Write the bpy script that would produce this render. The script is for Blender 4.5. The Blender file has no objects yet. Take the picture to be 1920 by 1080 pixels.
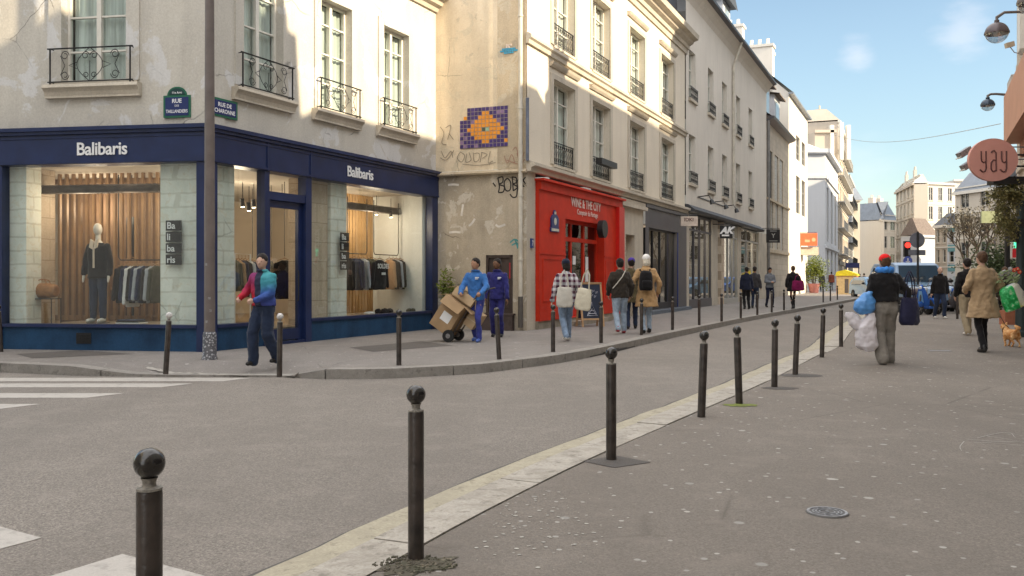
import bpy, math, random
import numpy as np
from mathutils import Vector, Matrix
R = math.radians
SC = bpy.context.scene
COL = SC.collection
rnd = random.Random(7)
# ---------------------------------------------------------------- camera
F, EYE, HY = 1700.0, 1.38, 520.0          # focal length in px of a 1920 px frame, eye height, horizon row
cam = bpy.data.cameras.new('camera'); camo = bpy.data.objects.new('camera', cam); COL.objects.link(camo)
cam.sensor_width = 36; cam.lens = F / 1920 * 36; cam.shift_y = -20 / 1920
cam.clip_start = .05; cam.clip_end = 2000
camo.location = (0, 0, EYE); camo.rotation_euler = (R(90), 0, 0)
SC.camera = camo
# ---------------------------------------------------------------- world, sun, exposure
SUN_D = Vector((-.89, .456, 0)).normalized()          # way the light travels over the ground
SUN_E = R(26)
FILL_CLOUD = (11.2, 11.0, 10.9)
w = bpy.data.worlds.new("World"); SC.world = w; w.use_nodes = True
wn = w.node_tree.nodes; wl = w.node_tree.links
for n in list(wn): wn.remove(n)
sky = wn.new('ShaderNodeTexSky'); sky.sky_type = 'NISHITA'; sky.sun_disc = False
sky.sun_elevation = SUN_E
az = math.atan2(-SUN_D.x, -SUN_D.y)                  # compass bearing of the sun from +Y towards +X
sky.sun_rotation = az
sky.altitude = 50; sky.air_density = 1.0; sky.dust_density = .25; sky.ozone_density = 1.0
bg = wn.new('ShaderNodeBackground'); wo = wn.new('ShaderNodeOutputWorld')
# thin high cloud wisps mixed into the sky
tc = wn.new('ShaderNodeTexCoord'); mp = wn.new('ShaderNodeMapping'); mp.inputs['Scale'].default_value = (1.0, 1.0, 2.6)
nz = wn.new('ShaderNodeTexNoise'); nz.inputs['Scale'].default_value = 5.5; nz.inputs['Detail'].default_value = 8; nz.inputs['Roughness'].default_value = .55
rp = wn.new('ShaderNodeValToRGB'); rp.color_ramp.elements[0].position = .66; rp.color_ramp.elements[1].position = .95
mx = wn.new('ShaderNodeMix'); mx.data_type = 'RGBA'
mul = wn.new('ShaderNodeMath'); mul.operation = 'MULTIPLY'; mul.inputs[1].default_value = .55
wl.new(tc.outputs['Generated'], mp.inputs['Vector']); wl.new(mp.outputs[0], nz.inputs['Vector']); wl.new(nz.outputs[0], rp.inputs[0])
acc = rp.outputs[0]
for (dx, dy, dz, r0, st) in ((.345, .905, .222, .020, .42), (.432, .871, .238, .030, .38), (.36, .925, .11, .04, .15)):
    vd = wn.new('ShaderNodeVectorMath'); vd.operation = 'DISTANCE'; vd.inputs[1].default_value = Vector((dx, dy, dz)).normalized(); wl.new(tc.outputs['Generated'], vd.inputs[0])
    nn = wn.new('ShaderNodeTexNoise'); nn.inputs['Scale'].default_value = 26; nn.inputs['Detail'].default_value = 6; wl.new(mp.outputs[0], nn.inputs['Vector'])
    ad = wn.new('ShaderNodeMath'); ad.operation = 'MULTIPLY_ADD'; wl.new(nn.outputs[0], ad.inputs[0]); ad.inputs[1].default_value = r0 * 1.6; wl.new(vd.outputs['Value'], ad.inputs[2])
    mr = wn.new('ShaderNodeMapRange'); mr.interpolation_type = 'SMOOTHSTEP'; mr.inputs['From Min'].default_value = r0 * 1.9; mr.inputs['From Max'].default_value = r0 * .7; mr.inputs['To Max'].default_value = st; wl.new(ad.outputs[0], mr.inputs['Value'])
    mm = wn.new('ShaderNodeMath'); mm.operation = 'MAXIMUM'; wl.new(acc, mm.inputs[0]); wl.new(mr.outputs[0], mm.inputs[1]); acc = mm.outputs[0]
wl.new(acc, mul.inputs[0]); wl.new(mul.outputs[0], mx.inputs[0])
tint = wn.new('ShaderNodeMix'); tint.data_type = 'RGBA'; tint.blend_type = 'MULTIPLY'; tint.inputs[0].default_value = 1; wl.new(sky.outputs[0], tint.inputs[6]); tint.inputs[7].default_value = (1.0, .97, .88, 1); sx0 = wn.new('ShaderNodeSeparateXYZ'); wl.new(tc.outputs['Generated'], sx0.inputs[0]); rz0 = wn.new('ShaderNodeMapRange'); rz0.interpolation_type = 'SMOOTHSTEP'; rz0.inputs['From Min'].default_value = 0; rz0.inputs['From Max'].default_value = .26; wl.new(sx0.outputs['Z'], rz0.inputs['Value'])
hz = wn.new('ShaderNodeMix'); hz.data_type = 'RGBA'; hz.inputs[6].default_value = (.72, .76, .80, 1); hz.inputs[7].default_value = (1, 1, 1, 1); wl.new(rz0.outputs[0], hz.inputs[0])
hm_ = wn.new('ShaderNodeMix'); hm_.data_type = 'RGBA'; hm_.blend_type = 'MULTIPLY'; hm_.inputs[0].default_value = 1; wl.new(tint.outputs[2], hm_.inputs[6]); wl.new(hz.outputs[2], hm_.inputs[7]); wl.new(hm_.outputs[2], mx.inputs[6]); mx.inputs[7].default_value = (6.6, 5.9, 5.8, 1)
# added bright cloud, out of view overhead and behind, lifts the light in the shade
sx = wn.new('ShaderNodeSeparateXYZ'); wl.new(tc.outputs['Generated'], sx.inputs[0])
r1 = wn.new('ShaderNodeMapRange'); r1.interpolation_type = 'SMOOTHSTEP'; r1.inputs['From Min'].default_value = .36; r1.inputs['From Max'].default_value = .72; wl.new(sx.outputs['Z'], r1.inputs['Value'])
r2 = wn.new('ShaderNodeMapRange'); r2.interpolation_type = 'SMOOTHSTEP'; r2.inputs['From Min'].default_value = .05; r2.inputs['From Max'].default_value = -.5; wl.new(sx.outputs['Y'], r2.inputs['Value'])
mxx = wn.new('ShaderNodeMath'); mxx.operation = 'MAXIMUM'; wl.new(r1.outputs[0], mxx.inputs[0]); wl.new(r2.outputs[0], mxx.inputs[1])
n2 = wn.new('ShaderNodeTexNoise'); n2.inputs['Scale'].default_value = 2.2; n2.inputs['Detail'].default_value = 6; wl.new(tc.outputs['Generated'], n2.inputs['Vector'])
r3 = wn.new('ShaderNodeMapRange'); r3.inputs['From Min'].default_value = .30; r3.inputs['From Max'].default_value = .55; r3.inputs['To Min'].default_value = .35; wl.new(n2.outputs[0], r3.inputs['Value'])
m3 = wn.new('ShaderNodeMath'); m3.operation = 'MULTIPLY'; m3.use_clamp = True; wl.new(mxx.outputs[0], m3.inputs[0]); wl.new(r3.outputs[0], m3.inputs[1])
mb_ = wn.new('ShaderNodeMix'); mb_.data_type = 'RGBA'; wl.new(m3.outputs[0], mb_.inputs[0]); wl.new(mx.outputs[2], mb_.inputs[6]); mb_.inputs[7].default_value = (FILL_CLOUD[0], FILL_CLOUD[1], FILL_CLOUD[2], 1)
wl.new(mb_.outputs[2], bg.inputs[0]); bg.inputs[1].default_value = .12
wl.new(bg.outputs[0], wo.inputs[0])
sl = bpy.data.lights.new('sun', 'SUN'); sl.energy = 4.8; sl.angle = R(.6); sl.color = (1, .83, .58)
so = bpy.data.objects.new('sun', sl); COL.objects.link(so)
sdir = Vector((SUN_D.x * math.cos(SUN_E), SUN_D.y * math.cos(SUN_E), -math.sin(SUN_E)))
so.rotation_euler = sdir.to_track_quat('-Z', 'Y').to_euler(); so.location = (20, -10, 30)
SC.view_settings.view_transform = 'Standard'; SC.view_settings.look = 'None'
SC.view_settings.exposure = 1.0; SC.view_settings.gamma = 1
SC.cycles.max_bounces = 8; SC.cycles.diffuse_bounces = 4; SC.cycles.transparent_max_bounces = 16
SC.cycles.sample_clamp_indirect = 6; SC.cycles.caustics_reflective = False; SC.cycles.caustics_refractive = False
SC.cycles.use_denoising = True
# ---------------------------------------------------------------- pixel rays -> points in the street
def G(px, py, z=0.0):
    D = (EYE - z) * F / (py - HY); return Vector(((px - 960) / F * D, D, z))
def P(px, py, D): return Vector(((px - 960) / F * D, D, EYE - (py - HY) * D / F))
# ---------------------------------------------------------------- objects
PW = {}
def tagp(o, label=None, cat=None, group=None, kind=None):
    if label: o['label'] = label
    if cat: o['category'] = cat
    if group: o['group'] = group
    if kind: o['kind'] = kind
    return o
def thing(name, label, cat, loc=(0, 0, 0), rz=0.0, group=None, tilt=None):
    o = bpy.data.objects.new(name, None); COL.objects.link(o); o.empty_display_size = .2
    M = Matrix.Translation(Vector(loc)) @ Matrix.Rotation(rz, 4, 'Z')
    if tilt is not None: M = M @ Matrix.Rotation(tilt[0], 4, 'X') @ Matrix.Rotation(tilt[1], 4, 'Y')
    o.matrix_world = M; PW[o.name] = M.copy()
    return tagp(o, label, cat, group)
def copy_tree(o, parent=None):
    c = o.copy(); COL.objects.link(c)
    if parent is not None: c.parent = parent
    for ch in list(o.children): copy_tree(ch, c)
    return c
def place(o, loc, rz=0.0, tilt=None, label=None, scale=None):
    M = Matrix.Translation(Vector(loc)) @ Matrix.Rotation(rz, 4, 'Z')
    if tilt is not None: M = M @ Matrix.Rotation(tilt[0], 4, 'X') @ Matrix.Rotation(tilt[1], 4, 'Y')
    if scale: M = M @ Matrix.Scale(scale, 4)
    o.matrix_world = M; PW[o.name] = M.copy()
    if label: o['label'] = label
    return o
def finish(o, me, mats, parent, PWm=None):
    for m in (mats if isinstance(mats, (list, tuple)) else [mats]): me.materials.append(m)
class MB:
    def __init__(s, M=None): s.v = []; s.f = []; s.mi = []; s.M = M; s.m = 0
    def add(s, vs, fs, m=None):
        b = len(s.v); s.v += [tuple(v) for v in vs]
        for f in fs: s.f.append(tuple(i + b for i in f)); s.mi.append(s.m if m is None else m)
    def box(s, x0, x1, y0, y1, z0, z1, m=None):
        s.add([(x0,y0,z0),(x1,y0,z0),(x1,y1,z0),(x0,y1,z0),(x0,y0,z1),(x1,y0,z1),(x1,y1,z1),(x0,y1,z1)],
              [(0,3,2,1),(4,5,6,7),(0,1,5,4),(1,2,6,5),(2,3,7,6),(3,0,4,7)], m)
    def quad(s, a, b, c, d, m=None): s.add([a, b, c, d], [(0, 1, 2, 3)], m)
    def obox(s, c, ax, ay, az, m=None):        # oriented box: centre and three half-axis vectors
        c, ax, ay, az = map(Vector, (c, ax, ay, az)); vs = []
        for k in (-1, 1):
            for (i, j) in ((-1, -1), (1, -1), (1, 1), (-1, 1)): vs.append(c + ax * i + ay * j + az * k)
        s.add(vs, [(0,3,2,1),(4,5,6,7),(0,1,5,4),(1,2,6,5),(2,3,7,6),(3,0,4,7)], m)
    def ring(s, pts_list, caps=True, m=None, closed=True):
        n = len(pts_list[0]); vs = [p for r in pts_list for p in r]; fs = []
        for i in range(len(pts_list) - 1):
            for j in range(n if closed else n - 1):
                a = i * n + j; b = i * n + (j + 1) % n; fs.append((a, b, b + n, a + n))
        if caps and closed:
            fs.append(tuple(reversed(range(n)))); fs.append(tuple(range((len(pts_list) - 1) * n, len(pts_list) * n)))
        s.add(vs, fs, m)
    def cyl(s, p0, p1, r0, r1=None, n=12, caps=True, m=None):
        s.tube([p0, p1], [r0, r0 if r1 is None else r1], n, caps, m)
    def tube(s, pts, r, n=6, caps=True, m=None):
        pts = [Vector(p) for p in pts]; rs = r if isinstance(r, (list, tuple)) else [r] * len(pts)
        up = None; rings = []
        for i, p in enumerate(pts):
            t = (pts[min(i + 1, len(pts) - 1)] - pts[max(i - 1, 0)])
            if t.length < 1e-9: t = Vector((0, 0, 1))
            t.normalize()
            if up is None:
                up = Vector((0, 0, 1)) if abs(t.z) < .9 else Vector((1, 0, 0))
            a = t.cross(up)
            if a.length < 1e-6: a = t.cross(Vector((1, .3, 0)))
            a.normalize(); b = a.cross(t).normalized(); up = b
            rings.append([p + (a * math.cos(2 * math.pi * k / n) + b * math.sin(2 * math.pi * k / n)) * rs[i] for k in range(n)])
        s.ring(rings, caps, m)
    def lathe(s, prof, c=(0, 0, 0), n=20, m=None, caps=False):
        c = Vector(c)
        s.ring([[c + Vector((r * math.cos(2 * math.pi * k / n), r * math.sin(2 * math.pi * k / n), z)) for k in range(n)] for r, z in prof], caps, m)
    def ball(s, c, r, n=14, m=None):
        r = r if isinstance(r, (list, tuple)) else (r, r, r); k = max(5, n // 2 + 1); rings = []
        for i in range(k + 1):
            t = math.pi * (i / k) ; t = min(max(t, .04), math.pi - .04)
            rings.append([(c[0] + r[0] * math.sin(t) * math.cos(2 * math.pi * j / n), c[1] + r[1] * math.sin(t) * math.sin(2 * math.pi * j / n), c[2] - r[2] * math.cos(t)) for j in range(n)])
        s.ring(rings, True, m)
    def prism(s, pts, y0, y1, m=None):          # outline in x,z pushed along y
        s.ring([[(x, y0, z) for x, z in pts], [(x, y1, z) for x, z in pts]], True, m)
    def prismz(s, pts, z0, z1, m=None):
        s.ring([[(x, y, z0) for x, y in pts], [(x, y, z1) for x, y in pts]], True, m)
    def profx(s, prof, x0, x1, m=None):         # outline in y,z pushed along x
        s.ring([[(x0, y, z) for y, z in prof], [(x1, y, z) for y, z in prof]], True, m)
    def wall(s, x0, x1, z0, z1, holes=(), y=0.0, d=.3, m=None, div=0):
        xs = sorted(set([x0, x1] + [h for q in holes for h in q[:2] if x0 < h < x1]))
        zs = sorted(set([z0, z1] + [h for q in holes for h in q[2:4] if z0 < h < z1]))
        for i in range(len(xs) - 1):
            for j in range(len(zs) - 1):
                a, b, c, e = xs[i], xs[i + 1], zs[j], zs[j + 1]; mx_, mz_ = (a + b) / 2, (c + e) / 2
                if any(q[0] < mx_ < q[1] and q[2] < mz_ < q[3] for q in holes): continue
                s.quad((a, y, c), (b, y, c), (b, y, e), (a, y, e), m)
        for q in holes:
            a, b, c, e = q[:4]; dd = q[4] if len(q) > 4 else d
            s.quad((a, y, c), (a, y + dd, c), (b, y + dd, c), (b, y, c), m)
            s.quad((a, y, e), (b, y, e), (b, y + dd, e), (a, y + dd, e), m)
            s.quad((a, y, c), (a, y, e), (a, y + dd, e), (a, y + dd, c), m)
            s.quad((b, y, c), (b, y + dd, c), (b, y + dd, e), (b, y, e), m)
    def build(s, name, mats, parent=None, smooth=False, bevel=0.0, label=None, cat=None, group=None, kind=None, M=None, origin=None, sub=0):
        M = M or s.M; vs = [Vector(v) for v in s.v]
        if M is not None: vs = [M @ v for v in vs]
        o = bpy.data.objects.new(name, None if False else bpy.data.meshes.new(name))
        me = o.data; COL.objects.link(o)
        if parent is not None:
            inv = PW[parent.name].inverted(); vs = [inv @ v for v in vs]; o.parent = parent; PW[o.name] = PW[parent.name]
        else:
            if origin is None and vs:
                xs = [v.x for v in vs]; ys = [v.y for v in vs]; zs = [v.z for v in vs]
                origin = Vector(((min(xs) + max(xs)) / 2, (min(ys) + max(ys)) / 2, min(zs)))
            origin = Vector(origin or (0, 0, 0)); vs = [v - origin for v in vs]
            o.matrix_world = Matrix.Translation(origin); PW[o.name] = Matrix.Translation(origin)
        me.from_pydata([tuple(v) for v in vs], [], s.f)
        for m_ in (mats if isinstance(mats, (list, tuple)) else [mats]): me.materials.append(m_)
        me.polygons.foreach_set('material_index', s.mi)
        if smooth: me.polygons.foreach_set('use_smooth', [True] * len(s.f))
        me.update()
        if smooth:
            try: me.set_sharp_from_angle(angle=R(42))
            except Exception: pass
        if bevel:
            b = o.modifiers.new('b', 'BEVEL'); b.width = bevel; b.segments = 2; b.limit_method = 'ANGLE'
        return tagp(o, label, cat, group, kind)
def text(name, s, size, mat, parent, M, ext=.004, off=0.0, align='CENTER', sx=1.0, label=None, space=1.0, shear=0):
    """text standing in the local x,z plane of M, facing -y; M's origin is the baseline centre"""
    cu = bpy.data.curves.new(name, 'FONT'); cu.body = s; cu.size = size; cu.extrude = ext; cu.offset = off; cu.align_x = align
    cu.space_character = space; cu.shear = shear; cu.resolution_u = 3
    t = bpy.data.objects.new(name + '_t', cu); COL.objects.link(t)
    dg = bpy.context.evaluated_depsgraph_get(); me = bpy.data.meshes.new_from_object(t.evaluated_get(dg))
    COL.objects.unlink(t); bpy.data.objects.remove(t)
    T = Matrix.Rotation(R(90), 4, 'X') @ Matrix.Diagonal((sx, 1, 1, 1))
    W_ = M @ T
    if parent is not None: W_ = PW[parent.name].inverted() @ W_
    me.transform(W_); me.materials.clear(); me.materials.append(mat)
    o = bpy.data.objects.new(name, me); COL.objects.link(o)
    if parent is not None: o.parent = parent; PW[o.name] = PW[parent.name]
    else: PW[o.name] = Matrix.Identity(4)
    if label: o['label'] = label
    return o
class Fac:
    """a facade line on the ground: x along it (left to right seen from the street), y into the building, z up"""
    def __init__(s, A, B):
        s.A = Vector((A[0], A[1], 0)); d = Vector((B[0] - A[0], B[1] - A[1], 0)); s.L = d.length; s.u = d.normalized()
        s.n = Vector((-s.u.y, s.u.x, 0)); s.rz = math.atan2(s.u.y, s.u.x)
        s.M = Matrix.Translation(s.A) @ Matrix.Rotation(s.rz, 4, 'Z')
    def s_(s, px, y=0.0):
        o = s.A + s.n * y; r = (px - 960) / F; return (r * o.y - o.x) / (s.u.x - r * s.u.y)
    def D(s, px, y=0.0): return (s.A + s.n * y).y + s.s_(px, y) * s.u.y
    def z(s, px, py, y=0.0): return EYE - (py - HY) * s.D(px, y) / F
    def at(s, x, y=0, z=0): return s.M @ Vector((x, y, z))
    def T(s, x, y, z): return s.M @ Matrix.Translation((x, y, z))
# ---------------------------------------------------------------- materials
MATS = {}
class NB:
    def __init__(s, name):
        s.mat = bpy.data.materials.new(name); s.mat.use_nodes = True; s.t = s.mat.node_tree; s.N = s.t.nodes; s.L = s.t.links
        s.b = s.N['Principled BSDF']; s.tc = s.N.new('ShaderNodeTexCoord'); s.co = s.tc.outputs['Object']
    def map(s, sc=(1, 1, 1), rot=(0, 0, 0), loc=(0, 0, 0), src=None):
        m = s.N.new('ShaderNodeMapping'); m.inputs['Scale'].default_value = sc; m.inputs['Rotation'].default_value = rot; m.inputs['Location'].default_value = loc
        s.L.new(src or s.co, m.inputs['Vector']); return m.outputs[0]
    def noise(s, sc, det=4, ro=.55, v=None, dist=0):
        n = s.N.new('ShaderNodeTexNoise'); n.inputs['Scale'].default_value = sc; n.inputs['Detail'].default_value = det
        n.inputs['Roughness'].default_value = ro; n.inputs['Distortion'].default_value = dist; s.L.new(v or s.co, n.inputs['Vector']); return n.outputs[0]
    def vor(s, sc, feat='F1', v=None, rand=1.0, out=0):
        n = s.N.new('ShaderNodeTexVoronoi'); n.feature = feat; n.inputs['Scale'].default_value = sc; n.inputs['Randomness'].default_value = rand
        s.L.new(v or s.co, n.inputs['Vector']); return n.outputs[out]
    def ramp(s, v, stops):
        n = s.N.new('ShaderNodeValToRGB'); e = n.color_ramp.elements
        while len(e) < len(stops): e.new(.5)
        for i, (p, c) in enumerate(stops):
            e[i].position = p; e[i].color = c if isinstance(c, (tuple, list)) and len(c) == 4 else ((c, c, c, 1) if not isinstance(c, (tuple, list)) else (*c, 1))
        s.L.new(v, n.inputs[0]); return n.outputs[0]
    def mix(s, fac, a, b, mode='MIX'):
        n = s.N.new('ShaderNodeMix'); n.data_type = 'RGBA'; n.blend_type = mode; n.clamp_factor = True
        for k, x in ((0, fac), (6, a), (7, b)):
            if hasattr(x, 'is_linked'): s.L.new(x, n.inputs[k])
            elif isinstance(x, (tuple, list)): n.inputs[k].default_value = (*x[:3], 1)
            else: n.inputs[k].default_value = x if k == 0 else (x, x, x, 1)
        return n.outputs[2]
    def math(s, op, a, b=None):
        n = s.N.new('ShaderNodeMath'); n.operation = op
        for k, x in ((0, a), (1, b)):
            if x is None: continue
            if hasattr(x, 'is_linked'): s.L.new(x, n.inputs[k])
            else: n.inputs[k].default_value = x
        return n.outputs[0]
    def set(s, col=None, rough=None, metal=None, spec=None, bump=None, bs=.3, bd=.02, em=None, es=0, alpha=None, sheen=None, coat=None):
        def p(k, x):
            if x is None: return
            i = s.b.inputs[k]
            if hasattr(x, 'is_linked'): s.L.new(x, i)
            elif isinstance(x, (tuple, list)): i.default_value = (*x[:3], 1)
            else: i.default_value = x
        p('Base Color', col); p('Roughness', rough); p('Metallic', metal); p('Specular IOR Level', spec); p('Alpha', alpha); p('Coat Weight', coat)
        if em is not None: p('Emission Color', em); p('Emission Strength', es)
        if bump is not None:
            n = s.N.new('ShaderNodeBump'); n.inputs['Strength'].default_value = bs; n.inputs['Distance'].default_value = bd
            s.L.new(bump, n.inputs['Height']); s.L.new(n.outputs[0], s.b.inputs['Normal'])
        return s.mat
def dk(c, k): return tuple(x * k for x in c)
def plain(name, col, rough=.6, metal=0, spec=.4, var=.18, sc=6, bs=.15, bsc=40, coat=None):
    if name in MATS: return MATS[name]
    b = NB(name); n = b.noise(sc, 5)
    c = b.mix(b.ramp(n, [(.3, 0.), (.72, 1.)]), dk(col, 1 - var), dk(col, 1 + var * .7))
    MATS[name] = b.set(c, rough, metal, spec, bump=b.noise(bsc, 3), bs=bs, bd=.01, coat=coat); return MATS[name]
def plaster(name, col, stain, st=.5, sc=.35, courses=None, cracks=.5, patch=None, rough=.85, streak=.35):
    """weathered lime render or limestone: big damp patches, run-off streaks, fine grain, sparse cracks, optional stone joints"""
    if name in MATS: return MATS[name]
    b = NB(name)
    big = b.ramp(b.noise(sc, 6, .6), [(.38, 0.), (.68, 1.)])
    c = b.mix(b.math('MULTIPLY', big, st), col, stain)
    if patch:
        pm = b.ramp(b.noise(sc * 2.6, 7, .62, b.map(loc=(3.1, 7.7, 1.3)), .6), [(.56, 0.), (.585, 1.)])
        c = b.mix(b.math('MULTIPLY', pm, .75), c, patch)
        pm2 = b.ramp(b.noise(sc * 6, 7, .7, b.map(loc=(9.1, 2.7, 4.3)), .8), [(.63, 0.), (.65, 1.)])
        c = b.mix(b.math('MULTIPLY', pm2, .5), c, dk(patch, .72))
    st_ = b.ramp(b.noise(3.0, 5, .6, b.map((1, 1, .12))), [(.45, 0.), (.8, 1.)])
    c = b.mix(b.math('MULTIPLY', st_, streak), c, dk(stain, .75))
    fine = b.noise(28, 6, .7)
    c = b.mix(.5, c, b.ramp(fine, [(.25, .35), (.75, .68)]), 'OVERLAY')
    h = fine
    if cracks:
        wv = b.noise(1.7, 5, .6); mv = b.N.new('ShaderNodeMix'); mv.data_type = 'VECTOR'; mv.inputs[0].default_value = .22
        b.L.new(b.co, mv.inputs[4]); n3 = b.N.new('ShaderNodeTexNoise'); n3.inputs['Scale'].default_value = 2.2; n3.inputs['Detail'].default_value = 6; b.L.new(b.co, n3.inputs['Vector']); b.L.new(n3.outputs['Color'], mv.inputs[5])
        e = b.ramp(b.vor(1.1, 'DISTANCE_TO_EDGE', mv.outputs[1]), [(.0, 1.), (.012, 0.)])
        gate = b.ramp(b.noise(.8, 3, .5, b.map(loc=(5, 1, 8))), [(.55, 0.), (.62, 1.)])
        ck = b.math('MULTIPLY', e, gate)
        c = b.mix(b.math('MULTIPLY', ck, cracks), c, dk(stain, .35))
    if courses:
        br = b.N.new('ShaderNodeTexBrick'); v = b.map((1, 1, 1), (R(90), 0, 0)); b.L.new(v, br.inputs['Vector'])
        br.inputs['Scale'].default_value = 1; br.inputs['Brick Width'].default_value = courses[0]; br.inputs['Row Height'].default_value = courses[1]
        br.inputs['Mortar Size'].default_value = .008 if len(courses) < 3 else .02; br.inputs['Mortar Smooth'].default_value = .4
        br.inputs['Color1'].default_value = (1, 1, 1, 1); br.inputs['Color2'].default_value = (.86, .86, .86, 1) if len(courses) < 3 else (.96, .96, .95, 1); br.inputs['Mortar'].default_value = (.55, .53, .5, 1) if len(courses) < 3 else (.80, .79, .76, 1)
        if len(courses) > 2:
            dn = b.N.new('ShaderNodeTexNoise'); dn.inputs['Scale'].default_value = 3; dn.inputs['Detail'].default_value = 5; b.L.new(v, dn.inputs['Vector']); dm = b.N.new('ShaderNodeMix'); dm.data_type = 'VECTOR'; dm.inputs[0].default_value = .07; b.L.new(v, dm.inputs[4]); b.L.new(dn.outputs['Color'], dm.inputs[5]); b.L.new(dm.outputs[1], br.inputs['Vector'])
            h = b.math('ADD', b.math('MULTIPLY', fine, .5), b.math('MULTIPLY', br.outputs[0], 1.0)); sc_ = 1
        c = b.mix(1.0, c, br.outputs[0], 'MULTIPLY')
    MATS[name] = b.set(c, rough, 0, .2, bump=h, bs=.35, bd=.012); return MATS[name]
# ---------------------------------------------------------------- the palette
def asphalt(name, base, spots=False, tone=(1, 1, 1), grain=1.0):
    b = NB(name)
    g = b.noise(95, 3, .75); g2 = b.vor(120, 'F1', out=1)
    c = b.mix(b.ramp(g, [(.3, 0.), (.7, 1.)]), dk(base, 1 - .38 * grain), dk(base, 1 + .42 * grain))
    gr2 = b.noise(75, 2, .8); c = b.mix(.55 * grain, c, b.ramp(gr2, [(.34, .18), (.66, .85)]), 'OVERLAY'); tk = b.ramp(b.noise(.9, 3, .5, b.map((1.6, .10, 1), (0, 0, R(24)))), [(.40, 0.), (.62, 1.)]); c = b.mix(b.math('MULTIPLY', tk, .28), c, dk(base, .74)); gr3 = b.ramp(b.vor(70, 'F1'), [(.06, 1.), (.16, 0.)]); c = b.mix(b.math('MULTIPLY', gr3, .30 * grain), c, (.40, .37, .33))
    sp = b.ramp(b.noise(210, 2, .8), [(.60, 0.), (.68, 1.)])
    c = b.mix(b.math('MULTIPLY', sp, .5 * grain), c, dk((1, .97, .9), .34))
    big = b.ramp(b.noise(.28, 5, .6), [(.35, 0.), (.7, 1.)])
    c = b.mix(b.math('MULTIPLY', big, .55), c, dk(base, .72))
    mid = b.ramp(b.noise(2.3, 6, .65, b.map(loc=(4, 4, 0))), [(.52, 0.), (.66, 1.)])
    c = b.mix(b.math('MULTIPLY', mid, .32), c, dk(base, 1.32))
    if spots:
        for sc_, th, gt, lo in ((2.6, .045, .62, 0), (5.2, .07, .70, 3.7), (1.2, .035, .55, 8.1)):
            v = b.map(loc=(lo, lo * 1.7, 0), src=b.co)
            nd = b.N.new('ShaderNodeMix'); nd.data_type = 'VECTOR'; nd.inputs[0].default_value = .015
            nn = b.N.new('ShaderNodeTexNoise'); nn.inputs['Scale'].default_value = 14; b.L.new(v, nn.inputs['Vector'])
            b.L.new(v, nd.inputs[4]); b.L.new(nn.outputs['Color'], nd.inputs[5])
            vn = b.N.new('ShaderNodeTexVoronoi'); vn.inputs['Scale'].default_value = sc_; vn.voronoi_dimensions = '2D'; b.L.new(nd.outputs[1], vn.inputs['Vector'])
            m = b.ramp(vn.outputs[0], [(th * .8, 1.), (th * 1.15, 0.)])
            sep = b.N.new('ShaderNodeSeparateColor'); b.L.new(vn.outputs[1], sep.inputs[0])
            gate = b.ramp(sep.outputs[0], [(gt, 0.), (gt + .02, 1.)])
            tone_ = b.ramp(sep.outputs[1], [(0., dk((.56, .54, .5), .9)), (1., (.30, .29, .27))])
            mm = b.math('MULTIPLY', m, gate)
            c = b.mix(b.math('MULTIPLY', mm, .8), c, tone_)
        ed = b.ramp(b.vor(.45, 'DISTANCE_TO_EDGE'), [(.0, 1.), (.006, 0.)])
        gate = b.ramp(b.noise(.5, 2, .5, b.map(loc=(2, 8, 1))), [(.56, 0.), (.6, 1.)])
        c = b.mix(b.math('MULTIPLY', b.math('MULTIPLY', ed, gate), .5), c, dk(base, .4))
    MATS[name] = b.set(c, .85, 0, .25, bump=g, bs=.6, bd=.008); return MATS[name]
M_road = asphalt('road_asphalt', (.215, .192, .170), grain=1.15)
M_pave = asphalt('pavement_asphalt', (.205, .180, .156), spots=True, grain=.7)
M_paveL = asphalt('far_pavement_asphalt', (.235, .215, .20), spots=True, grain=.7)
M_patch = asphalt('patch_asphalt', (.115, .105, .098), grain=.6)
def granite(name, base, dirt, warm=None):
    b = NB(name); c = b.mix(b.ramp(b.noise(60, 4, .7), [(.3, 0.), (.7, 1.)]), dk(base, .8), dk(base, 1.15))
    c = b.mix(b.math('MULTIPLY', b.ramp(b.noise(4.2, 8, .75, None, .6), [(.42, 0.), (.60, 1.)]), .6), c, dirt)
    c = b.mix(b.math('MULTIPLY', b.ramp(b.noise(11, 6, .7, b.map(loc=(3, 1, 2))), [(.56, 0.), (.62, 1.)]), .5), c, dk(dirt, .6))
    MATS[name] = b.set(c, .75, 0, .3, bump=b.noise(30, 5, .7), bs=.5, bd=.01); return MATS[name]
M_kerb = granite('kerb_granite', (.43, .395, .345), (.23, .205, .17))
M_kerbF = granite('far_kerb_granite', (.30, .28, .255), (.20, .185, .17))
M_gutter = granite('gutter_ochre', (.41, .37, .28), (.30, .27, .205))
def paint(name, col, wear=.5):
    b = NB(name); c = b.mix(b.ramp(b.noise(90, 4, .7), [(.3, 0.), (.7, 1.)]), dk(col, .85), dk(col, 1.05))
    c = b.mix(b.math('MULTIPLY', b.ramp(b.noise(7, 8, .75), [(.5, 0.), (.64, 1.)]), wear), c, (.2, .18, .165))
    MATS[name] = b.set(c, .7, 0, .3, bump=b.noise(90, 3), bs=.4, bd=.006); return MATS[name]
M_line = paint('road_paint_white', (.47, .44, .405), .45)
M_line2 = paint('road_paint_worn', (.40, .375, .34), .8)
M_navy = plain('shopfront_navy', (.012, .024, .085), .34, 0, .5, .25, 3, .05)
M_navy2 = plaster('plinth_blue_teal', (.022, .07, .15), (.010, .028, .062), .8, 1.3, None, 0, None, .5, .5)
M_white = plain('white_letter', (.82, .82, .82), .5, var=.04)
M_blk = plain('black_paint', (.012, .012, .014), .4, 0, .5, .2)
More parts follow.
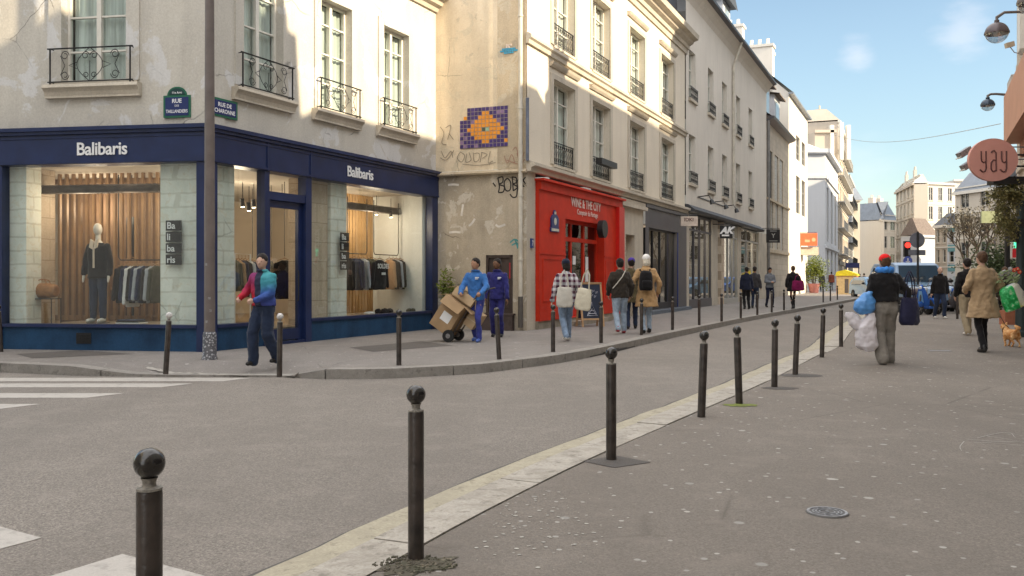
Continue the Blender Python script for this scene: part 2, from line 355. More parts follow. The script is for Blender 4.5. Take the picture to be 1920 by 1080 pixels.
M_iron = plain('wrought_iron', (.018, .018, .019), .45, .2, .4, .2)
M_winw = plain('window_white', (.70, .67, .60), .45, var=.08)
M_gwin = plain('window_grey', (.42, .41, .38), .5, var=.08)
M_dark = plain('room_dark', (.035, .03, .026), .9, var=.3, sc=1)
M_mast = plain('lamp_post_brown', (.155, .128, .118), .5, 0, .4, .22, 4, .1)
M_boll = plain('bollard_brown_paint', (.046, .035, .029), .36, 0, .5, .7, 9, .3, 45)
M_ballb = plain('bollard_ball_gloss', (.020, .017, .015), .16, 0, .6, .2, 5, .03)
M_ringw = plain('bollard_ring_worn', (.25, .23, .20), .6, 0, .3, .5, 60)
M_zinc = plain('zinc_roof', (.20, .22, .25), .45, .3, .4, .15, 2)
M_slate = plain('slate_roof', (.055, .06, .07), .5, 0, .4, .3, 8)
M_tileroof = plain('dark_tile_roof', (.16, .13, .115), .8, 0, .2, .3, 5)
def glassmat(name, tint=(.9, .95, .95), refl=.5, rough=.01, body=0.0):
    b = NB(name); b.N.remove(b.b); out = [n for n in b.N if n.type == 'OUTPUT_MATERIAL'][0]
    tr = b.N.new('ShaderNodeBsdfTransparent'); tr.inputs[0].default_value = (*tint, 1)
    gl = b.N.new('ShaderNodeBsdfGlossy'); gl.inputs['Roughness'].default_value = rough
    fr = b.N.new('ShaderNodeLayerWeight'); fr.inputs[0].default_value = .5
    m = b.math('ADD', b.math('MULTIPLY', b.math('POWER', fr.outputs['Facing'], 3.5), refl), body + .05)
    ms = b.N.new('ShaderNodeMixShader'); b.L.new(m, ms.inputs[0]); b.L.new(tr.outputs[0], ms.inputs[1]); b.L.new(gl.outputs[0], ms.inputs[2])
    bn = b.N.new('ShaderNodeBump'); bn.inputs['Strength'].default_value = .04; bn.inputs['Distance'].default_value = .02
    b.L.new(b.noise(1.1, 2), bn.inputs['Height']); b.L.new(bn.outputs[0], gl.inputs['Normal'])
    b.L.new(ms.outputs[0], out.inputs[0]); MATS[name] = b.mat; return b.mat
M_fwhite = plaster('far_white_render', (.50, .48, .44), (.42, .40, .37), .4, .1, None, 0, streak=.15)
M_glass = glassmat('shop_glass', (.90, .95, .93), .85, .01, .05)
M_pane = glassmat('window_glass', (.86, .92, .93), .7, .02, .05)
def curtain(name, col):
    b = NB(name); wv = b.ramp(b.noise(9, 3, .5, b.map((1, 1, .05))), [(.35, .55), (.65, 1.)])
    MATS[name] = b.set(b.mix(1.0, wv, col, 'MULTIPLY'), .9, 0, .1); return MATS[name]
M_curt = curtain('net_curtain', (.74, .78, .70))
M_curtw = curtain('white_curtain', (.84, .81, .72))
# facades
M_b1 = plaster('corner_render', (.575, .54, .475), (.42, .395, .355), .65, .42, None, .9, (.64, .635, .63), streak=.35)
M_b1trim = plaster('corner_stone_trim', (.56, .50, .41), (.36, .32, .26), .6, 1.2, None, .3)
M_gable = plaster('gable_render', (.76, .64, .47), (.52, .43, .31), .75, .55, None, .6, (.60, .52, .39), streak=.4)
M_gable2 = plaster('gable_shade_and_trim', (.52, .43, .31), (.37, .31, .23), .7, .8, None, .5, (.52, .46, .36), streak=.4)
M_gablelow = plaster('gable_low_render', (.50, .43, .335), (.31, .27, .21), .85, .8, None, .95, (.62, .57, .49), streak=.35)
M_red_b = plaster('limestone_facade', (.72, .645, .53), (.56, .50, .41), .5, .35, None, .15, streak=.22)
M_redtrim = plaster('limestone_trim', (.56, .50, .41), (.36, .325, .27), .6, 1.0, None, .1)
M_b3 = plaster('grey_beige_render', (.68, .63, .56), (.54, .50, .445), .55, .3, None, .2, streak=.3)
M_b4 = plaster('old_beige_render', (.53, .46, .37), (.36, .32, .27), .6, .5, (.9, .38), .2, streak=.3)
M_bw = plaster('white_render', (.66, .63, .57), (.55, .52, .46), .4, .2, None, 0, streak=.15)
M_bwb = plaster('cool_white_render', (.52, .54, .57), (.42, .43, .46), .5, .2, None, 0, streak=.15)
M_btan = plaster('tan_far_facade', (.47, .41, .34), (.36, .32, .27), .5, .2, None, 0, streak=.2)
M_bcream = plaster('cream_far_facade', (.54, .49, .42), (.43, .39, .33), .4, .1, None, 0, streak=.15)
M_red = plain('red_shopfront', (.56, .034, .013), .5, 0, .2, .16, 2.5, .04)
M_grey = plain('grey_shopfront', (.085, .08, .088), .45, 0, .4, .12, 2, .04)
M_stone = plaster('shop_stone_pillar', (.90, .90, .83), (.66, .70, .62), .6, 3.2, (.60, .24, 1), .5, (.80, .76, .64), .8, streak=.35)
M_stonew = plaster('shop_stone_warm', (.62, .50, .38), (.46, .37, .28), .6, 2.0, (.7, .42), .3, (.66, .56, .44), .8, streak=.2)
M_oak = plain('oak_slat', (.34, .205, .105), .5, 0, .3, .25, 3)
M_floorw = plain('shop_floor', (.30, .23, .16), .5, var=.15)
M_ceil = plain('shop_ceiling', (.60, .54, .46), .9, var=.05)
M_pipe = plain('downpipe_cream', (.58, .54, .46), .55, 0, .3, .2, 4)
M_pipeg = plain('downpipe_grey', (.22, .215, .21), .5, .2, .3, .2, 4)
# ---------------------------------------------------------------- ground, pavements, kerbs
ZR, ZL = -.10, .04
g = MB(); g.box(-260, 400, -120, 700, ZR - .5, ZR); g.build('road', M_road, kind='structure')
def catmull(pts, step=.35):
    pts = [Vector((p[0], p[1])) for p in pts]; out = []
    for i in range(len(pts) - 1):
        p0 = pts[max(i - 1, 0)]; p1 = pts[i]; p2 = pts[i + 1]; p3 = pts[min(i + 2, len(pts) - 1)]
        n = max(2, int((p2 - p1).length / step))
        for k in range(n):
            t = k / n
            out.append(.5 * ((2 * p1) + (p2 - p0) * t + (2 * p0 - 5 * p1 + 4 * p2 - p3) * t * t + (3 * p1 - p0 - 3 * p2 + p3) * t ** 3))
    out.append(pts[-1]); return out
def offset(line, d):
    out = []
    for i, p in enumerate(line):
        t = (line[min(i + 1, len(line) - 1)] - line[max(i - 1, 0)]).normalized(); out.append(p + Vector((-t.y, t.x)) * d)
    return out
def strip(mb, a, b, z0, z1=None, m=None):
    for i in range(len(a) - 1):
        za = z0; zb = z0 if z1 is None else z1
        mb.quad((a[i].x, a[i].y, za), (a[i+1].x, a[i+1].y, za), (b[i+1].x, b[i+1].y, zb), (b[i].x, b[i].y, zb), m)
def slab(mb, a, b, z0, z1, m=None):      # a: right edge line, b: left edge line (same count)
    zz = [z1(p) if callable(z1) else z1 for p in a]
    for i in range(len(a) - 1): mb.quad((a[i].x, a[i].y, zz[i]), (a[i+1].x, a[i+1].y, zz[i+1]), (b[i+1].x, b[i+1].y, zz[i+1]), (b[i].x, b[i].y, zz[i]), m)
    for L_, sgn in ((a, 1), (b, -1)):
        for i in range(len(L_) - 1):
            q = [(L_[i].x, L_[i].y, z0), (L_[i+1].x, L_[i+1].y, z0), (L_[i+1].x, L_[i+1].y, zz[i+1]), (L_[i].x, L_[i].y, zz[i])]
            mb.quad(*q, m)
    mb.quad((a[0].x, a[0].y, z0), (b[0].x, b[0].y, z0), (b[0].x, b[0].y, zz[0]), (a[0].x, a[0].y, zz[0]), m)
    mb.quad((a[-1].x, a[-1].y, z0), (a[-1].x, a[-1].y, zz[-1]), (b[-1].x, b[-1].y, zz[-1]), (b[-1].x, b[-1].y, z0), m)
def kerbstones(name, line, width, z0, z1s, mat, stone=1.15, gap=.012, side=1):
    """line = kerb edge; stones of about `stone` metres laid end to end"""
    mb = MB(); ofs = offset(line, width * side); acc = 0; seg = [0]; r_ = random.Random(3); tgt = stone
    for i in range(1, len(line)):
        acc += (line[i] - line[i-1]).length
        if acc >= tgt or i == len(line) - 1:
            a = line[seg[-1]:i + 1]; b_ = ofs[seg[-1]:i + 1]
            t0 = (a[1] - a[0]).normalized() * gap; t1 = (a[-1] - a[-2]).normalized() * gap
            a = [a[0] + t0] + a[1:-1] + [a[-1] - t1]; b_ = [b_[0] + t0] + b_[1:-1] + [b_[-1] - t1]
            z = z1s if not callable(z1s) else z1s
            if callable(z1s): slab(mb, a, b_, z0, z1s)
            else: slab(mb, a, b_, z0, z + r_.uniform(-.006, .006))
            seg.append(i); acc = 0; tgt = stone * r_.uniform(.8, 1.2)
    return mb.build(name, mat, kind='structure')
# near pavement: its kerb runs from behind the camera up the street on the right
near_px = [(710,1070),(910,960),(1110,860),(1280,785),(1440,715),(1530,669),(1577,647)]
npts = [G(*p) for p in near_px]
d0 = (npts[1] - npts[0]).normalized(); back = [npts[0] - d0 * k for k in (14, 7, 2)]
back = [Vector((b_.x - .06 * (14 if i == 0 else (4 if i == 1 else 0)), b_.y)) for i, b_ in enumerate(back)]
nfar = [Vector((9.3, 24.6)), Vector((13.9, 34.5)), Vector((19.0, 45.0))]
nl = catmull([Vector((p.x, p.y)) for p in back] + [Vector((p.x, p.y)) for p in npts] + nfar)
nk = offset(nl, .30)                     # outer kerb edge, towards the road
kerbstones('kerb', nk, .29, ZR, 0.004, M_kerb, 1.3, .008, side=-1)
gm = MB(); go_ = offset(nl, .66); gi_ = offset(nl, .31); rr = random.Random(5)
slab(gm, gi_, [p + Vector((rr.uniform(-.015, .015), rr.uniform(-.015, .015))) for p in go_], ZR - .05, ZR + .012)
gm.build('gutter', M_gutter, kind='structure')
pv = MB(); far_edge = [Vector((60, p.y)) for p in nl]
strip(pv, far_edge, nl, 0.0); strip(pv, nl, nl, 0); pv.quad((nl[-1].x, nl[-1].y, 0), (60, nl[-1].y, 0), (60, nl[-1].y, ZR), (nl[-1].x, nl[-1].y, ZR))
pv.build('pavement', M_pave, kind='structure')
# dark tar seam between road and gutter
sm = MB(); so1 = offset(nl, .66); so2 = [p + (q - p) * 0 + Vector((rr.uniform(-.022, .022), rr.uniform(-.022, .022))) for p, q in zip(offset(nl, .70), so1)]
strip(sm, so1, so2, ZR + .004); sm.build('tar_seam', M_patch, kind='structure')
# far pavement
LW_px = [(-420,697),(-150,697),(0,698),(130,704),(250,706),(400,707),(540,708),(610,711),(720,710),(800,706),(900,700),(980,690),(1040,682),(1130,665),(1230,641),(1300,625),(1400,603),(1500,584),(1560,573)]
lp = [G(x, y, ZR) for x, y in LW_px]; lp2 = [Vector((p.x, p.y)) for p in lp]
dirL = (lp2[-1] - lp2[-3]).normalized(); lp2 += [lp2[-1] + Vector((.455, .89)) * k for k in (6, 25, 60, 110)]
ll = catmull(lp2, .5)
def kerb_h(p):      # flush with the road at the corner crossing, a full step elsewhere
    px = 960 + p.x * F / p.y
    a = min(max((px - 130) / 130, 0), 1) * min(max((610 - px) / 70, 0), 1)
    return ZL + .004 - (.115 * a)
kerbstones('kerb', ll, .26, ZR, kerb_h, M_kerbF, 1.6, .01, side=1)
li = offset(ll, .26)
CF = {}
A1 = (-8.9, 17.05)                        # corner building: left face runs A0 -> A, street face A -> B, gable B -> C, next house C -> E
def base(px, py, z=ZL): return G(px, py, z)
pA = base(388, 659.5); pB = base(817, 616); pC = base(988, 620); pE = base(1284, 580)
pL = base(-260, 650.5)
FL = Fac(pL, pA); FR = Fac(pA, pB); FG = Fac(pB, pC); FE = Fac(pC, pE)
def beyond(px): return FE.at(FE.s_(px))
back_line = []
for p in li:
    # nearest behind-facade point so the pavement runs under the houses
    back_line.append(p + Vector((-3.2, 2.6)) if p.x > -3 else p + Vector((-.2, 6.5)))
fp = MB()
for i in range(len(li) - 1):
    fp.quad((li[i].x, li[i].y, kerb_h(li[i]) - .004), (li[i+1].x, li[i+1].y, kerb_h(li[i+1]) - .004), (li[i+1].x + (-1.2), li[i+1].y + 1.2, ZL), (li[i].x - 1.2, li[i].y + 1.2, ZL)) if False else None
i2 = offset(ll, 1.1)
for i in range(len(li) - 1):
    fp.quad((li[i].x, li[i].y, kerb_h(ll[i]) - .006), (li[i+1].x, li[i+1].y, kerb_h(ll[i+1]) - .006), (i2[i+1].x, i2[i+1].y, ZL), (i2[i].x, i2[i].y, ZL))
inner = [(p.x, p.y) for p in i2]
poly = inner + [(60, 200), (-60, 200), (-60, i2[0].y)]
bm_me = fp
n0 = len(fp.v); fp.v += [(x, y, ZL) for x, y in poly]
import mathutils.geometry as mg
tri = mg.tessellate_polygon([[Vector((x, y, 0)) for x, y in poly]])
for t in tri: fp.f.append(tuple(n0 + k for k in t)); fp.mi.append(0)
fp.build('far_pavement', M_paveL, kind='structure')
# zebra stripes
def stripe(pts, z, name='zebra_stripe', m=None):
    mb = MB(); mb.add([(x, y, z) for x, y in pts] + [(x, y, z - .003) for x, y in pts], [(0,1,2,3),(4,7,6,5),(0,4,5,1),(1,5,6,2),(2,6,7,3),(3,7,4,0)])
    return mb.build(name, m or M_line, kind='structure')
e1 = Vector((.845, -.535)); e2 = Vector((.49, .87)); c0 = Vector((-2.08, 4.84)) * (F / 1700)
for k in range(-7, 2):
    a = c0 + e1 * (k * 1.32) + e2 * (-.06 if k else 0); b_ = a + e1 * .66
    stripe([a, b_, b_ - e2 * 4.2, a - e2 * 4.2], ZR + .004)
for (px, py, wd, lx) in ((445,712,.42,12),(332,723,.42,12),(198,742,.42,12),(35,763,.42,12)):
    c = G(px, py, ZR); a = Vector((c.x, c.y))
    stripe([a + Vector((.14, .22)), a + Vector((-.14, -.22)), a + Vector((-lx, -.22)), a + Vector((-lx, .22))], ZR + .004)
for k in range(1, 5):
    a = Vector((-5.63 - .52 * k, 10.35 - 1.02 * k)); stripe([a + Vector((.14, .22)), a + Vector((-.14, -.22)), a + Vector((-12, -.22)), a + Vector((-12, .22))], ZR + .004)
def polypatch(name, pxs, z, mat, kind='structure'):
    pts = [G(x, y, z) for x, y in pxs]; mb = MB(); n = len(pts)
    mb.add([(p.x, p.y, z + .004) for p in pts], [tuple(range(n))]); return mb.build(name, mat, kind=kind)
polypatch('pavement_patch', [(655,652),(790,640),(850,648),(700,660)], ZL, M_patch)
polypatch('pavement_patch', [(30,664),(150,657),(250,664),(60,672)], ZL, M_patch)
wl_ = MB(); rr = random.Random(9)
pts = [Vector((G(x, y, ZL - .04).x, G(x, y, ZL - .04).y)) for x, y in ((275,686),(310,690),(370,692),(440,694),(520,694),(560,696))]
c_ = catmull(pts, .08)
def slope_z(p):
    k = min(range(len(ll)), key=lambda i: (ll[i] - p).length); kh = kerb_h(ll[k]) - .006; d = (ll[k] - p).length; return kh + (ZL - kh) * min(max((d - .26) / .84, 0), 1) + .008
q1 = [p + Vector((rr.uniform(-.03, .03), rr.uniform(-.03, .03) - .05)) for p in c_]; q2 = [p + Vector((rr.uniform(-.03, .03), rr.uniform(-.03, .03) + .05)) for p in c_]
for i in range(len(q1) - 1): wl_.quad(*[(p.x, p.y, slope_z(p)) for p in (q1[i], q1[i+1], q2[i+1], q2[i])])
wl_.build('road_marking', M_line2, kind='structure')
# chalk scribbles and drain details on the near pavement
ck = MB()
for pl in ([(1825,830),(1870,832),(1915,836)],[(1832,822),(1880,812),(1918,818)],[(1875,805),(1895,812),(1905,822),(1925,824)],[(1838,831),(1870,846),(1915,862)],[(1808,828),(1800,838),(1803,846)],[(1812,824),(1860,828),(1925,830)],[(1850,818),(1900,826),(1925,832)]):
    cc = catmull([Vector((G(x, y, 0).x, G(x, y, 0).y)) for x, y in pl], .04); strip(ck, [p + Vector((0, .006)) for p in cc], [p - Vector((0, .006)) for p in cc], .004)
M_chalk = paint('chalk_line', (.42, .40, .37), .8)
ck.build('chalk_marking', M_chalk, kind='structure')
# ---------------------------------------------------------------- windows and railings
def scroll(mb, cx, cz, r, turns=1.35, start=0, sgn=1, t=.006, y=0):
    pts = []
    for k in range(int(22 * turns)):
        a = start + sgn * k / 22 * 2 * math.pi; rr = r * (1 - .62 * k / (22 * turns)); pts.append((cx + rr * math.cos(a), y, cz + rr * math.sin(a)))
    mb.tube(pts, t, 4)
def railing(wd, h, style=0, depth=.12):
    """ornate wrought iron guard standing in y<0, centred on x=0, foot at z=0"""
    mb = MB(); x0, x1 = -wd / 2, wd / 2
    mb.box(x0 - .05, x1 + .05, -depth - .018, -depth + .012, h - .022, h); mb.box(x0 - .05, x1 + .05, -depth - .012, -depth + .012, .03, .05)
    for x in (x0, x1):
        mb.box(x - .011, x + .011, -depth - .011, -depth + .011, 0, h); mb.tube([(x, -depth, h - .01), (x, .02, h - .01)], .009, 4); mb.tube([(x, -depth, .04), (x, .02, .04)], .009, 4)
    mid = (h - .05) / 2 + .03; y = -depth; q = wd / 4; t = .0075
    if style == 0:
        scroll(mb, -.0 - .085, h - .15, .075, 1.3, 0, 1, t, y); scroll(mb, .085, h - .15, .075, 1.3, math.pi, -1, t, y)
        for s in (-1, 1):
            pts = [(s * (.02 + .24 * math.sin(a)), y, .05 + (h - .07) * (a / math.pi)) for a in [math.pi * k / 14 for k in range(15)]]
            mb.tube(pts, t, 4)
            scroll(mb, s * (q + .10), h - .14, .085, 1.4, 0 if s < 0 else math.pi, -s, t, y); scroll(mb, s * (q + .10), .16, .085, 1.4, 0 if s < 0 else math.pi, s, t, y)
            mb.tube([(s * (q + .19), y, h - .14), (s * (q + .1), y, mid), (s * (q + .19), y, .16)], t, 4)
            mb.tube([(s * .26, y, mid + .06), (s * (q + .02), y, mid), (s * .26, y, mid - .06)], t, 4)
            scroll(mb, s * .075, .15, .055, 1.2, math.pi if s < 0 else 0, s, t, y)
        mb.tube([(0, y, .05), (0, y, h - .25)], t, 4)
    else:
        n = max(3, int(wd / .16))
        for k in range(1, n):
            x = x0 + wd * k / n; mb.tube([(x, y, .04), (x, y, h - .02)], .007, 4)
        for k in range(n):
            x = x0 + wd * (k + .5) / n; r_ = wd / n * .42
            scroll(mb, x, h - .04 - r_ * 1.1, r_, 1.3, 0, 1, t, y); scroll(mb, x, .07 + r_ * 1.1, r_, 1.3, 0, -1, t, y); mb.tube([(x - r_, y, .1 + r_ * 2), (x, y, mid + .05), (x + r_, y, h - .06 - r_ * 2.2)], t * .9, 4)
    return mb
def casement(name, parent, M, wd, h, recess=.24, trans=(.36, .68), mat=None, curt=None, pane=None, label=None, drape=1, fr=.055, open_=0):
    """French window in a hole wd x h whose lower-left corner is M's origin; parts: frame > pane, curtain"""
    mat = mat or M_winw; mb = MB(M); y = recess; e = .004
    mb.box(e, fr, y - .05, y + .03, e, h - e); mb.box(wd - fr, wd - e, y - .05, y + .03, e, h - e)
    mb.box(fr, wd - fr, y - .05, y + .03, h - fr, h - e); mb.box(fr, wd - fr, y - .05, y + .03, e, fr * 1.3)
    c = wd / 2
    if wd > .75: mb.box(c - .045, c + .045, y - .065, y + .028, fr * 1.3, h - fr)
    for t in trans:
        z = h * t; mb.box(fr, wd - fr, y - .042, y + .022, z - .016, z + .016)
    w_ = mb.build(name, mat, parent, label=label)
    p = MB(M); p.quad((fr * .7, y, fr), (wd - fr * .7, y, fr), (wd - fr * .7, y, h - fr * .7), (fr * .7, y, h - fr * .7)); p.build('pane', pane or M_pane, w_)
    if curt:
        cb = MB(M); n = 26; top = []; bot = []
        for k in range(n + 1):
            x = fr + (wd - 2 * fr) * k / n; a = .022 * math.sin(k * 1.9) + .012 * math.sin(k * 4.3 + 1); top.append((x, y + .09 + a, h - fr)); bot.append((x + .01 * math.sin(k), y + .09 + a * 1.2, fr))
        for k in range(n): cb.quad(bot[k], bot[k + 1], top[k + 1], top[k])
        cb.build('curtain', curt, w_, smooth=True)
    return w_
def roomback(mb, holes, y, dep=1.1, g=.12):
    for q in holes:
        a, b, c, e = q[0] - g, q[1] + g, q[2] - g, q[3] + g
        mb.quad((a, y + dep, c), (b, y + dep, c), (b, y + dep, e), (a, y + dep, e)); mb.quad((a, y, c), (a, y + dep, c), (a, y + dep, e), (a, y, e))
        mb.quad((b, y, c), (b, y, e), (b, y + dep, e), (b, y + dep, c)); mb.quad((a, y, e), (a, y + dep, e), (b, y + dep, e), (b, y, e)); mb.quad((a, y, c), (b, y, c), (b, y + dep, c), (a, y + dep, c))
def sill(mb, x0, x1, z, proj=.14, h=.2):
    mb.profx([(.01, z), (-proj, z), (-proj - .02, z - h * .25), (-proj + .02, z - h * .4), (-proj * .7, z - h * .55), (-proj * .55, z - h * .85), (-proj * .6, z - h), (.01, z - h)], x0, x1)
# ================================================================ corner clothes shop building
Z_F0, Z_F1, Z_G0 = 3.46, 4.10, .46         # fascia bottom, fascia top, window board
ZTOP = 8.30
B1 = thing('corner_building', 'two-faced pale corner house above a navy clothes shop, cracked render and scrolled balcony rails', 'building', pA, FR.rz)
def Lx(px, y=0): return FL.s_(px, y)
def Rx(px, y=0): return FR.s_(px, y)
LLn, RLn = FL.L, FR.L
wz0, wz1 = 5.02, 7.36
hL = (Lx(117), Lx(238), 4.98, 7.36)
hRs = [(Rx(455), Rx(529), 5.0, 7.36), (Rx(600.5), Rx(658), 5.0, 7.36), (Rx(718), Rx(765), 5.0, 7.36)]
mb = MB(FL.M); mb.wall(0, LLn, Z_F1 - .03, ZTOP, [hL, (Lx(117) - 3.4, Lx(238) - 3.4, 4.98, 7.36)], 0, .30)
mb.build('wall', M_b1, B1)
mb = MB(FR.M); mb.wall(0, RLn, Z_F1 - .03, ZTOP, hRs, 0, .30); mb.build('wall', M_b1, B1)
# shallow raised bands round the openings and a quoin at the corner
mb = MB(FL.M)
for q in (hL,): 
    mb.box(q[0] - .26, q[0] - .0, -.035, .002, q[2] - .0, ZTOP - .02); mb.box(q[1] + .0, q[1] + .26, -.035, .002, q[2] - .0, ZTOP - .02)
mb.box(LLn - .42, LLn - .01, -.025, .002, Z_F1, ZTOP - .02)
mb.build('window_surround', M_b1, B1)
mb = MB(FR.M)
for q in hRs: mb.box(q[0] - .22, q[0], -.035, .002, q[2], q[3] + .16); mb.box(q[1], q[1] + .22, -.035, .002, q[2], q[3] + .16); mb.box(q[0], q[1], -.035, .002, q[3] + .003, q[3] + .16)
mb.box(.01, .42, -.025, .002, Z_F1, ZTOP - .02)
mb.build('window_surround', M_b1, B1)
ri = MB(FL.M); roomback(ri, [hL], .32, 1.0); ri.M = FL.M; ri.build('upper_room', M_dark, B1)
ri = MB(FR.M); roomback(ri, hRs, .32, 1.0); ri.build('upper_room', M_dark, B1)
def win_b1(Fc, q, lab):
    w_ = casement('window', B1, Fc.T(q[0], 0, q[2]), q[1] - q[0], q[3] - q[2], .20, (.25, .52, .79), M_winw, M_curt, label=lab)
    s_ = MB(Fc.M); sill(s_, q[0] - .30, q[1] + .30, q[2] - .06, .16, .24); s_.box(q[0] - .22, q[1] + .22, -.03, .02, q[2] - .058, q[2] - .004); s_.build('sill', M_b1trim, w_)
    r_ = railing(q[1] - q[0] + .30, .66, 0); r_.M = Fc.T((q[0] + q[1]) / 2, -.02, q[2] - .055); r_.build('railing', M_iron, w_)
    return w_
win_b1(FL, hL, 'upper window on the side street face'); 
for i, q in enumerate(hRs): win_b1(FR, q, None)
# eaves cornice and roof
for Fc, L_ in ((FL, LLn), (FR, RLn)):
    mb = MB(Fc.M); mb.profx([(.2, ZTOP), (-.06, ZTOP), (-.1, ZTOP + .1), (-.2, ZTOP + .14), (-.24, ZTOP + .26), (-.38, ZTOP + .30), (-.40, ZTOP + .42), (.2, ZTOP + .42)], -.0 if Fc is FR else 0, L_ + (.06 if Fc is FR else .3)); mb.build('cornice', M_b1trim, B1)
mb = MB()
tpts = [FL.at(0, -.3, ZTOP + .42), FL.at(LLn + .2, -.3, ZTOP + .42), FR.at(RLn, -.3, ZTOP + .42)]
inn = [FL.at(0, 4, ZTOP + 3), FR.at(1.5, 5.2, ZTOP + 3), FR.at(RLn, 4.2, ZTOP + 3)]
mb.quad(tpts[0], tpts[1], inn[1], inn[0]); mb.quad(tpts[1], tpts[2], inn[2], inn[1]); q4 = [FL.at(0, 9, ZTOP + 3), FR.at(RLn, 9, ZTOP + 3)]
mb.quad(inn[0], inn[1], FR.at(3, 9, ZTOP + 3), q4[0]); mb.quad(inn[1], inn[2], q4[1], FR.at(3, 9, ZTOP + 3))
mb.quad(tpts[2], FR.at(RLn, 9, ZTOP + .42), q4[1], inn[2])
mb.build('roof', M_zinc, B1)
# ---- shop front
def front_frame(Fc, posts, z0, z1, y0=-.05, y1=.10):
    mb = MB(Fc.M)
    for a, b in posts: mb.box(a, b, y0, y1, z0, z1)
    return mb
mb = MB(FL.M)
mb.box(0, LLn + .035, -.10, .28, Z_F0, Z_F1 - .10); mb.box(0, LLn + .10, -.15, .28, Z_F1 - .098, Z_F1 - .04); mb.box(0, LLn + .13, -.19, .28, Z_F1 - .038, Z_F1 + .03)
mb.box(0, LLn + .05, -.115, -.101, Z_F0 + .01, Z_F0 + .05); mb.box(0, LLn + .05, -.115, -.101, Z_F1 - .17, Z_F1 - .13)
mb.build('fascia', M_navy, B1)
mb = MB(FR.M)
mb.box(.0, RLn - .01, -.10, .28, Z_F0, Z_F1 - .10); mb.box(.0, RLn - .01, -.15, .28, Z_F1 - .098, Z_F1 - .04); mb.box(.0, RLn - .01, -.19, .28, Z_F1 - .038, Z_F1 + .03)
mb.box(.0, RLn - .02, -.115, -.101, Z_F0 + .01, Z_F0 + .05); mb.box(.0, RLn - .02, -.115, -.101, Z_F1 - .17, Z_F1 - .13)
for px in (494, 575): mb.box(Rx(px) - .02, Rx(px) + .02, -.118, -.101, Z_F0, Z_F1 - .1)
mb.build('fascia', M_navy, B1)
pw = MB(FL.M)
for a, b in ((Lx(372), LLn + .04), (Lx(-8), Lx(9)), (0, .3)): pw = MB(FL.M); pw.box(a, b, -.075, .13, ZL, Z_F0 - .002); pw.build('pilaster', M_navy, B1)
doorA, doorB = Rx(500), Rx(568)
pw = MB(FR.M)
for a, b in ((.0, Rx(402)), (Rx(491), Rx(500)), (Rx(568), Rx(579)), (Rx(806), RLn - .01)): pw = MB(FR.M); pw.box(a, b, -.075, .13, ZL, Z_F0 - .002); pw.build('pilaster', M_navy, B1)
pl = MB(FL.M); pl.box(.3, Lx(-8), -.045, .10, ZL, Z_G0); pl.box(Lx(9), Lx(372), -.045, .10, ZL, Z_G0); pl.build('plinth', M_navy2, B1)
pl = MB(FR.M); pl.box(Rx(402), Rx(491), -.045, .10, ZL, Z_G0); pl.box(Rx(579), Rx(806), -.045, .10, ZL, Z_G0); pl.build('plinth', M_navy2, B1)
pl = MB(FL.M); pl.box(Lx(146), Lx(174), -.052, -.046, .16, .36); 
for k in range(6): pl.box(Lx(148), Lx(172), -.06, -.053, .18 + k * .028, .19 + k * .028)
pl.build('vent_grille', M_blk, B1)
bd = MB(FL.M); bd.box(Lx(9), Lx(372), -.09, .12, Z_G0 + .002, Z_G0 + .06); bd.build('window_board', M_navy, B1)
bd = MB(FR.M); bd.box(Rx(402), Rx(491), -.09, .12, Z_G0 + .002, Z_G0 + .06); bd.box(Rx(579), Rx(806), -.09, .12, Z_G0 + .002, Z_G0 + .06); bd.build('window_board', M_navy, B1)
for Fc, a, b, z0, z1 in ((FL, Lx(9), Lx(372), Z_G0 + .06, Z_F0), (FL, .3, Lx(-8), Z_G0 + .06, Z_F0), (FR, Rx(402), Rx(491), Z_G0 + .06, Z_F0), (FR, Rx(579), Rx(806), Z_G0 + .06, Z_F0)):
    gq = MB(Fc.M); gq.quad((a, .02, z0), (b, .02, z0), (b, .02, z1), (a, .02, z1)); gq.build('display_pane', M_glass, B1)
# door with light over it
zt = FR.z(500, 368)
dm = MB(FR.M)
dm.box(doorA, doorB, -.06, .12, zt - .06, zt + .10)
dm.box(doorA, doorA + .13, .02, .10, .10, zt - .062); dm.box(doorB - .13, doorB, .02, .10, .10, zt - .062); dm.box(doorA + .13, doorB - .13, .02, .10, zt - .2, zt - .062); dm.box(doorA + .13, doorB - .13, .02, .10, .12, .34)
dm.box(doorA, doorB, -.06, .14, ZL, .10)
dr = dm.build('door', M_navy, B1)
gq = MB(FR.M); gq.quad((doorA + .13, .055, .34), (doorB - .13, .055, .34), (doorB - .13, .055, zt - .2), (doorA + .13, .055, zt - .2)); gq.build('pane', M_glass, dr)
gq = MB(FR.M); gq.quad((doorA, .055, zt + .10), (doorB, .055, zt + .10), (doorB, .055, Z_F0), (doorA, .055, Z_F0)); gq.build('display_pane', M_glass, B1)
hd = MB(FR.M); hd.tube([(doorB - .2, -.02, .9), (doorB - .2, -.05, .92), (doorB - .2, -.05, 1.5), (doorB - .2, -.02, 1.52)], .014, 6); hd.build('handle', M_blk, dr)
text('lettering', 'Balibaris', .325, M_white, B1, FL.T(Lx(198), -.116, Z_F0 + .16), .006, .0055, space=.95)
text('lettering', 'Balibaris', .325, M_white, B1, FR.T(Rx(668), -.116, Z_F0 + .16), .006, .0055, space=.95)
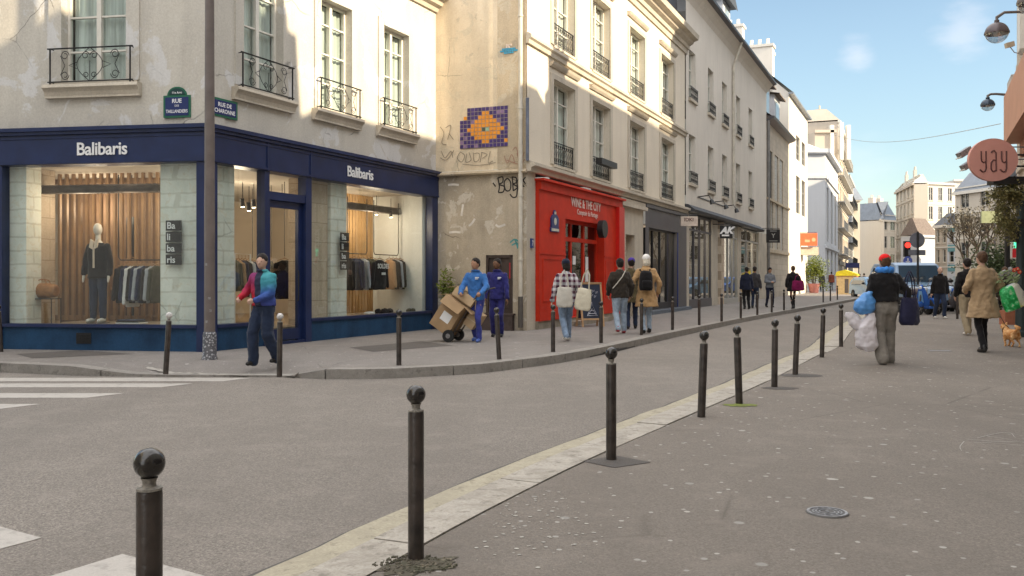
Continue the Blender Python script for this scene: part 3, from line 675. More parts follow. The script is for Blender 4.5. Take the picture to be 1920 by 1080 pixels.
# ---- the room behind the glass
rm = MB(); Zc = 3.52
room = [FL.at(.31, .14), FL.at(LLn - .12, .14), FR.at(RLn - .14, .14), FR.at(RLn - .14, 5.5), FL.at(.31, 6.6)]
def rp_(i, z): p = room[i]; return (p.x, p.y, z)
rm.add([rp_(i, .36) for i in range(5)], [(0, 1, 2, 3, 4)]); rm.build('shop_floor', M_floorw, B1)
rm = MB(); rm.add([rp_(i, Zc) for i in range(5)], [(4, 3, 2, 1, 0)]); rm.build('shop_ceiling', M_ceil, B1)
rm = MB(); M_inw = plain('shop_wall_cream', (.60, .52, .42), .85, var=.08, sc=1)
for a, b in ((2, 3), (3, 4), (4, 0)): rm.quad(rp_(a, .36), rp_(b, .36), rp_(b, Zc), rp_(a, Zc))
rm.build('shop_wall', M_inw, B1)
# shell of the house behind, seen only from other angles
sh = MB(FR.M); sh.box(.6, RLn - .3, 8.0, 8.3, ZL, ZTOP); sh.build('rear_wall', M_b1, B1)
pc = MB(FL.M)
for a, b, d in ((Lx(10, .2), Lx(52, .2), .42), (Lx(303, .2), Lx(371, .2), .45)): pc = MB(FL.M); pc.box(a, b, .16, .16 + d, .37, Zc - .01); pc.build('stone_pillar', M_stone, B1)
pc = MB(FL.M); pc.box(Lx(52, .7) + .05, Lx(78, .9), .66, 1.3, .37, Zc - .01); pc.build('stone_pillar', M_stonew, B1)
pc = MB(FR.M)
for a, b, d in ((.22, Rx(437, .2), .5), (Rx(618, .2), Rx(648, .2), .5)): pc = MB(FR.M); pc.box(a, b, .17, .17 + d, .37, Zc - .01); pc.build('stone_pillar', M_stone, B1)
pc = MB(FR.M); pc.box(Rx(583, .2), Rx(617, .2), .24, .8, .37, Zc - .01); pc.build('stone_pillar', M_stonew, B1)
pc = MB(FR.M); pc.box(RLn - .42, RLn - .15, .16, 3.2, .37, Zc - .01); pc.build('side_wall', plaster('side_wall_white', (.80, .82, .80), (.68, .70, .68), .4, 1.0, None, .2), B1)
# oak slat screens
sl_ = MB(FL.M); x = Lx(60, 1.7)
while x < Lx(300, 1.7):
    sl_.box(x, x + .05, 1.65, 1.72, .5, Zc - .02); x += .155
sl_.box(Lx(60, 1.7), Lx(300, 1.7), 1.741, 1.77, .5, .6); sl_.box(Lx(60, 1.7), Lx(300, 1.7), 1.741, 1.77, 3.3, 3.4)
sl_.build('slat_screen', M_oak, B1)
M_oakp = plain('oak_panel', (.52, .32, .14), .55, var=.2, sc=2)
sl_ = MB(FR.M); x = Rx(650, 1.5)
while x < RLn - .5:
    sl_.box(x, x + .10, 1.6, 1.66, .37, Zc - .02); x += .135
sl_.build('slat_screen', M_oakp, B1)
bp = MB(FL.M); bp.box(Lx(60, 1.7), Lx(300, 1.7) , 2.6, 2.64, .37, Zc - .02); bp.build('back_panel', plain('umber_panel', (.20, .12, .07), .7), B1)
M_steel = plain('rusty_steel', (.16, .13, .11), .6, .3, .4, .35, 6)
bm_ = MB(FL.M)
for z in (3.02, 3.16): bm_.box(Lx(60, .9), Lx(300, .9), .82, 1.0, z, z + .022)
bm_.box(Lx(60, .9), Lx(300, .9), .9, .92, 3.02, 3.16); bm_.build('steel_beam', M_steel, B1)
bm_ = MB(FR.M)
for z in (3.02, 3.16): bm_.box(Rx(650, .9), RLn - .42, .82, 1.0, z, z + .022)
bm_.box(Rx(650, .9), RLn - .42, .9, .92, 3.02, 3.16); bm_.build('steel_beam', M_steel, B1)
ds = MB(FL.M); ds.box(Lx(53), Lx(302), .16, 1.6, .37, .50); ds.build('display_platform', M_floorw, B1)
ds = MB(FR.M); ds.box(Rx(649), RLn - .43, .16, 1.5, .37, .48); ds.build('display_platform', M_floorw, B1)
# black name plates on the pillars
for Fc, xc, z0, wd, h in ((FL, Lx(325, .05), FL.z(325, 432), .30, .185), (FR, Rx(647, .05), FR.z(647, 452), .30, .19)):
    for k, s_ in enumerate(('Ba', 'li', 'ba', 'ris')):
        z = z0 - k * (h + .022); q = MB(Fc.M); q.box(xc - wd / 2, xc + wd / 2, .05, .075, z, z + h)
        pp = q.build('name_plate', M_blk, B1); text('lettering', s_, .17, M_white, pp, Fc.T(xc - wd / 2 + .02, .049, z + .035), .002, .003, 'LEFT')
# ---- shop lamps (lit in the photograph)
M_bulb = NB('bulb').set((1, .8, .5), .4, em=(1, .78, .48), es=12)
def spot_thing(loc, lab, group, mat=None):
    t = thing('spotlight', lab, 'spotlight', loc, 0, group)
    a = MB(); a.cyl((0, 0, .12), (0, 0, .45), .008, n=6); a.cyl((0, 0, -.02), (.0, -.05, .13), .045, .04, 12); a.M = Matrix.Translation(loc); a.build('lamp_head', M_blk, t)
    a = MB(); a.cyl((0, .004, -.03), (0, 0, -.022), .036, .036, 10); a.M = Matrix.Translation(loc); a.build('bulb', M_bulb, t)
    return t
def lamp(loc, e, size=.25, col=(1, .80, .58)):
    l = bpy.data.lights.new('shop_lamp', 'POINT'); l.energy = e; l.color = col; l.shadow_soft_size = size
    o = bpy.data.objects.new('shop_lamp', l); COL.objects.link(o); o.location = loc; return o
for x, y, e in ((2.6, 1.0, 55), (5.2, 1.0, 50), (8.0, 1.2, 0)):
    pass
lamp(FL.at(Lx(150, 1.0), 1.0, 2.8), 12); lamp(FL.at(Lx(250, 1.0), .8, 2.8), 13); lamp(FL.at(Lx(180, 2.2), 2.2, 2.8), 22)
lamp(FR.at(1.7, 1.6, 2.8), 16); lamp(FR.at(3.4, 2.4, 2.8), 22); lamp(FR.at(5.0, .9, 2.8), 16); lamp(FR.at(6.6, .9, 2.8), 22); lamp(FR.at(3.5, 4.2, 2.8), 22); lamp(FR.at(6.5, 2.6, 2.8), 26)
for px, py, D_ in ((455,385,17.9),(467,392,17.9),(476,386,18.2),(529,384,19.6),(602,385,21),(706,400,23.0),(733,405,23.4)):
    p = P(px, py, D_); 
    spot_thing(p, {455:'left black spotlight in the lit cluster behind the corner window',467:'lowest black spotlight in the lit cluster behind the corner window',476:'right black spotlight in the lit cluster behind the corner window',529:'black spotlight seen through the shop door glass',602:'black spotlight above the warm stone pillar right of the shop door',706:'small spotlight above the left end of the sale rack',733:'small spotlight above the right end of the sale rack'}[px], 'spotlights in the clothes shop')
# ================================================================ the taller limestone house and its bare gable
ZE = 13.2
B2 = thing('limestone_house', 'tall limestone house with bare tan gable, red wine bar and dark grey shop front', 'building', pC, FE.rz)
EL = FE.L
def Ex(px, y=0): return FE.s_(px, y)
def gx(px, y=0): return FG.s_(px, y)
ZS1, ZS2 = 4.16, 7.50                       # string courses
ZCO = 10.75
# gable, facing down the street towards the corner shop
mb = MB(FG.M); xs = gx(933)
mb.wall(0, xs, FG.z(930, 318), ZE, [], 0, 0); mb.build('gable_wall', M_gable, B2)
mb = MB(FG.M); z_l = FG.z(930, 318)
mb.box(xs, FG.L - .02, -.012, .2, z_l, ZE); mb.build('chimney_breast', M_gable2, B2)  # darker tone paints the sunless right strip of the gable into the render
dz0, dz1 = FG.z(945, 596), FG.z(945, 477)
dh = (gx(912), gx(962), ZL, FG.z(945, 478))
mb = MB(FG.M); mb.wall(0, FG.L, ZL, FG.z(930, 327), [dh], -.02, .22); mb.build('gable_base', M_gablelow, B2)
mb = MB(FG.M); z_ = FG.z(930, 327); mb.profx([(0, z_), (-.17, z_), (-.19, z_ + .035), (-.12, z_ + .06), (-.10, z_ + .09), (.0, z_ + .12)], -.02, FG.L + .02); mb.build('string_course', M_gable2, B2)
M_door = plain('old_brown_door', (.055, .038, .032), .6, var=.35, sc=3)
mb = MB(FG.M); a, b = dh[0], dh[1]
mb.box(a + .02, b - .02, .02, .06, .40, dh[3] - .02); mb.box(a, a + .06, -.03, .10, .40, dh[3]); mb.box(b - .06, b, -.03, .10, .40, dh[3]); mb.box(a, b, -.03, .10, dh[3] - .07, dh[3]); mb.box((a + b) / 2 - .02, (a + b) / 2 + .02, .0, .05, .42, dh[3] - .07)
mb.box(a + .12, (a + b) / 2 - .08, .005, .03, .6, 1.2); mb.box((a + b) / 2 + .08, b - .12, .005, .03, .6, 1.2)
dd = mb.build('door', M_door, B2)
mb = MB(FG.M); mb.box(gx(908), gx(966), -.22, -.055, ZL, .42); mb.box(gx(906), gx(968), -.24, -.055, .422, .47); mb.build('door_step', plain('dark_stone_step', (.075, .055, .05), .8, var=.3), B2)
mb = MB(FG.M); mb.box(gx(955), gx(961), -.012, .015, 1.35, 1.75); mb.build('notice', plain('red_notice', (.36, .02, .03), .6), dd)
# purple and orange tile panel: a plain geometric pattern stands in for the mosaic artwork
M_tp = plain('tile_purple', (.06, .035, .17), .3, var=.4, sc=9); M_to = plain('tile_orange', (.78, .30, .03), .35, var=.15, sc=9); M_tv = plain('tile_violet', (.26, .17, .30), .4, var=.3, sc=9); M_tg = plain('tile_green', (.32, .48, .33), .4); M_td = plain('tile_darkgreen', (.07, .10, .07), .4); M_grout = plain('tile_grout', (.40, .34, .30), .9)
mx0, mx1 = gx(863), gx(953); mz0, mz1 = FG.z(908, 277), FG.z(908, 201)
nx, nzz = 13, 10; cw = (mx1 - mx0) / nx; chh = (mz1 - mz0) / nzz
mb = MB(FG.M); rr = random.Random(4); mb.m = 0
mb.box(mx0, mx1, -.022, -.002, mz0, mz1 - 3 * chh); mb.box(mx0 + 2 * cw, mx1, -.022, -.002, mz1 - 3 * chh, mz1)
for j in range(nzz):
    for i in range(nx):
        if (j >= 7 and i < 1) or (j >= 8 and i < 2): continue
        dx_ = abs(i - 6.5); dy_ = abs(j - 4.2)
        k = 2 if dx_ / 5.2 + dy_ / 4.3 < 1.0 else 1
        if k == 2 and dx_ / 5.2 + dy_ / 4.3 < .28: k = 4 if (i + j) % 2 else 5
        if k == 1 and rr.random() < .14: k = 3
        if k == 1 and (i, j) in ((1, 7), (0, 1), (12, 1)): k = 2
        x, z = mx0 + i * cw, mz0 + j * chh
        mb.box(x + .008, x + cw - .008, -.030, -.022, z + .008, z + chh - .008, k)
mb.build('tile_panel', [M_grout, M_tp, M_to, M_tv, M_tg, M_td], None, label='purple and orange square-tile panel high on the tan gable', cat='tile panel')
mb = MB(FG.M); M_tb = plain('tile_blue', (.05, .30, .48), .35, var=.25, sc=9); M_tw = plain('tile_pale', (.62, .52, .46), .4)
rows = ['..xxxxx..', 'xxxxxxxxx', '.xxxxxxx.', '...ww....', '...www...']
bx0, bx1 = gx(938), gx(971); bz = FG.z(955, 101); c_ = (bx1 - bx0) / 9
for j, row in enumerate(rows):
    for i, ch in enumerate(row):
        if ch != '.': mb.box(bx0 + i * c_ + .004, bx0 + (i + 1) * c_ - .004, -.028, -.0125, bz + j * c_ * .92 + .004, bz + (j + 1) * c_ * .92 - .004, 0 if ch == 'x' else 1)
mb.build('tile_panel', [M_tb, M_tw], None, label='small blue tile motif above the large purple tile panel', cat='tile panel')
# graffiti: painted strokes on the gable
def strokes(name, Fc, pls, wpx, mat, y=-.0245, lab=None, par=None):
    mb = MB(Fc.M)
    for pl in pls:
        ps = [Vector((Fc.s_(px), Fc.z(px, py))) for px, py in pl]; cc = catmull(ps, .03)
        wd = wpx * Fc.D(pl[0][0]) / F / 2
        o1 = offset(cc, wd); o2 = offset(cc, -wd)
        for i in range(len(cc) - 1): mb.add([(o1[i].x, y, o1[i].y), (o2[i].x, y, o2[i].y), (o2[i+1].x, y, o2[i+1].y), (o1[i+1].x, y, o1[i+1].y)], [(0, 1, 2, 3)])
    return mb.build(name, mat, par or B2, label=lab)
M_tag = plain('black_spray', (.030, .026, .024), .7); M_tag2 = plain('faded_spray', (.26, .22, .17), .8); M_tag3 = plain('teal_spray', (.10, .33, .33), .8); M_tagr = plain('faded_red_spray', (.36, .20, .15), .8); M_wsp = plain('white_smear', (.70, .66, .60), .9)
strokes('graffiti', FG, [[(934,333),(937,350),(935,361)],[(934,334),(943,332),(943,342),(936,346),(946,350),(944,360),(935,361)],[(952,334),(946,342),(949,357),(957,356),(958,342),(952,334)],[(961,331),(963,358)],[(961,332),(969,334),(968,343),(962,345),(971,351),(963,358)],[(976,333),(970,342),(973,354),(979,350),(980,338),(976,333)],[(986,332),(972,352),(969,368),(962,370),(957,364)],[(975,345),(984,350)],[(925,343),(930,350)],[(980,336),(986,345)]], 2.6, M_tag)
strokes('graffiti', FG, [[(864,285),(858,296),(866,304),(872,292),(864,285)],[(876,288),(874,304),(884,300),(880,286)],[(888,286),(890,303),(898,300),(899,288),(890,288)],[(904,285),(901,304)],[(904,286),(914,290),(905,297)],[(920,284),(916,305),(925,302)],[(868,308),(900,310),(930,305)]], 1.2, M_tag2)
strokes('graffiti', FG, [[(826,238),(833,250),(829,268),(838,272)],[(836,240),(846,236),(840,262)],[(828,283),(835,296),(846,284),(850,296)],[(826,296),(838,300),(852,282)],[(842,250),(851,262)]], 1.2, M_tag2)
strokes('graffiti', FG, [[(946,292),(952,306),(960,290),(966,306)],[(970,288),(976,300),(984,286)],[(962,282),(968,276),(972,290)],[(950,300),(975,308),(985,298)]], 1.2, M_tagr)
strokes('graffiti', FG, [[(957,455),(965,449),(972,452),(978,460)],[(960,460),(970,456),(976,466)],[(966,448),(972,466)]], 3.0, M_tag3)
for pl_ in [[(841,347),(851,346),(861,347)],[(843,436),(855,435),(864,436)],[(930,421),(936,425),(948,421)],[(869,383),(867,397),(866,405)],[(880,424),(887,417),(891,410)]]: strokes('paint_smear', FG, [pl_], 4.0, M_wsp)
# downpipe on the corner
def pipe(name, parent, pts, r, mat, clamps=(), Fc=None):
    mb = MB(Fc.M if Fc else None); mb.tube(pts, r, 10)
    for z in clamps: mb.cyl((pts[0][0], pts[0][1], z), (pts[0][0], pts[0][1], z + .05), r * 1.25, n=10)
    return mb.build(name, mat, parent, smooth=True)
px_ = FG.L - .12
pipe('downpipe', B2, [(px_, -.14, .9), (px_, -.14, 12.8)], .055, M_pipe, (1.8, 3.4, 5.6, 7.9, 10.2), FG)
pipe('downpipe_shoe', B2, [(px_, -.14, .12), (px_, -.14, .9)], .062, plain('cast_iron_shoe', (.10, .09, .08), .6), (), FG)
mb = MB(FG.M); rr = random.Random(8)
mb.cyl((px_, -.14, FG.z(985, 545)), (px_, -.14, FG.z(985, 185)), .0565, n=10); mb.build('pipe_paint', plain('pipe_blue_grey', (.12, .15, .22), .6, var=.5, sc=5), B2, smooth=True) if False else None
mb = MB(FG.M); mb.cyl((px_ + .17, -.10, 4.3), (px_ + .17, -.10, FG.z(990, 185)), .045, n=8); mb.build('cable_duct', plain('duct_blue_grey', (.13, .15, .20), .55, var=.4, sc=3), B2, smooth=True)
# ---- street facade
Wp1 = [(1037, 1077), (1110, 1143.5), (1180, 1208), (1239, 1263)]
S1a, S1b = 4.42, 6.72; S2a, S2b = 7.64, 9.92
holes1 = [(Ex(a), Ex(b), S1a, S1b) for a, b in Wp1]; holes2 = [(Ex(a), Ex(b), S2a, S2b) for a, b in Wp1]
mb = MB(FE.M); mb.wall(.0, EL, ZS1, ZCO + .05, holes1 + holes2, 0, .32); mb.build('wall', M_red_b, B2)
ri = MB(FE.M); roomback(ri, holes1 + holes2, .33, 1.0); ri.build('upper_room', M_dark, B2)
for row, hs in enumerate((holes1, holes2)):
    for i, q in enumerate(hs):
        w_ = casement('window', B2, FE.T(q[0], 0, q[2]), q[1] - q[0], q[3] - q[2], .26, (.25, .52, .79), M_winw, M_curtw if (i + row) % 3 else M_curt)
        wd = q[1] - q[0]; r_ = railing(wd - .04, .62, 1, -.04); r_.M = FE.T((q[0] + q[1]) / 2, .0, q[2] + .02); r_.build('railing', M_iron, w_)
        s_ = MB(FE.M); s_.box(q[0] - .02, q[1] + .02, -.05, .2, q[2] - .07, q[2] - .002); s_.build('sill', M_redtrim, w_)
        # moulded frame with a little hood
        t_ = MB(FE.M); s = .20
        t_.box(q[0] - s, q[0], -.03, .01, q[2], q[3] + .14); t_.box(q[1], q[1] + s, -.03, .01, q[2], q[3] + .14); t_.box(q[0], q[1], -.03, .01, q[3] + .002, q[3] + .14)
        t_.profx([(.0, q[3] + .30), (-.05, q[3] + .30), (-.10, q[3] + .36), (-.13, q[3] + .42), (0, q[3] + .44)], q[0] - s - .06, q[1] + s + .06); t_.build('surround', M_redtrim, w_)
        if row == 0 and i == 1:
            bx = MB(FE.M); bx.box(q[0] + .1, q[1] - .1, -.28, -.08, q[2] + .38, q[2] + .56); bx.build('planter', M_blk, w_)
for z, pr, nm in ((ZS1, .24, 'string_course'), (ZS2 - .12, .14, 'string_course')):
    mb = MB(FE.M); mb.profx([(0, z - .12), (-pr * .5, z - .12), (-pr * .6, z - .02), (-pr, z + .02), (-pr, z + .10), (-pr * .4, z + .15), (0, z + .17)], -.05, EL + .05); mb.build(nm, M_redtrim, B2)
mb = MB(FE.M); mb.profx([(.3, ZCO), (-.06, ZCO), (-.08, ZCO + .18), (-.14, ZCO + .2), (-.16, ZCO + .34), (-.30, ZCO + .42), (-.34, ZCO + .5), (-.52, ZCO + .56), (-.56, ZCO + .74), (.3, ZCO + .76)], -.1, EL + .25); mb.build('cornice', M_redtrim, B2)
mb = MB(FE.M); mb.add([(-.02, .1, ZCO + .76), (EL, .1, ZCO + .76), (EL, 1.0, ZCO + 3.2), (-.02, 1.0, ZCO + 3.2), (EL, 6, ZCO + 4.2), (-.02, 6, ZCO + 4.2)], [(0, 1, 2, 3), (3, 2, 4, 5)])
mb.quad((EL, .1, ZCO + .76), (EL, 6, ZCO + .76), (EL, 6, ZCO + 4.2), (EL, 1, ZCO + 3.2)); mb.build('roof', M_slate, B2)
mb = MB(FE.M); mb.box(EL - 1.6, EL - .1, .3, 1.5, ZCO + .76, ZCO + 2.6); mb.build('dormer', M_slate, B2)
# body behind: east end wall and gable back
mb = MB(FE.M); mb.quad((EL - .01, 0, 3), (EL - .01, 8, 3), (EL - .01, 8, ZCO + .8), (EL - .01, 0, ZCO + .8)); mb.build('end_wall', M_b3, B2)
# ---- ground floor piers
def pier(a, b, z0=ZL, z1=ZS1 - .12, y=0, mat=None):
    mb = MB(FE.M); mb.box(a, b, y, .4, z0, z1); return mb.build('pier', mat or M_redtrim, B2)
rA, rB = Ex(1004), Ex(1159)
pier(0.0, rA - .002)
# red wine bar front
M_redd = M_red
zr0, zr1 = .50, 3.86
dA, dB = Ex(1054), Ex(1127)
dzt = FE.z(1060, 411)
mb = MB(FE.M)
mb.box(rA, rB, -.16, .3, zr1 - .22, zr1); mb.box(rA - .06, rB + .05, -.26, .3, zr1 + .002, zr1 + .06)
mb.build('fascia', M_red, B2)
mb = MB(FE.M); mb.wall(rA, rB - .55, zr0 - .25, zr1 - .221, [(dA, dB, zr0 - .25, dzt)], -.10, .30)
mb.box(rA + .001, rA + .02, -.10, .2, zr0 - .25, zr1 - .222); mb.box(rA, dA, -.118, -.101, 1.98, 2.03); mb.box(dB, rB - .55, -.118, -.101, 2.00, 2.05)
mb.box(rA, dA, -.112, -.101, zr0 - .25, zr0 + .02)
for (a, b, c_, e_) in ((rA + .25, dA - .2, .75, 1.88), (dB + .12, rB - .68, .75, 1.9)):
    mb.box(a, b, -.114, -.101, c_, c_ + .03); mb.box(a, b, -.114, -.101, e_ - .03, e_); mb.box(a, a + .03, -.114, -.101, c_ + .03, e_ - .03); mb.box(b - .03, b, -.114, -.101, c_ + .03, e_ - .03)
mb.build('red_panel', M_red, B2)
mb = MB(FE.M); mb.box(rB - .55, rB, -.22, .3, zr0 - .28, zr1 - .221); mb.build('pilaster', plain('red_bright', (.56, .018, .012), .35, var=.1), B2)
mb = MB(FE.M); mb.box(rA, rB, -.08, .4, ZL, zr0 - .252); mb.box(dA, dB, -.35, -.082, ZL, .16); mb.build('stone_base', plaster('rough_base_stone', (.36, .31, .25), (.2, .18, .14), .8, 1.5), B2)
# glazed door set back in the red front: three lights and transoms
wd = dB - dA; f1 = zr0 - .25
mb = MB(FE.M); Y0 = .13
xs_ = [dA, dA + .09, dA + wd * .30, dA + wd * .30 + .1, dA + wd * .62, dA + wd * .62 + .12, dB - .09, dB]
zt_ = FE.z(1060, 447)
for a, b in ((0, 1), (2, 3), (4, 5), (6, 7)): mb.box(xs_[a], xs_[b], Y0, Y0 + .07, f1, dzt - .09)
mb.box(dA, dB, Y0, Y0 + .07, dzt - .088, dzt); mb.box(dA + .001, dB - .001, Y0 - .01, Y0 + .08, zt_ - .06, zt_ + .06)
for a, b in ((1, 2), (3, 4), (5, 6)): mb.box(xs_[a], xs_[b], Y0 + .01, Y0 + .06, f1, f1 + .55)
rd = mb.build('door', M_red, B2)
for k, (a, b) in enumerate(((1, 2), (3, 4), (5, 6))):
    q = MB(FE.M); q.quad((xs_[a], Y0 + .04, f1 + .55), (xs_[b], Y0 + .04, f1 + .55), (xs_[b], Y0 + .04, dzt - .09), (xs_[a], Y0 + .04, dzt - .09)); q.build('pane', M_pane, rd)
    q = MB(FE.M); q.box(xs_[a] + .18, xs_[a] + .42, Y0 + .034, Y0 + .037, 1.75 - .5 * (k == 2), 2.0); q.build('notice', M_white, rd) if k else None
q = MB(FE.M); roomback(q, [(dA, dB, f1, dzt)], Y0 + .1, 2.4, .02); q.build('bar_room', M_dark, B2)
M_letr = plain('letter_pale_pink', (.80, .60, .54), .5, var=.03)
tcx = Ex(1093)
text('lettering', 'WINE & THE CITY', .36, M_letr, B2, FE.T(tcx, -.115, FE.z(1093, 392)), .004, .006, sx=.88)
text('lettering', 'Comptoir du Partage', .21, M_letr, B2, FE.T(tcx + .1, -.115, FE.z(1093, 405)), .003, .001)
# blue crest shaped plaque, clock-like lamp, house number
def plaque(px, py, s=1.0, Fc=FE, y=-.12, lab=''):
    c = Fc.at(Fc.s_(px), y, Fc.z(px, py)); t = thing('street_plaque', lab, 'plaque', c, Fc.rz)
    M = Matrix.Translation(c) @ Matrix.Rotation(Fc.rz, 4, 'Z')
    return t, M
t, M = plaque(1032, 414, 1, FE, -.12, 'small dark blue shield plaque on the red wine bar front')
sh = [(-.30, -.30), (.30, -.30), (.30, -.20), (.26, -.18), (.27, .06), (.18, .14), (.10, .16), (.04, .28), (-.04, .28), (-.10, .16), (-.18, .14), (-.27, .06), (-.26, -.18), (-.30, -.20)]
mb = MB(M); mb.prism(sh, -.02, .015); mb.build('shield', plain('plaque_blue', (.02, .04, .16), .3), t)
mb = MB(M); mb.box(-.26, .26, -.026, -.021, -.28, -.21); mb.ball((0, -.025, -.02), (.10, .006, .1), 10); mb.box(-.06, .06, -.026, -.021, .17, .24); mb.build('emblem', plain('plaque_cream', (.6, .58, .5), .5), t)
c = FE.at(Ex(1112), -.30, FE.z(1112, 430)); t = thing('wall_lantern', 'round black lamp on the red front beside the door lights', 'lantern', c, FE.rz)
mb = MB(Matrix.Translation(c) @ Matrix.Rotation(FE.rz, 4, 'Z')); mb.cyl((0, -.09, 0), (0, .09, 0), .27, n=24); mb.box(-.02, .02, .09, .2, -.02, .02); mb.build('drum', M_blk, t, bevel=.01)
c = FE.at(Ex(996), -.03, FE.z(996, 456)); t = thing('number_plate', 'small blue house number 7 plate on the stone pier', 'number plate', c, FE.rz); M7 = Matrix.Translation(c) @ Matrix.Rotation(FE.rz, 4, 'Z')
mb = MB(M7); mb.box(-.07, .07, -.01, .03, -.12, .12); mb.build('plate', plain('plate_blue', (.03, .06, .2), .3), t); text('digit', '7', .2, M_white, t, M7 @ Matrix.Translation((0, -.012, -.07)), .001)
# passage door between the two shops
sA, sB = rB + .002, Ex(1206)
pdA, pdB = Ex(1173), Ex(1190); pdz = FE.z(1180, 440)
mb = MB(FE.M); mb.wall(sA, sB - .002, ZL, ZS1 - .13, [(pdA, pdB, ZL, pdz)], 0, .5); mb.build('passage_wall', M_redtrim, B2)
mb = MB(FE.M); mb.box(sA - .05, sB + .05, -.16, .0, ZS1 - .42, ZS1 - .3); mb.box(sA, sB, -.1, .0, ZS1 - .298, ZS1 - .16); mb.build('lintel', M_redtrim, B2)
mb = MB(FE.M); mb.box(pdA, pdB, .3, .36, ZL, pdz - .6); mb.box(pdA, pdB, .3, .36, pdz - .55, pdz); mb.build('door', M_stonew, B2)
# dark grey shop front
gA, gB = Ex(1206), EL - .02; gz1 = FE.z(1240, 397)
wA, wB = Ex(1213), Ex(1266); wz1 = FE.z(1215, 427)
mb = MB(FE.M); mb.wall(gA, gB, ZL, gz1, [(wA, wB, .18, wz1)], -.08, .32); mb.build('grey_panel', M_grey, B2)
mb = MB(FE.M); mb.box(gA - .03, gB + .02, -.14, .1, gz1 + .001, gz1 + .12); mb.build('fascia', M_grey, B2)
mb = MB(FE.M); n = 4
for k in range(n + 1):
    x = wA + (wB - wA) * k / n; mb.box(x - .035, x + .035, .06, .14, .18, wz1)
mb.box(wA, wB, .055, .145, wz1 - .06, wz1 - .001); mb.box(wA, wB, .055, .145, .181, .42)
w_ = mb.build('shop_window', M_blk, B2)
mb = MB(FE.M); mb.quad((wA, .1, .42), (wB, .1, .42), (wB, .1, wz1 - .06), (wA, .1, wz1 - .06)); mb.build('pane', M_glass, w_)
mb = MB(FE.M); mb.box(wB + .001, wB + .05, -.12, .0, .2, wz1); mb.build('jamb', plain('jamb_blue', (.012, .03, .14), .4), B2)
mb = MB(FE.M); roomback(mb, [(wA, wB, .2, wz1)], .2, 2.6, .15); mb.build('shop_interior', plain('shop_interior_warm', (.20, .18, .16), .9, var=.3, sc=1), B2)
mb = MB(FE.M); mb.box(gA, gB, -.30, -.082, ZL, .17); mb.build('step', plain('step_blue_grey', (.12, .14, .17), .7), B2)
lamp(FE.at((wA + wB) / 2, 1.0, 2.9), 24)
for k_ in range(9):
    q = MB(FE.M); x_ = wA + .35 + k_ * (wB - wA - .7) / 8; h_ = .9 + .5 * ((k_ * 7) % 5) / 5; q.prism([(x_ - .16, .5), (x_ + .16, .5), (x_ + .13, h_ + .4), (x_ + .05, h_ + .62), (x_ - .05, h_ + .62), (x_ - .13, h_ + .4)], .7 + .1 * (k_ % 3), .8 + .1 * (k_ % 3)); q.build('display_dress', (M_white, M_navy, M_oak, M_grey, M_stonew)[k_ % 5], B2)
# ================================================================ generic house for the rest of the street
def hang(M, name, lab, cat, boxes): pass
def row_windows(parent, Fc, xs_, wd, z0, h, recess=.22, rail=True, sillp=.10, mat=None, trans=(.3, .65), curt=None, pane=None, rail_h=.5, surround=None, dup=None):
    """one window modelled, the others copied along the facade"""
    out = []
    x = xs_[0]; w_ = casement('window', parent, Fc.T(x, 0, z0), wd, h, recess, trans, mat or M_winw, curt, pane)
    if sillp:
        s_ = MB(Fc.M); s_.box(x - .1, x + wd + .1, -sillp, .12, z0 - .12, z0 - .004); s_.build('sill', M_b1trim, w_)
    if rail:
        r_ = railing(wd + .05, rail_h, 1, .09); r_.M = Fc.T(x + wd / 2, 0, z0); r_.build('railing', M_iron, w_)
    out.append(w_)
    for x2 in xs_[1:]:
        c = w_.copy(); COL.objects.link(c); c.location = c.location + PWrot(parent) @ (Fc.u * (x2 - x))
        for ch in w_.children: k = ch.copy(); COL.objects.link(k); k.parent = c
        out.append(c)
    return out
def PWrot(p): return PW[p.name].to_3x3().inverted()
# ---- house 3: long grey-beige front with five bays
p3 = FE.at(Ex(1286)); p3e = FE.at(Ex(1437)); F3 = Fac(p3, p3e)
B3 = thing('beige_house', 'long grey-beige rendered house with five bays of tall windows and a dark gutter line', 'building', p3, F3.rz)
def X3(px): return F3.s_(px)
zg3 = 13.6
cols3 = [1298, 1330, 1357, 1383, 1406]; wd3 = 1.25
x3s = [X3(p) - wd3 / 2 for p in cols3]; x3s = [x3s[0] + k * (x3s[4] - x3s[0]) / 4 + .2 * math.sin(k * 2) for k in range(5)]
za, zb = F3.z(1298, 188), F3.z(1298, 345)
holes = [(x, x + wd3, zb, zb + 2.1) for x in x3s] + [(x, x + wd3, za, za + 2.1) for x in x3s]
mb = MB(F3.M); mb.wall(0, F3.L, F3.z(1300, 388), zg3, holes, 0, .3); mb.build('wall', M_b3, B3)
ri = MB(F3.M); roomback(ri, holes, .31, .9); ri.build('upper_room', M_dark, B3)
row_windows(B3, F3, x3s, wd3, zb, 2.1, curt=M_curt); row_windows(B3, F3, x3s, wd3, za, 2.1, curt=M_curt)
mb = MB(F3.M); mb.profx([(0, zg3 - .5), (-.12, zg3 - .3), (-.3, zg3 - .1), (-.42, zg3), (0, zg3)], 0, F3.L); mb.build('cornice', M_b3, B3)
mb = MB(F3.M); mb.profx([(-.1, zg3 + .02), (-.5, zg3 + .0), (-.62, zg3 + .05), (-.62, zg3 + .18), (-.1, zg3 + .2)], -.1, F3.L + .1); mb.build('gutter_channel', plain('gutter_dark', (.07, .07, .075), .5), B3)
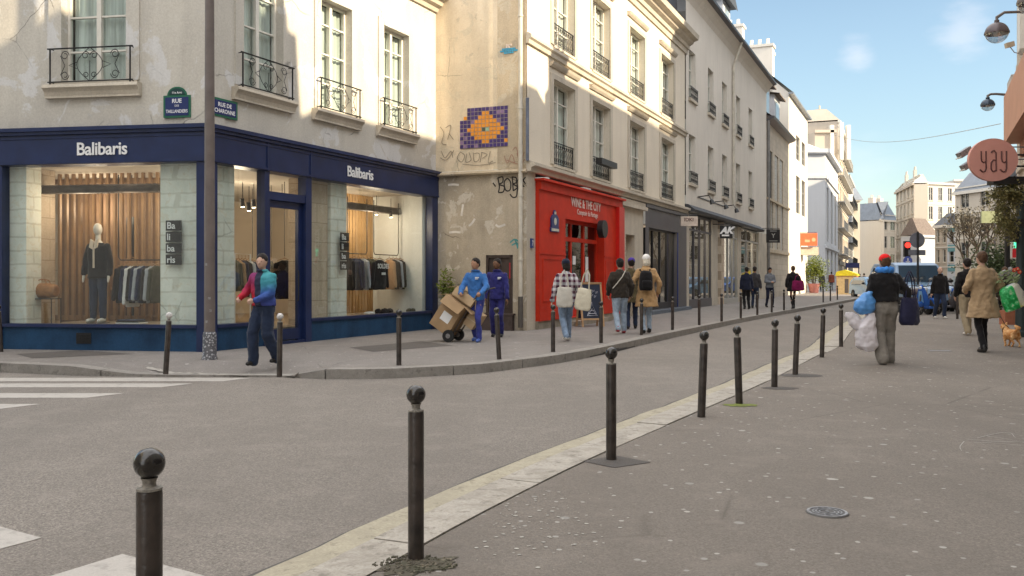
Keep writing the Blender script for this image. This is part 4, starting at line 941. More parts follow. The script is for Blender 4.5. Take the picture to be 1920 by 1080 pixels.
mb = MB(F3.M); mb.add([(0, -.3, zg3 + .2), (F3.L, -.3, zg3 + .2), (F3.L, 5, zg3 + 3.6), (0, 5, zg3 + 3.6), (0, 10, zg3 + .2), (F3.L, 10, zg3 + .2)], [(0, 1, 2, 3), (3, 2, 5, 4)]); mb.quad((F3.L, -.2, zg3), (F3.L, 10, zg3), (F3.L, 5, zg3 + 3.6), (F3.L, 5, zg3 + 3.6)); mb.build('roof', M_zinc, B3)
mb = MB(F3.M); mb.quad((F3.L, 0, 0), (F3.L, 10, 0), (F3.L, 10, zg3 + .1), (F3.L, 0, zg3 + .1)); mb.build('end_wall', M_bw, B3)
for xx in (X3(1335), X3(1380)):
    d = MB(F3.M); a, b = xx - 1.0, xx + 1.0; z = zg3 + .25
    d.box(a, b, .5, 3.0, z, z + 2.2); dm_ = d.build('dormer', M_bwb, B3)
    d = MB(F3.M); d.add([(a - .3, .15, z + 2.2), ((a + b) / 2, .15, z + 3.0), (b + .3, .15, z + 2.2), (a - .3, 4, z + 2.2), ((a + b) / 2, 4, z + 3.0), (b + .3, 4, z + 2.2), (a - .3, .15, z + 2.1), (b + .3, .15, z + 2.1)], [(0, 1, 4, 3), (1, 2, 5, 4), (6, 7, 2, 1, 0), (0, 3, 5, 2)]); d.build('dormer_roof', M_slate, dm_)
    d = MB(F3.M); d.box(a + .5, b - .5, .47, .52, z + .5, z + 1.9); d.build('pane', M_pane, dm_)
for k, px in enumerate((1384, 1398)):
    d = MB(F3.M); x = X3(px); d.box(x - .8, x + .8, 4.3, 5.6, zg3 + 1.6, zg3 + 5.2); d.box(x - .9, x + .9, 4.2, 5.7, zg3 + 5.2, zg3 + 5.4)
    for q in range(3): d.cyl((x - .5 + q * .5, 5, zg3 + 5.4), (x - .5 + q * .5, 5, zg3 + 5.9), .13, .11, 8)
    d.build('chimney', M_bw, B3)
pp3 = X3(1372)
pipe('downpipe', B3, [(pp3, -.1, F3.z(1372, 385)), (pp3, -.1, zg3 - 1.2), (pp3 + .1, -.5, zg3 + .05)], .07, M_pipe, (8, 11), F3)
# shops at the foot of house 3: glazed bays under a dark lead canopy
zc3 = F3.z(1300, 388)
piers = [(1286, 1291), (1334, 1345), (1352, 1357), (1383, 1389), (1422, 1437)]
for a, b in piers:
    mb = MB(F3.M); mb.box(X3(a) + .003, X3(b) - .003, -.02, .35, ZL, zc3 - .32); mb.build('pier', M_redtrim if a != 1352 else M_stonew, B3)
mb = MB(F3.M); mb.profx([(.3, zc3 - .3), (-.35, zc3 - .3), (-.38, zc3 - .2), (-.1, zc3 + .02), (.3, zc3 + .06)], 0, X3(1422)); mb.build('canopy', plain('lead_canopy', (.06, .06, .065), .6, .2), B3)
for (a, b, z0_, mt, inn_) in ((1291, 1334, .42, M_oak, .5), (1357, 1383, .3, M_bwb, .5), (1389, 1422, .3, M_white, .5)):
    xa, xb = X3(a), X3(b); z1_ = zc3 - .34
    mb = MB(F3.M); mb.box(xa, xb, -.02, .2, ZL, z0_); n = 4 if a == 1291 else 3
    for k in range(n + 1): x = xa + (xb - xa) * k / n; mb.box(max(xa, x - .04), min(xb, x + .04), .02, .12, z0_, z1_)
    mb.box(xa, xb, .015, .125, z1_ - .7, z1_ - .62); mb.box(xa, xb, .015, .125, z1_ - .08, z1_)
    sw = mb.build('shop_window', M_grey if a == 1291 else M_gwin, B3)
    mb = MB(F3.M); mb.quad((xa, .07, z0_), (xb, .07, z0_), (xb, .07, z1_ - .08), (xa, .07, z1_ - .08)); mb.build('pane', M_glass, sw)
    mb = MB(F3.M); roomback(mb, [(xa, xb, z0_, z1_)], .15, 2.2, .0); mb.build('shop_interior', plain('shop_interior_pale', (.22, .20, .17), .9, var=.5, sc=1.2), B3)
    # shelves with goods
    mb = MB(F3.M); rr = random.Random(a)
    for lv in range(4):
        z = .7 + lv * .55; mb.box(xa + .1, xb - .1, .9, 1.2, z, z + .03)
        x = xa + .15
        while x < xb - .3:
            ww = rr.uniform(.08, .3); mb.box(x, x + ww, .92, 1.1, z + .03, z + .03 + rr.uniform(.1, .4), rr.choice((0, 1, 2))); x += ww + rr.uniform(.02, .2)
    mb.build('shelving', [M_oak, M_white, M_blk], B3)
lamp(F3.at(X3(1312), .9, 3.0), 38); lamp(F3.at(X3(1372), .9, 3.0), 20); lamp(F3.at(X3(1405), .9, 3.0), 50, .25, (1, .8, .6))
# picture lights over the canopy
mb = MB(F3.M)
for a in (1308, 1336, 1357):
    x = X3(a); mb.tube([(x, 0, zc3 + .5), (x, -.5, zc3 + .55), (x, -.6, zc3 + .35)], .025, 6); mb.cyl((x, -.6, zc3 + .36), (x, -.66, zc3 + .18), .07, .12, 8)
mb.tube([(X3(1308), -.02, zc3 + .5), (X3(1357), -.02, zc3 + .5)], .02, 5); mb.build('sign_light', M_blk, B3)
# ---- house 4: low old house with an attic of timber dormers
p4e = FE.at(Ex(1479)); F4 = Fac(p3e, p4e); X4 = F4.s_
B4 = thing('low_old_house', 'low old beige house with white plank dormers and closed shutters', 'building', p3e, F4.rz)
z4 = F4.z(1437, 222)
zw4 = F4.z(1440, 372); hh4 = 3.1
x4 = [X4(p) for p in (1441, 1452.5, 1462)]; w4 = 1.7
h4 = [(x, x + w4, zw4 + .1, zw4 + .1 + hh4) for x in x4] + [(x, x + 1.2, 3.3, 6.4) for x in (X4(1440), X4(1444.5), X4(1454), X4(1464))]
mb = MB(F4.M); mb.wall(0, F4.L, 0, z4, h4, 0, .25); mb.build('wall', M_b4, B4)
ri = MB(F4.M); roomback(ri, h4, .2, .6, 0); ri.build('upper_room', M_dark, B4)
for k, q in enumerate(h4):
    mb = MB(F4.M); a, b, c, e = q
    mb.box(a + .02, (a + b) / 2 - .02, .08, .13, c, e); mb.box((a + b) / 2 + .02, b - .02, .08, .13, c, e)
    for s in range(12): mb.box(a + .08, (a + b) / 2 - .08, .06, .079, c + .15 + s * (e - c - .3) / 12, c + .2 + s * (e - c - .3) / 12); mb.box((a + b) / 2 + .08, b - .08, .06, .079, c + .15 + s * (e - c - .3) / 12, c + .2 + s * (e - c - .3) / 12)
    mb.build('shutter', M_gwin if k > 0 else M_iron, B4)
mb = MB(F4.M); mb.box(0, F4.L, -.12, 0, zw4 - .1, zw4 + .04); mb.box(X4(1439), F4.L - .4, -.12, 0, 3.0, 3.2); mb.build('string_course', M_gable2, B4)
mb = MB(F4.M); mb.profx([(.1, z4 - .2), (-.2, z4 - .1), (-.45, z4), (-.5, z4 + .15), (.1, z4 + .2)], 0, F4.L + .2); mb.build('gutter_channel', M_grey, B4)
mb = MB(F4.M); mb.add([(0, -.3, z4 + .2), (F4.L + .1, -.3, z4 + .2), (F4.L + .1, 5, z4 + 4), (0, 5, z4 + 4)], [(0, 1, 2, 3)]); mb.quad((0, -.2, z4), (0, 5, z4), (0, 5, z4 + 4), (0, 0, z4 + .3)); mb.build('roof', M_tileroof, B4)
pipe('downpipe', B4, [(X4(1441) - .8, -.12, .3), (X4(1441) - .8, -.12, z4)], .09, M_pipeg, (), F4)
for px in (1445, 1464):
    a = X4(px) - 1.0; b = a + 2.6; d = MB(F4.M); d.box(a, b, .3, 3.5, z4 + .25, z4 + 2.6); q = d.build('dormer', M_bwb, B4)
    d = MB(F4.M); d.add([(a - .3, -.1, z4 + 2.5), (b + .3, -.1, z4 + 2.5), (b + .3, 3.8, z4 + 3.3), (a - .3, 3.8, z4 + 3.3), (a - .3, -.1, z4 + 2.6), (b + .3, -.1, z4 + 2.6)], [(4, 5, 2, 3), (0, 1, 5, 4), (0, 3, 2, 1)]); d.build('dormer_roof', M_tileroof, q)
    d = MB(F4.M); d.box(a + .5, b - .5, .26, .31, z4 + .6, z4 + 2.2); d.build('pane', M_pane, q)
# ---- house 5: tall sunlit white house
p5e = FE.at(Ex(1514)); F5 = Fac(p4e, p5e); X5 = F5.s_
B5 = thing('tall_white_house', 'tall white house in full sun with a blank gable and chimney stacks', 'building', p4e, F5.rz)
z5 = F5.z(1514, 222)
h5 = [(F5.L * .35, F5.L * .55, F5.z(1495, 400), F5.z(1495, 330)), (F5.L * .35, F5.L * .55, F5.z(1495, 300), F5.z(1495, 255)), (F5.L * .65, F5.L * .85, F5.z(1495, 400), F5.z(1495, 330)), (F5.L * .65, F5.L * .85, F5.z(1495, 300), F5.z(1495, 255))]
mb = MB(F5.M); mb.wall(0, F5.L, 0, z5, h5, 0, .3); mb.add([(0, 0, 0), (0, 12, 0), (0, 12, z5), (0, 6.5, z5 + 6.0), (0, 0, z5)], [(0, 1, 2, 3, 4)]); mb.quad((F5.L, 0, 0), (F5.L, 0, z5), (F5.L, 12, z5), (F5.L, 12, 0)); mb.build('wall', M_bw, B5)
ri = MB(F5.M); roomback(ri, h5, .25, .6, 0); ri.build('upper_room', M_dark, B5)
for q in h5: casement('window', B5, F5.T(q[0], 0, q[2]), q[1] - q[0], q[3] - q[2], .15, (.33, .66), M_gwin)
mb = MB(F5.M); mb.add([(-.2, -.3, z5), (F5.L + .2, -.3, z5), (F5.L + .2, 6.5, z5 + 6.1), (-.2, 6.5, z5 + 6.1), (F5.L + .2, 12.2, z5), (-.2, 12.2, z5)], [(0, 1, 2, 3), (3, 2, 4, 5)]); mb.box(-.2, F5.L + .2, -.35, 0, z5 - .15, z5 - .002); mb.build('roof', M_zinc, B5)
for k, (x, y, h) in enumerate(((.5, 2.2, 2.2), (.4, 4.4, 3.9), (.4, 6.6, 5.6), (F5.L * .5, 3, 3))):
    d = MB(F5.M); d.box(x - .5, x + .5, y - 1.0, y + 1.0, z5 - 1, z5 + h + 1.4); d.box(x - .6, x + .6, y - 1.1, y + 1.1, z5 + h + 1.4, z5 + h + 1.6)
    for q in range(3): d.cyl((x, y - .6 + q * .6, z5 + h + 1.6), (x, y - .6 + q * .6, z5 + h + 2.1), .15, .12, 8)
    d.build('chimney', M_bw, B5)
# ---- generic far block from pixel columns on a ground line
def block(name, lab, A, B, top_z, depth, mat, nwin=0, floors=0, z_first=3.6, fh=2.9, wd=1.1, wh=1.7, trim=None, roof=None, winmat=None, shop=None, side=None, balc=False, curt=None, roof_h=1.6, pane=None, wallname='wall', sidewin=0):
    Fc = Fac(A, B); t = thing(name, lab, 'building', (A[0], A[1], 0), Fc.rz); L_ = Fc.L
    holes = []; xs = [L_ * (k + .5) / nwin - wd / 2 for k in range(nwin)] if nwin else []
    for f_ in range(floors):
        for x in xs: holes.append((x, x + wd, z_first + f_ * fh, z_first + f_ * fh + wh))
    if shop: holes.append((L_ * .08, L_ * .92, .3, 2.9))
    mb = MB(Fc.M); mb.wall(0, L_, ZR, top_z, holes, 0, .25); mb.build('wall', mat, t)
    mb = MB(Fc.M); mb.quad((0, 0, ZR), (0, depth, ZR), (0, depth, top_z), (0, 0, top_z)); mb.quad((L_, 0, ZR), (L_, 0, top_z), (L_, depth, top_z), (L_, depth, ZR)); mb.quad((0, depth, ZR), (0, depth, top_z), (L_, depth, top_z), (L_, depth, ZR)); mb.build('side_wall', side or mat, t)
    if holes:
        ri = MB(Fc.M); roomback(ri, holes, .22, .5, 0); ri.build('room', M_dark, t)
        for f_ in range(floors):
            z = z_first + f_ * fh
            if f_ == 0: ws = row_windows(t, Fc, xs, wd, z, wh, .14, False, .08, winmat or M_winw, (.5,), curt, pane); first = ws
            else:
                for w_ in first:
                    c = w_.copy(); COL.objects.link(c); c.location = c.location + Vector((0, 0, f_ * fh))
                    for ch in w_.children: k = ch.copy(); COL.objects.link(k); k.parent = c
    for f_ in range(floors + 1): mb = MB(Fc.M); mb.box(-.03, L_ + .03, -.08, .0, z_first - .55 + f_ * fh - .08, z_first - .55 + f_ * fh + .05); mb.build('string_course', trim or mat, t)
    mb = MB(Fc.M); mb.box(-.1, L_ + .1, -.3, .0, top_z - .2, top_z + .12); mb.build('cornice', trim or mat, t)
    if balc:
      for f_ in range(floors):
            mb = MB(Fc.M); z = z_first + f_ * fh - .1
            mb.box(0, L_, -.7, -.08, z - .12, z - .02)
            mb.box(0, L_, -.7, -.68, z + .85, z + .9)
            n = int(L_ / .35)
            for k in range(n): mb.box(L_ * k / n, L_ * k / n + .04, -.7, -.68, z, z + .86)
            mb.build('balcony', balc if balc is not True else M_iron, t)
    if roof is not None:
        mb = MB(Fc.M); r = roof_h
        mb.add([(-.1, -.2, top_z + .12), (L_ + .1, -.2, top_z + .12), (L_ + .1, depth, top_z + .12), (-.1, depth, top_z + .12), (.6, 1.3, top_z + r), (L_ - .6, 1.3, top_z + r), (L_ - .6, depth - 1, top_z + r), (.6, depth - 1, top_z + r)], [(0,1,5,4),(1,2,6,5),(2,3,7,6),(3,0,4,7),(4,5,6,7)]); mb.build('roof', roof, t)
    if roof is not None and L_ > 3.5 and A[1] > 60 and roof is not M_tileroof:
        for q in (.25, .7): mb = MB(Fc.M); x = L_ * q; mb.box(x - .5, x + .5, min(2, depth * .4), min(3, depth * .6), top_z, top_z + roof_h + 1.0); [mb.cyl((x - .3 + .3 * k, min(2.5, depth * .5), top_z + roof_h + 1.0), (x - .3 + .3 * k, min(2.5, depth * .5), top_z + roof_h + 1.5), .11, .09, 7) for k in range(3)]; mb.build('chimney', mat, t)
    if shop:
        mb = MB(Fc.M); mb.box(L_ * .08, L_ * .92, .1, .16, .3, 2.9); mb.build('shop_window', M_grey, t)
        mb = MB(Fc.M); mb.box(L_ * .05, L_ * .95, -.12, -.01, 2.92, 3.4); mb.build('fascia', shop, t)
    return t, Fc
# ================================================================ houses on the near side, mostly beside and behind the camera
def OP(y, off=0): return (2.7 + .453 * y + off, y)
def opp(y1, y0, h, name, lab, mat, nwin, floors, shopc, **k):
    return block(name, lab, OP(y1), OP(y0), h, 9, mat, nwin, floors, 4.4, 2.9, 1.15, 2.0, M_redtrim, M_zinc, M_winw, shopc, None, False, M_curt, **k)
oA, FA_ = opp(26.0, 18.7, 11.6, 'terracotta_shop_house', 'house at the right edge with a terracotta box front and hanging plants', M_btan, 3, 2, None)
oB, FB_ = opp(18.6, 12.15, 11.3, 'roadside_house', 'low house beside the near pavement, out to the right of the camera', M_bcream, 3, 2, M_grey, roof_h=1.2)
oC, FC_ = opp(12.05, 9.6, 13.0, 'roadside_house', 'narrow house with a raised attic beside the near pavement, right of the camera', M_bw, 1, 2, None, roof_h=.5)
oC2, FC2_ = opp(9.55, -1.0, 14.35, 'roadside_house', 'tall house beside the near pavement, just right of the camera', M_bw, 4, 3, M_navy, roof_h=.6)
oD, FD_ = opp(-1.2, -22.0, 14.0, 'roadside_house', 'long house beside the near pavement behind the camera', M_btan, 8, 3, M_grey)
d = MB(FC_.M); d.box(.80, FC_.L, .02, 6, 13.0, 14.9); d.build('attic', M_bw, oC)
d = MB(FC_.M); d.box(.30, .62, .05, .9, 13.0, 13.62); d.box(.26, .66, .0, .95, 13.62, 13.72); d.cyl((.46, .3, 13.72), (.46, .3, 14.05), .11, .09, 8); d.build('chimney', M_bw, oC)
d = MB(FA_.M); d.box(6.7, 7.9, .25, 1.5, 11.2, 13.2); [d.cyl((6.95 + .35 * q, .8, 13.2), (6.95 + .35 * q, .8, 13.6), .12, .1, 8) for q in range(3)]; d.build('chimney', M_bw, oA)
oE, FE_ = block('side_street_house', 'tall house across the side street, left of and behind the camera', (-9.3, 6.6), (-40, 8.6), 13.5, 9, M_bcream, 0, 0)
e2_, F2_ = block('side_street_house', 'tall house on the left corner behind the camera', (-17, -16), (-9.4, 6.4), 13.5, 9, M_bw, 7, 3, 4.4, 2.9, 1.15, 2.0, M_redtrim, M_zinc, M_winw, M_navy, None, False, M_curt)
oF, FF_ = block('corner_tower_house', 'seven storey house set back on the right beyond the near block', (34.9, 60.2), (17.6, 30.6), 20.5, 12, M_btan, 9, 5, 4.4, 2.9, 1.15, 2.0, M_redtrim, M_zinc, M_winw, M_grey, None, False, M_curt)
# ================================================================ far end of the street
def XY(px, D): return ((px - 960) / F * D, D)
def zt(py, D): return EYE - (py - HY) * D / F
b6, F6a = block('white_arched_house', 'cool white house with round-arched first floor windows and a blank end', XY(1514, 90), XY(1547, 90), zt(285, 90), 9, M_bwb, 0, 0)
F6 = Fac(XY(1547, 90), XY(1571, 107)); L6 = F6.L
h6 = [(L6 * f_, L6 * f_ + 2.4, z, z + hh) for z, hh in ((1.2, 3.0), (5.0, 5.6), (12.9 - .8, 3.0), (16.2 - .6, 2.6)) for f_ in (.12, .42, .72) if z + hh < zt(285, 90)]
mb = MB(F6.M); mb.wall(0, L6, ZR, zt(285, 90), h6, 0, .35); mb.build('street_wall', M_bwb, b6)
ri = MB(F6.M); roomback(ri, h6, .33, .6, 0); ri.build('room', M_dark, b6)
for q in h6:
    w_ = casement('window', b6, F6.T(q[0], 0, q[2]), q[1] - q[0], q[3] - q[2], .18, (.4, .7), M_gwin)
mb = MB(F6.M)
for z in (4.3, 11.2): mb.box(-.1, L6, -.18, -.001, z, z + .3)
mb.box(-.2, L6, -.5, 0, zt(285, 90) - .1, zt(285, 90) + .3); mb.build('string_course', M_bwb, b6)
mb = MB(F6a.M); mb.box(-.1, F6a.L + .1, -.15, -.001, 11.2, 11.5); mb.box(-.1, F6a.L + .15, -.4, 0, zt(285, 90) - .1, zt(285, 90) + .3); mb.build('string_course', M_bwb, b6)
mb = MB(); a = F6a.at(0, .5, zt(285, 90) + .3); b_ = F6a.at(F6a.L, .5, zt(285, 90) + .3); c = F6.at(L6, .5, zt(285, 90) + .3)
mb.add([a, b_, c, F6.at(L6, 5, zt(262, 95)), F6.at(1.5, 4, zt(262, 92)), F6a.at(0, 5, zt(250, 92))], [(0, 1, 4, 5), (1, 2, 3, 4)]); mb.build('roof', M_bw, b6)
b7, F7a = block('tan_tall_house', 'tall tan sunlit house with long rows of balconied windows down the street', XY(1571, 107), XY(1590, 131), zt(262, 115) + 1, 10, M_btan, 7, 5, 4.3, 3.1, 1.5, 2.1, M_bw, M_btan, M_winw, M_grey, M_btan, M_gwin)
g7, _ = block('tan_gable_house', 'tan stepped gable rising behind the cool white house', XY(1528, 104), XY(1566, 104), zt(246, 104), 10, M_btan, 0, 0)
mb = MB(_.M)
for k, x in enumerate((.5, 1.6, 2.4)): mb.box(x + 1.2, x + 1.6, -.3, .3, zt(300, 104), zt(235 - 5 * (k % 2), 104))
mb.build('flue_pipe', M_bw, g7)
b8, F8 = block('balcony_block', 'grey block with stacked dark balconies at the end of the left row', XY(1590, 133), XY(1600, 150), zt(338, 140), 8, M_bwb, 3, 4, 3.6, 3.0, 1.8, 2.0, M_gwin, None, M_gwin, M_grey, M_bwb, True)
b9, F9 = block('sunlit_gable_house', 'narrow cream house end in full sun with a small grey spire roof', XY(1599, 150), XY(1612.5, 150), zt(375, 150), 9, M_bcream, 0, 0)
mb = MB(F9.M); x = F9.L / 2; z = zt(375, 150); mb.add([(-.4, -.4, z), (F9.L + .4, -.4, z), (F9.L + .4, 6, z), (-.4, 6, z), (x - .2, 2.8, z + 3.4), (x + .2, 2.8, z + 3.4)], [(0, 1, 5, 4), (1, 2, 5), (2, 3, 4, 5), (3, 0, 4), (0, 3, 2, 1)]); mb.build('roof', M_zinc, b9)
block('far_low_house', 'tan low house with grey mansard at the far end of the street', XY(1611, 190), XY(1652, 160), zt(418, 170), .5, M_btan, 9, 3, 4, 3.1, 1.2, 1.8, M_bcream, M_zinc, M_gwin, None, M_bcream, roof_h=3.2)
block('far_low_house', 'cream low house end with two columns of big windows, far down the street', XY(1652, 160), XY(1681, 163), zt(413, 160), 10, M_bcream, 2, 3, 3.4, 3.2, 1.5, 2.1, M_bcream, M_zinc, M_gwin, None, M_bcream, roof_h=3.2)
block('far_tall_house', 'tall cream house with five window rows behind the round grey sign', XY(1680, 142), XY(1714, 128), zt(350, 132), 1.8, M_bcream, 5, 5, 2.8, 2.55, 1.3, 1.7, M_btan, M_bw, M_winw, None, M_bcream, roof_h=1.4)
block('far_tall_house', 'narrow beige house end right of the tall cream house', XY(1712, 133), XY(1738, 133), zt(346, 133), 2.0, M_btan, 1, 5, 3.2, 2.5, .6, 1.0)
block('far_white_house', 'bright white high house with two small windows near its right edge', XY(1736, 138), XY(1790, 140), zt(343, 138), 3, M_fwhite, 3, 2, 10.2, 2.9, .8, 2.0, M_fwhite, None, M_gwin, None, M_fwhite)
block('far_white_house', 'white high house half hidden by the round pink sign', XY(1788, 150), XY(1860, 150), zt(338, 150), 12, M_fwhite, 0, 0)
block('far_small_house', 'low shed-like house with a brown sloping roof below the blank party wall', XY(1722, 118), XY(1757, 120), zt(442, 118), 2.6, M_bwb, 0, 0, roof=M_tileroof, roof_h=2.4)
block('far_painted_house', 'narrow peach house with teal panels and a dark mansard', XY(1753, 112), XY(1776, 110), zt(424, 111), 9, M_btan, 2, 2, 3.2, 2.4, .5, 1.6, M_bw, M_slate, M_winw, None, M_btan, roof_h=1.6)
t_, Ft = block('far_painted_house', 'narrow grey-green house with teal panels between its windows', XY(1776, 110), XY(1792, 109), zt(424, 110), 9, M_bwb, 1, 2, 3.2, 2.4, .6, 1.6, M_bw, M_slate, M_winw, None, M_bwb, roof_h=1.6)
for k in range(3): mb = MB(Ft.M); mb.box(.1, Ft.L - .1, -.05, -.002, 2.1 + k * 2.4, 2.9 + k * 2.4); mb.build('teal_panel', plain('teal_panel', (.14, .30, .32), .6), t_)
t_, Fh = block('gabled_cream_house', 'cream house with a wide grey hipped roof and broad upper windows', XY(1791, 98), XY(1866, 92), zt(358, 95), 12, M_bcream, 2, 3, 3.4, 2.7, 1.3, 1.7, M_bw, M_zinc, M_gwin, None, M_bcream, roof_h=2.2, pane=M_pane)
# ================================================================ street furniture
def bollard_proto(first_label):
    t = thing('bollard', first_label, 'bollard', (0, 0, 0), 0, None)
    mb = MB(); mb.lathe([(.039, -.05), (.039, .715), (.0375, .722), (.034, .724)], n=24); mb.build('shaft', M_boll, t, smooth=True)
    mb = MB(); mb.lathe([(.039, .724), (.0385, .731), (.028, .733), (.022, .735), (.020, .742), (.021, .752), (.026, .762)], n=20); mb.build('neck_ring', M_ringw, t, smooth=True)
    mb = MB(); mb.ball((0, 0, .806), .0475, 26); mb.build('ball', M_ballb, t, smooth=True)
    return t
right_b = [((280, None), 0, 'nearest brown ball-topped bollard, at the bottom left beside the white zebra stripes', 'n'), ((780,1048), .0, 'ball-topped bollard standing in a mossy broken patch at the ochre kerb', 'm'),
 ((1146,862), 0, 'ball-topped bollard in a dark square tar patch in the middle of the near kerb', 'p'), ((1315,782), .035, 'ball-topped bollard leaning right, without any patch at its foot', ''), ((1386,757), -.03, 'ball-topped bollard leaning left with bright green moss round its foot', 'g'),
 ((1452,726), .01, 'straight bollard between the mossy-footed one and the one in the round cover', ''), ((1491,703), .04, 'bollard leaning right beside a round dark cover on the near kerb', 'c'), ((1541,670), .03, 'near-side bollard second before the woman with the red hat', ''), ((1577,650), 0, 'near-side bollard next to the floating white plastic bag', '')]
proto = None
for (pb, lean, lab, kind) in right_b:
    loc = Vector((-1.12, 2.80, 0)) if pb[1] is None else G(pb[0], pb[1], 0)
    if proto is None: proto = bollard_proto(lab); o = proto
    else: o = copy_tree(proto)
    place(o, loc, rnd.uniform(0, 6), None, lab); o.matrix_world = Matrix.Translation(loc) @ Matrix.Rotation(lean, 4, 'Y') @ Matrix.Rotation(rnd.uniform(0, 6), 4, 'Z') @ Matrix.Scale(1.0, 4)
    o['group'] = 'ball-topped bollards along the near kerb'
left_b = [(2, 660, -.06, 'dark leaning post at the far left edge before the clothes shop'), (311, 695, .06, 'leaning bollard on the far corner in front of the plated stone pillar'), (524, 700, .01, 'far bollard beside the walking person in the bright jacket'), (748, 685, 0, 'far bollard in front of the sale jackets window'), (936, 674, -.055, 'leaning far bollard beside the hand truck'),
 (1037, 660, .0, 'far bollard in front of the left end of the red bar'), (1127, 643, 0, 'far bollard beside the chalkboard'), (1203, 628, 0, 'far bollard at the backpack woman in the camel coat'), (1261, 619, 0, 'far bollard in front of the dark grey shop'), (1311, 610, 0, 'far bollard in front of the lit oak shop window'), (1353, 603, 0, 'far bollard between the two glazed shop fronts'),
 (1389, 597, 0, 'far bollard just left of the two men outside the white shop'), (1420, 591, 0, 'far bollard just right of the two men outside the white shop'), (1447, 586, 0, 'far bollard at the man in the grey jacket'), (1470, 582, 0, 'far bollard left of the walker with the magenta bag'),
 (1543.5, 567, 0, 'leftmost of the three distant bollards before the yellow-topped kiosk'), (1557, 564.5, 0, 'middle one of the three distant bollards before the kiosk'), (1570, 562, 0, 'rightmost of the three distant bollards before the kiosk')]
for (px, py, lean, lab) in left_b:
    o = copy_tree(proto); z_ = ZL - .003 if px != 524 and px != 311 else ZL - .02; loc = G(px, py, z_)
    o.matrix_world = Matrix.Translation(loc) @ Matrix.Rotation(lean, 4, 'Y') @ Matrix.Rotation(rnd.uniform(0, 6), 4, 'Z'); o['label'] = lab; o['group'] = 'bollards along the far kerb'
    if px in (524, 311):
        q_ = [c for c in o.children if c.name.startswith('ball')][0]; q_.data = q_.data.copy(); q_.data.materials.clear(); q_.data.materials.append(plain('ball_sticker_white', (.62, .60, .58), .5, var=.5, sc=30))
o = copy_tree(proto); o.matrix_world = Matrix.Translation(G(1795, 598, 0)); o['label'] = 'dark bollard beside the man walking in front of the blue van'; o['group'] = 'ball-topped bollards along the near kerb'
# patches at the feet
def blob_patch(name, c, rx, ry, mat, z=.004, seed=1, rot=0, jag=.2, lab=None):
    r_ = random.Random(seed); n = 26; mb = MB(); pts = [(c.x, c.y, z + .004)]
    for k in range(n):
        a = 2 * math.pi * k / n; q = 1 + r_.uniform(-jag, jag); x, y = rx * q * math.cos(a), ry * q * math.sin(a)
        pts.append((c.x + x * math.cos(rot) - y * math.sin(rot), c.y + x * math.sin(rot) + y * math.cos(rot), z))
    mb.add(pts, [(0, 1 + k, 1 + (k + 1) % n) for k in range(n)]); return mb.build(name, mat, kind='structure')
M_moss = plaster('moss_rubble', (.115, .10, .08), (.07, .072, .045), .9, 9, None, 0, (.22, .19, .14)); M_green = plaster('bright_moss', (.20, .24, .05), (.12, .12, .06), .8, 12, None, 0)
blob_patch('moss_patch', G(785, 1062, 0), .20, .11, M_moss, .004, 1, .5, .25)
mb = MB(); rr = random.Random(2); c = G(778, 1060, 0)
for k in range(230):
    a = rr.uniform(0, 6.3); q = rr.random() ** .6; x, y = c.x + .2 * q * math.cos(a), c.y + .14 * q * math.sin(a); s = rr.uniform(.002, .007); mb.obox((x, y, .006), (s, 0, s * .3), (0, s * .8, 0), (0, s * .2, s * .7))
mb.build('moss_crumbs', M_moss, kind='stuff')
pp = G(1150, 866, 0); mb = MB(); mb.add([(pp.x - .24, pp.y + .02, .004), (pp.x - .02, pp.y - .22, .004), (pp.x + .28, pp.y - .03, .004), (pp.x + .05, pp.y + .22, .004)], [(0, 1, 2, 3)]); mb.build('tar_patch', M_patch, kind='structure')
blob_patch('moss_patch', G(1390, 760, 0), .19, .11, M_green, .004, 3)
blob_patch('tar_patch', G(1502, 704, 0), .30, .22, M_patch, .004, 4, 0, .05); blob_patch('tar_patch', G(1462, 728, 0), .22, .14, M_patch, .004, 6, 0, .1)
# small round cover and strip
mc = G(1551, 962, 0); t = thing('manhole_cover', 'small pale round valve cover with raised rings in the near pavement', 'manhole cover', mc)
M_cov = plain('cover_metal', (.30, .29, .29), .45, .5, .5, .4, 30); T_ = Matrix.Translation(mc)
mb = MB(T_); mb.lathe([(.001, .007), (.118, .007), (.122, .002)], n=36); mb.build('plate', plain('cover_dark', (.13, .125, .12), .6, .3), t)
mb = MB(T_)
for r0, r1 in ((.100, .114), (.078, .084), (.060, .066), (.040, .046)): mb.lathe([(r0, .0072), (r0, .011), (r1, .011), (r1, .0072)], n=36)
for k in range(12): a = k / 12 * 6.283; mb.cyl((.072 * math.cos(a), .072 * math.sin(a), .007), (.072 * math.cos(a), .072 * math.sin(a), .0115), .006, n=6)
mb.cyl((0, 0, .007), (0, 0, .012), .012, n=8); mb.build('raised_ring', M_cov, t)
a = G(1742, 658, 0); b_ = G(1782, 658, 0); mb = MB(); mb.box(a.x, b_.x, a.y - .06, a.y + .06, .002, .006); mb.build('metal_strip', M_cov, None, label='short bright metal strip set flat in the near pavement', cat='cover')
# kerb inlet: a dark mouth in the far kerb
k0 = min(range(len(ll)), key=lambda i: abs(960 + ll[i].x * F / ll[i].y - 1112)); mb = MB(); o1 = offset(ll, -.006)
for i in range(k0, k0 + 5): h_ = -.035 - .02 * abs(i - k0 - 2); mb.quad((o1[i].x, o1[i].y, ZR + .005), (o1[i+1].x, o1[i+1].y, ZR + .005), (o1[i+1].x, o1[i+1].y, h_), (o1[i].x, o1[i].y, h_))
mb.build('kerb_inlet', M_blk, kind='structure')
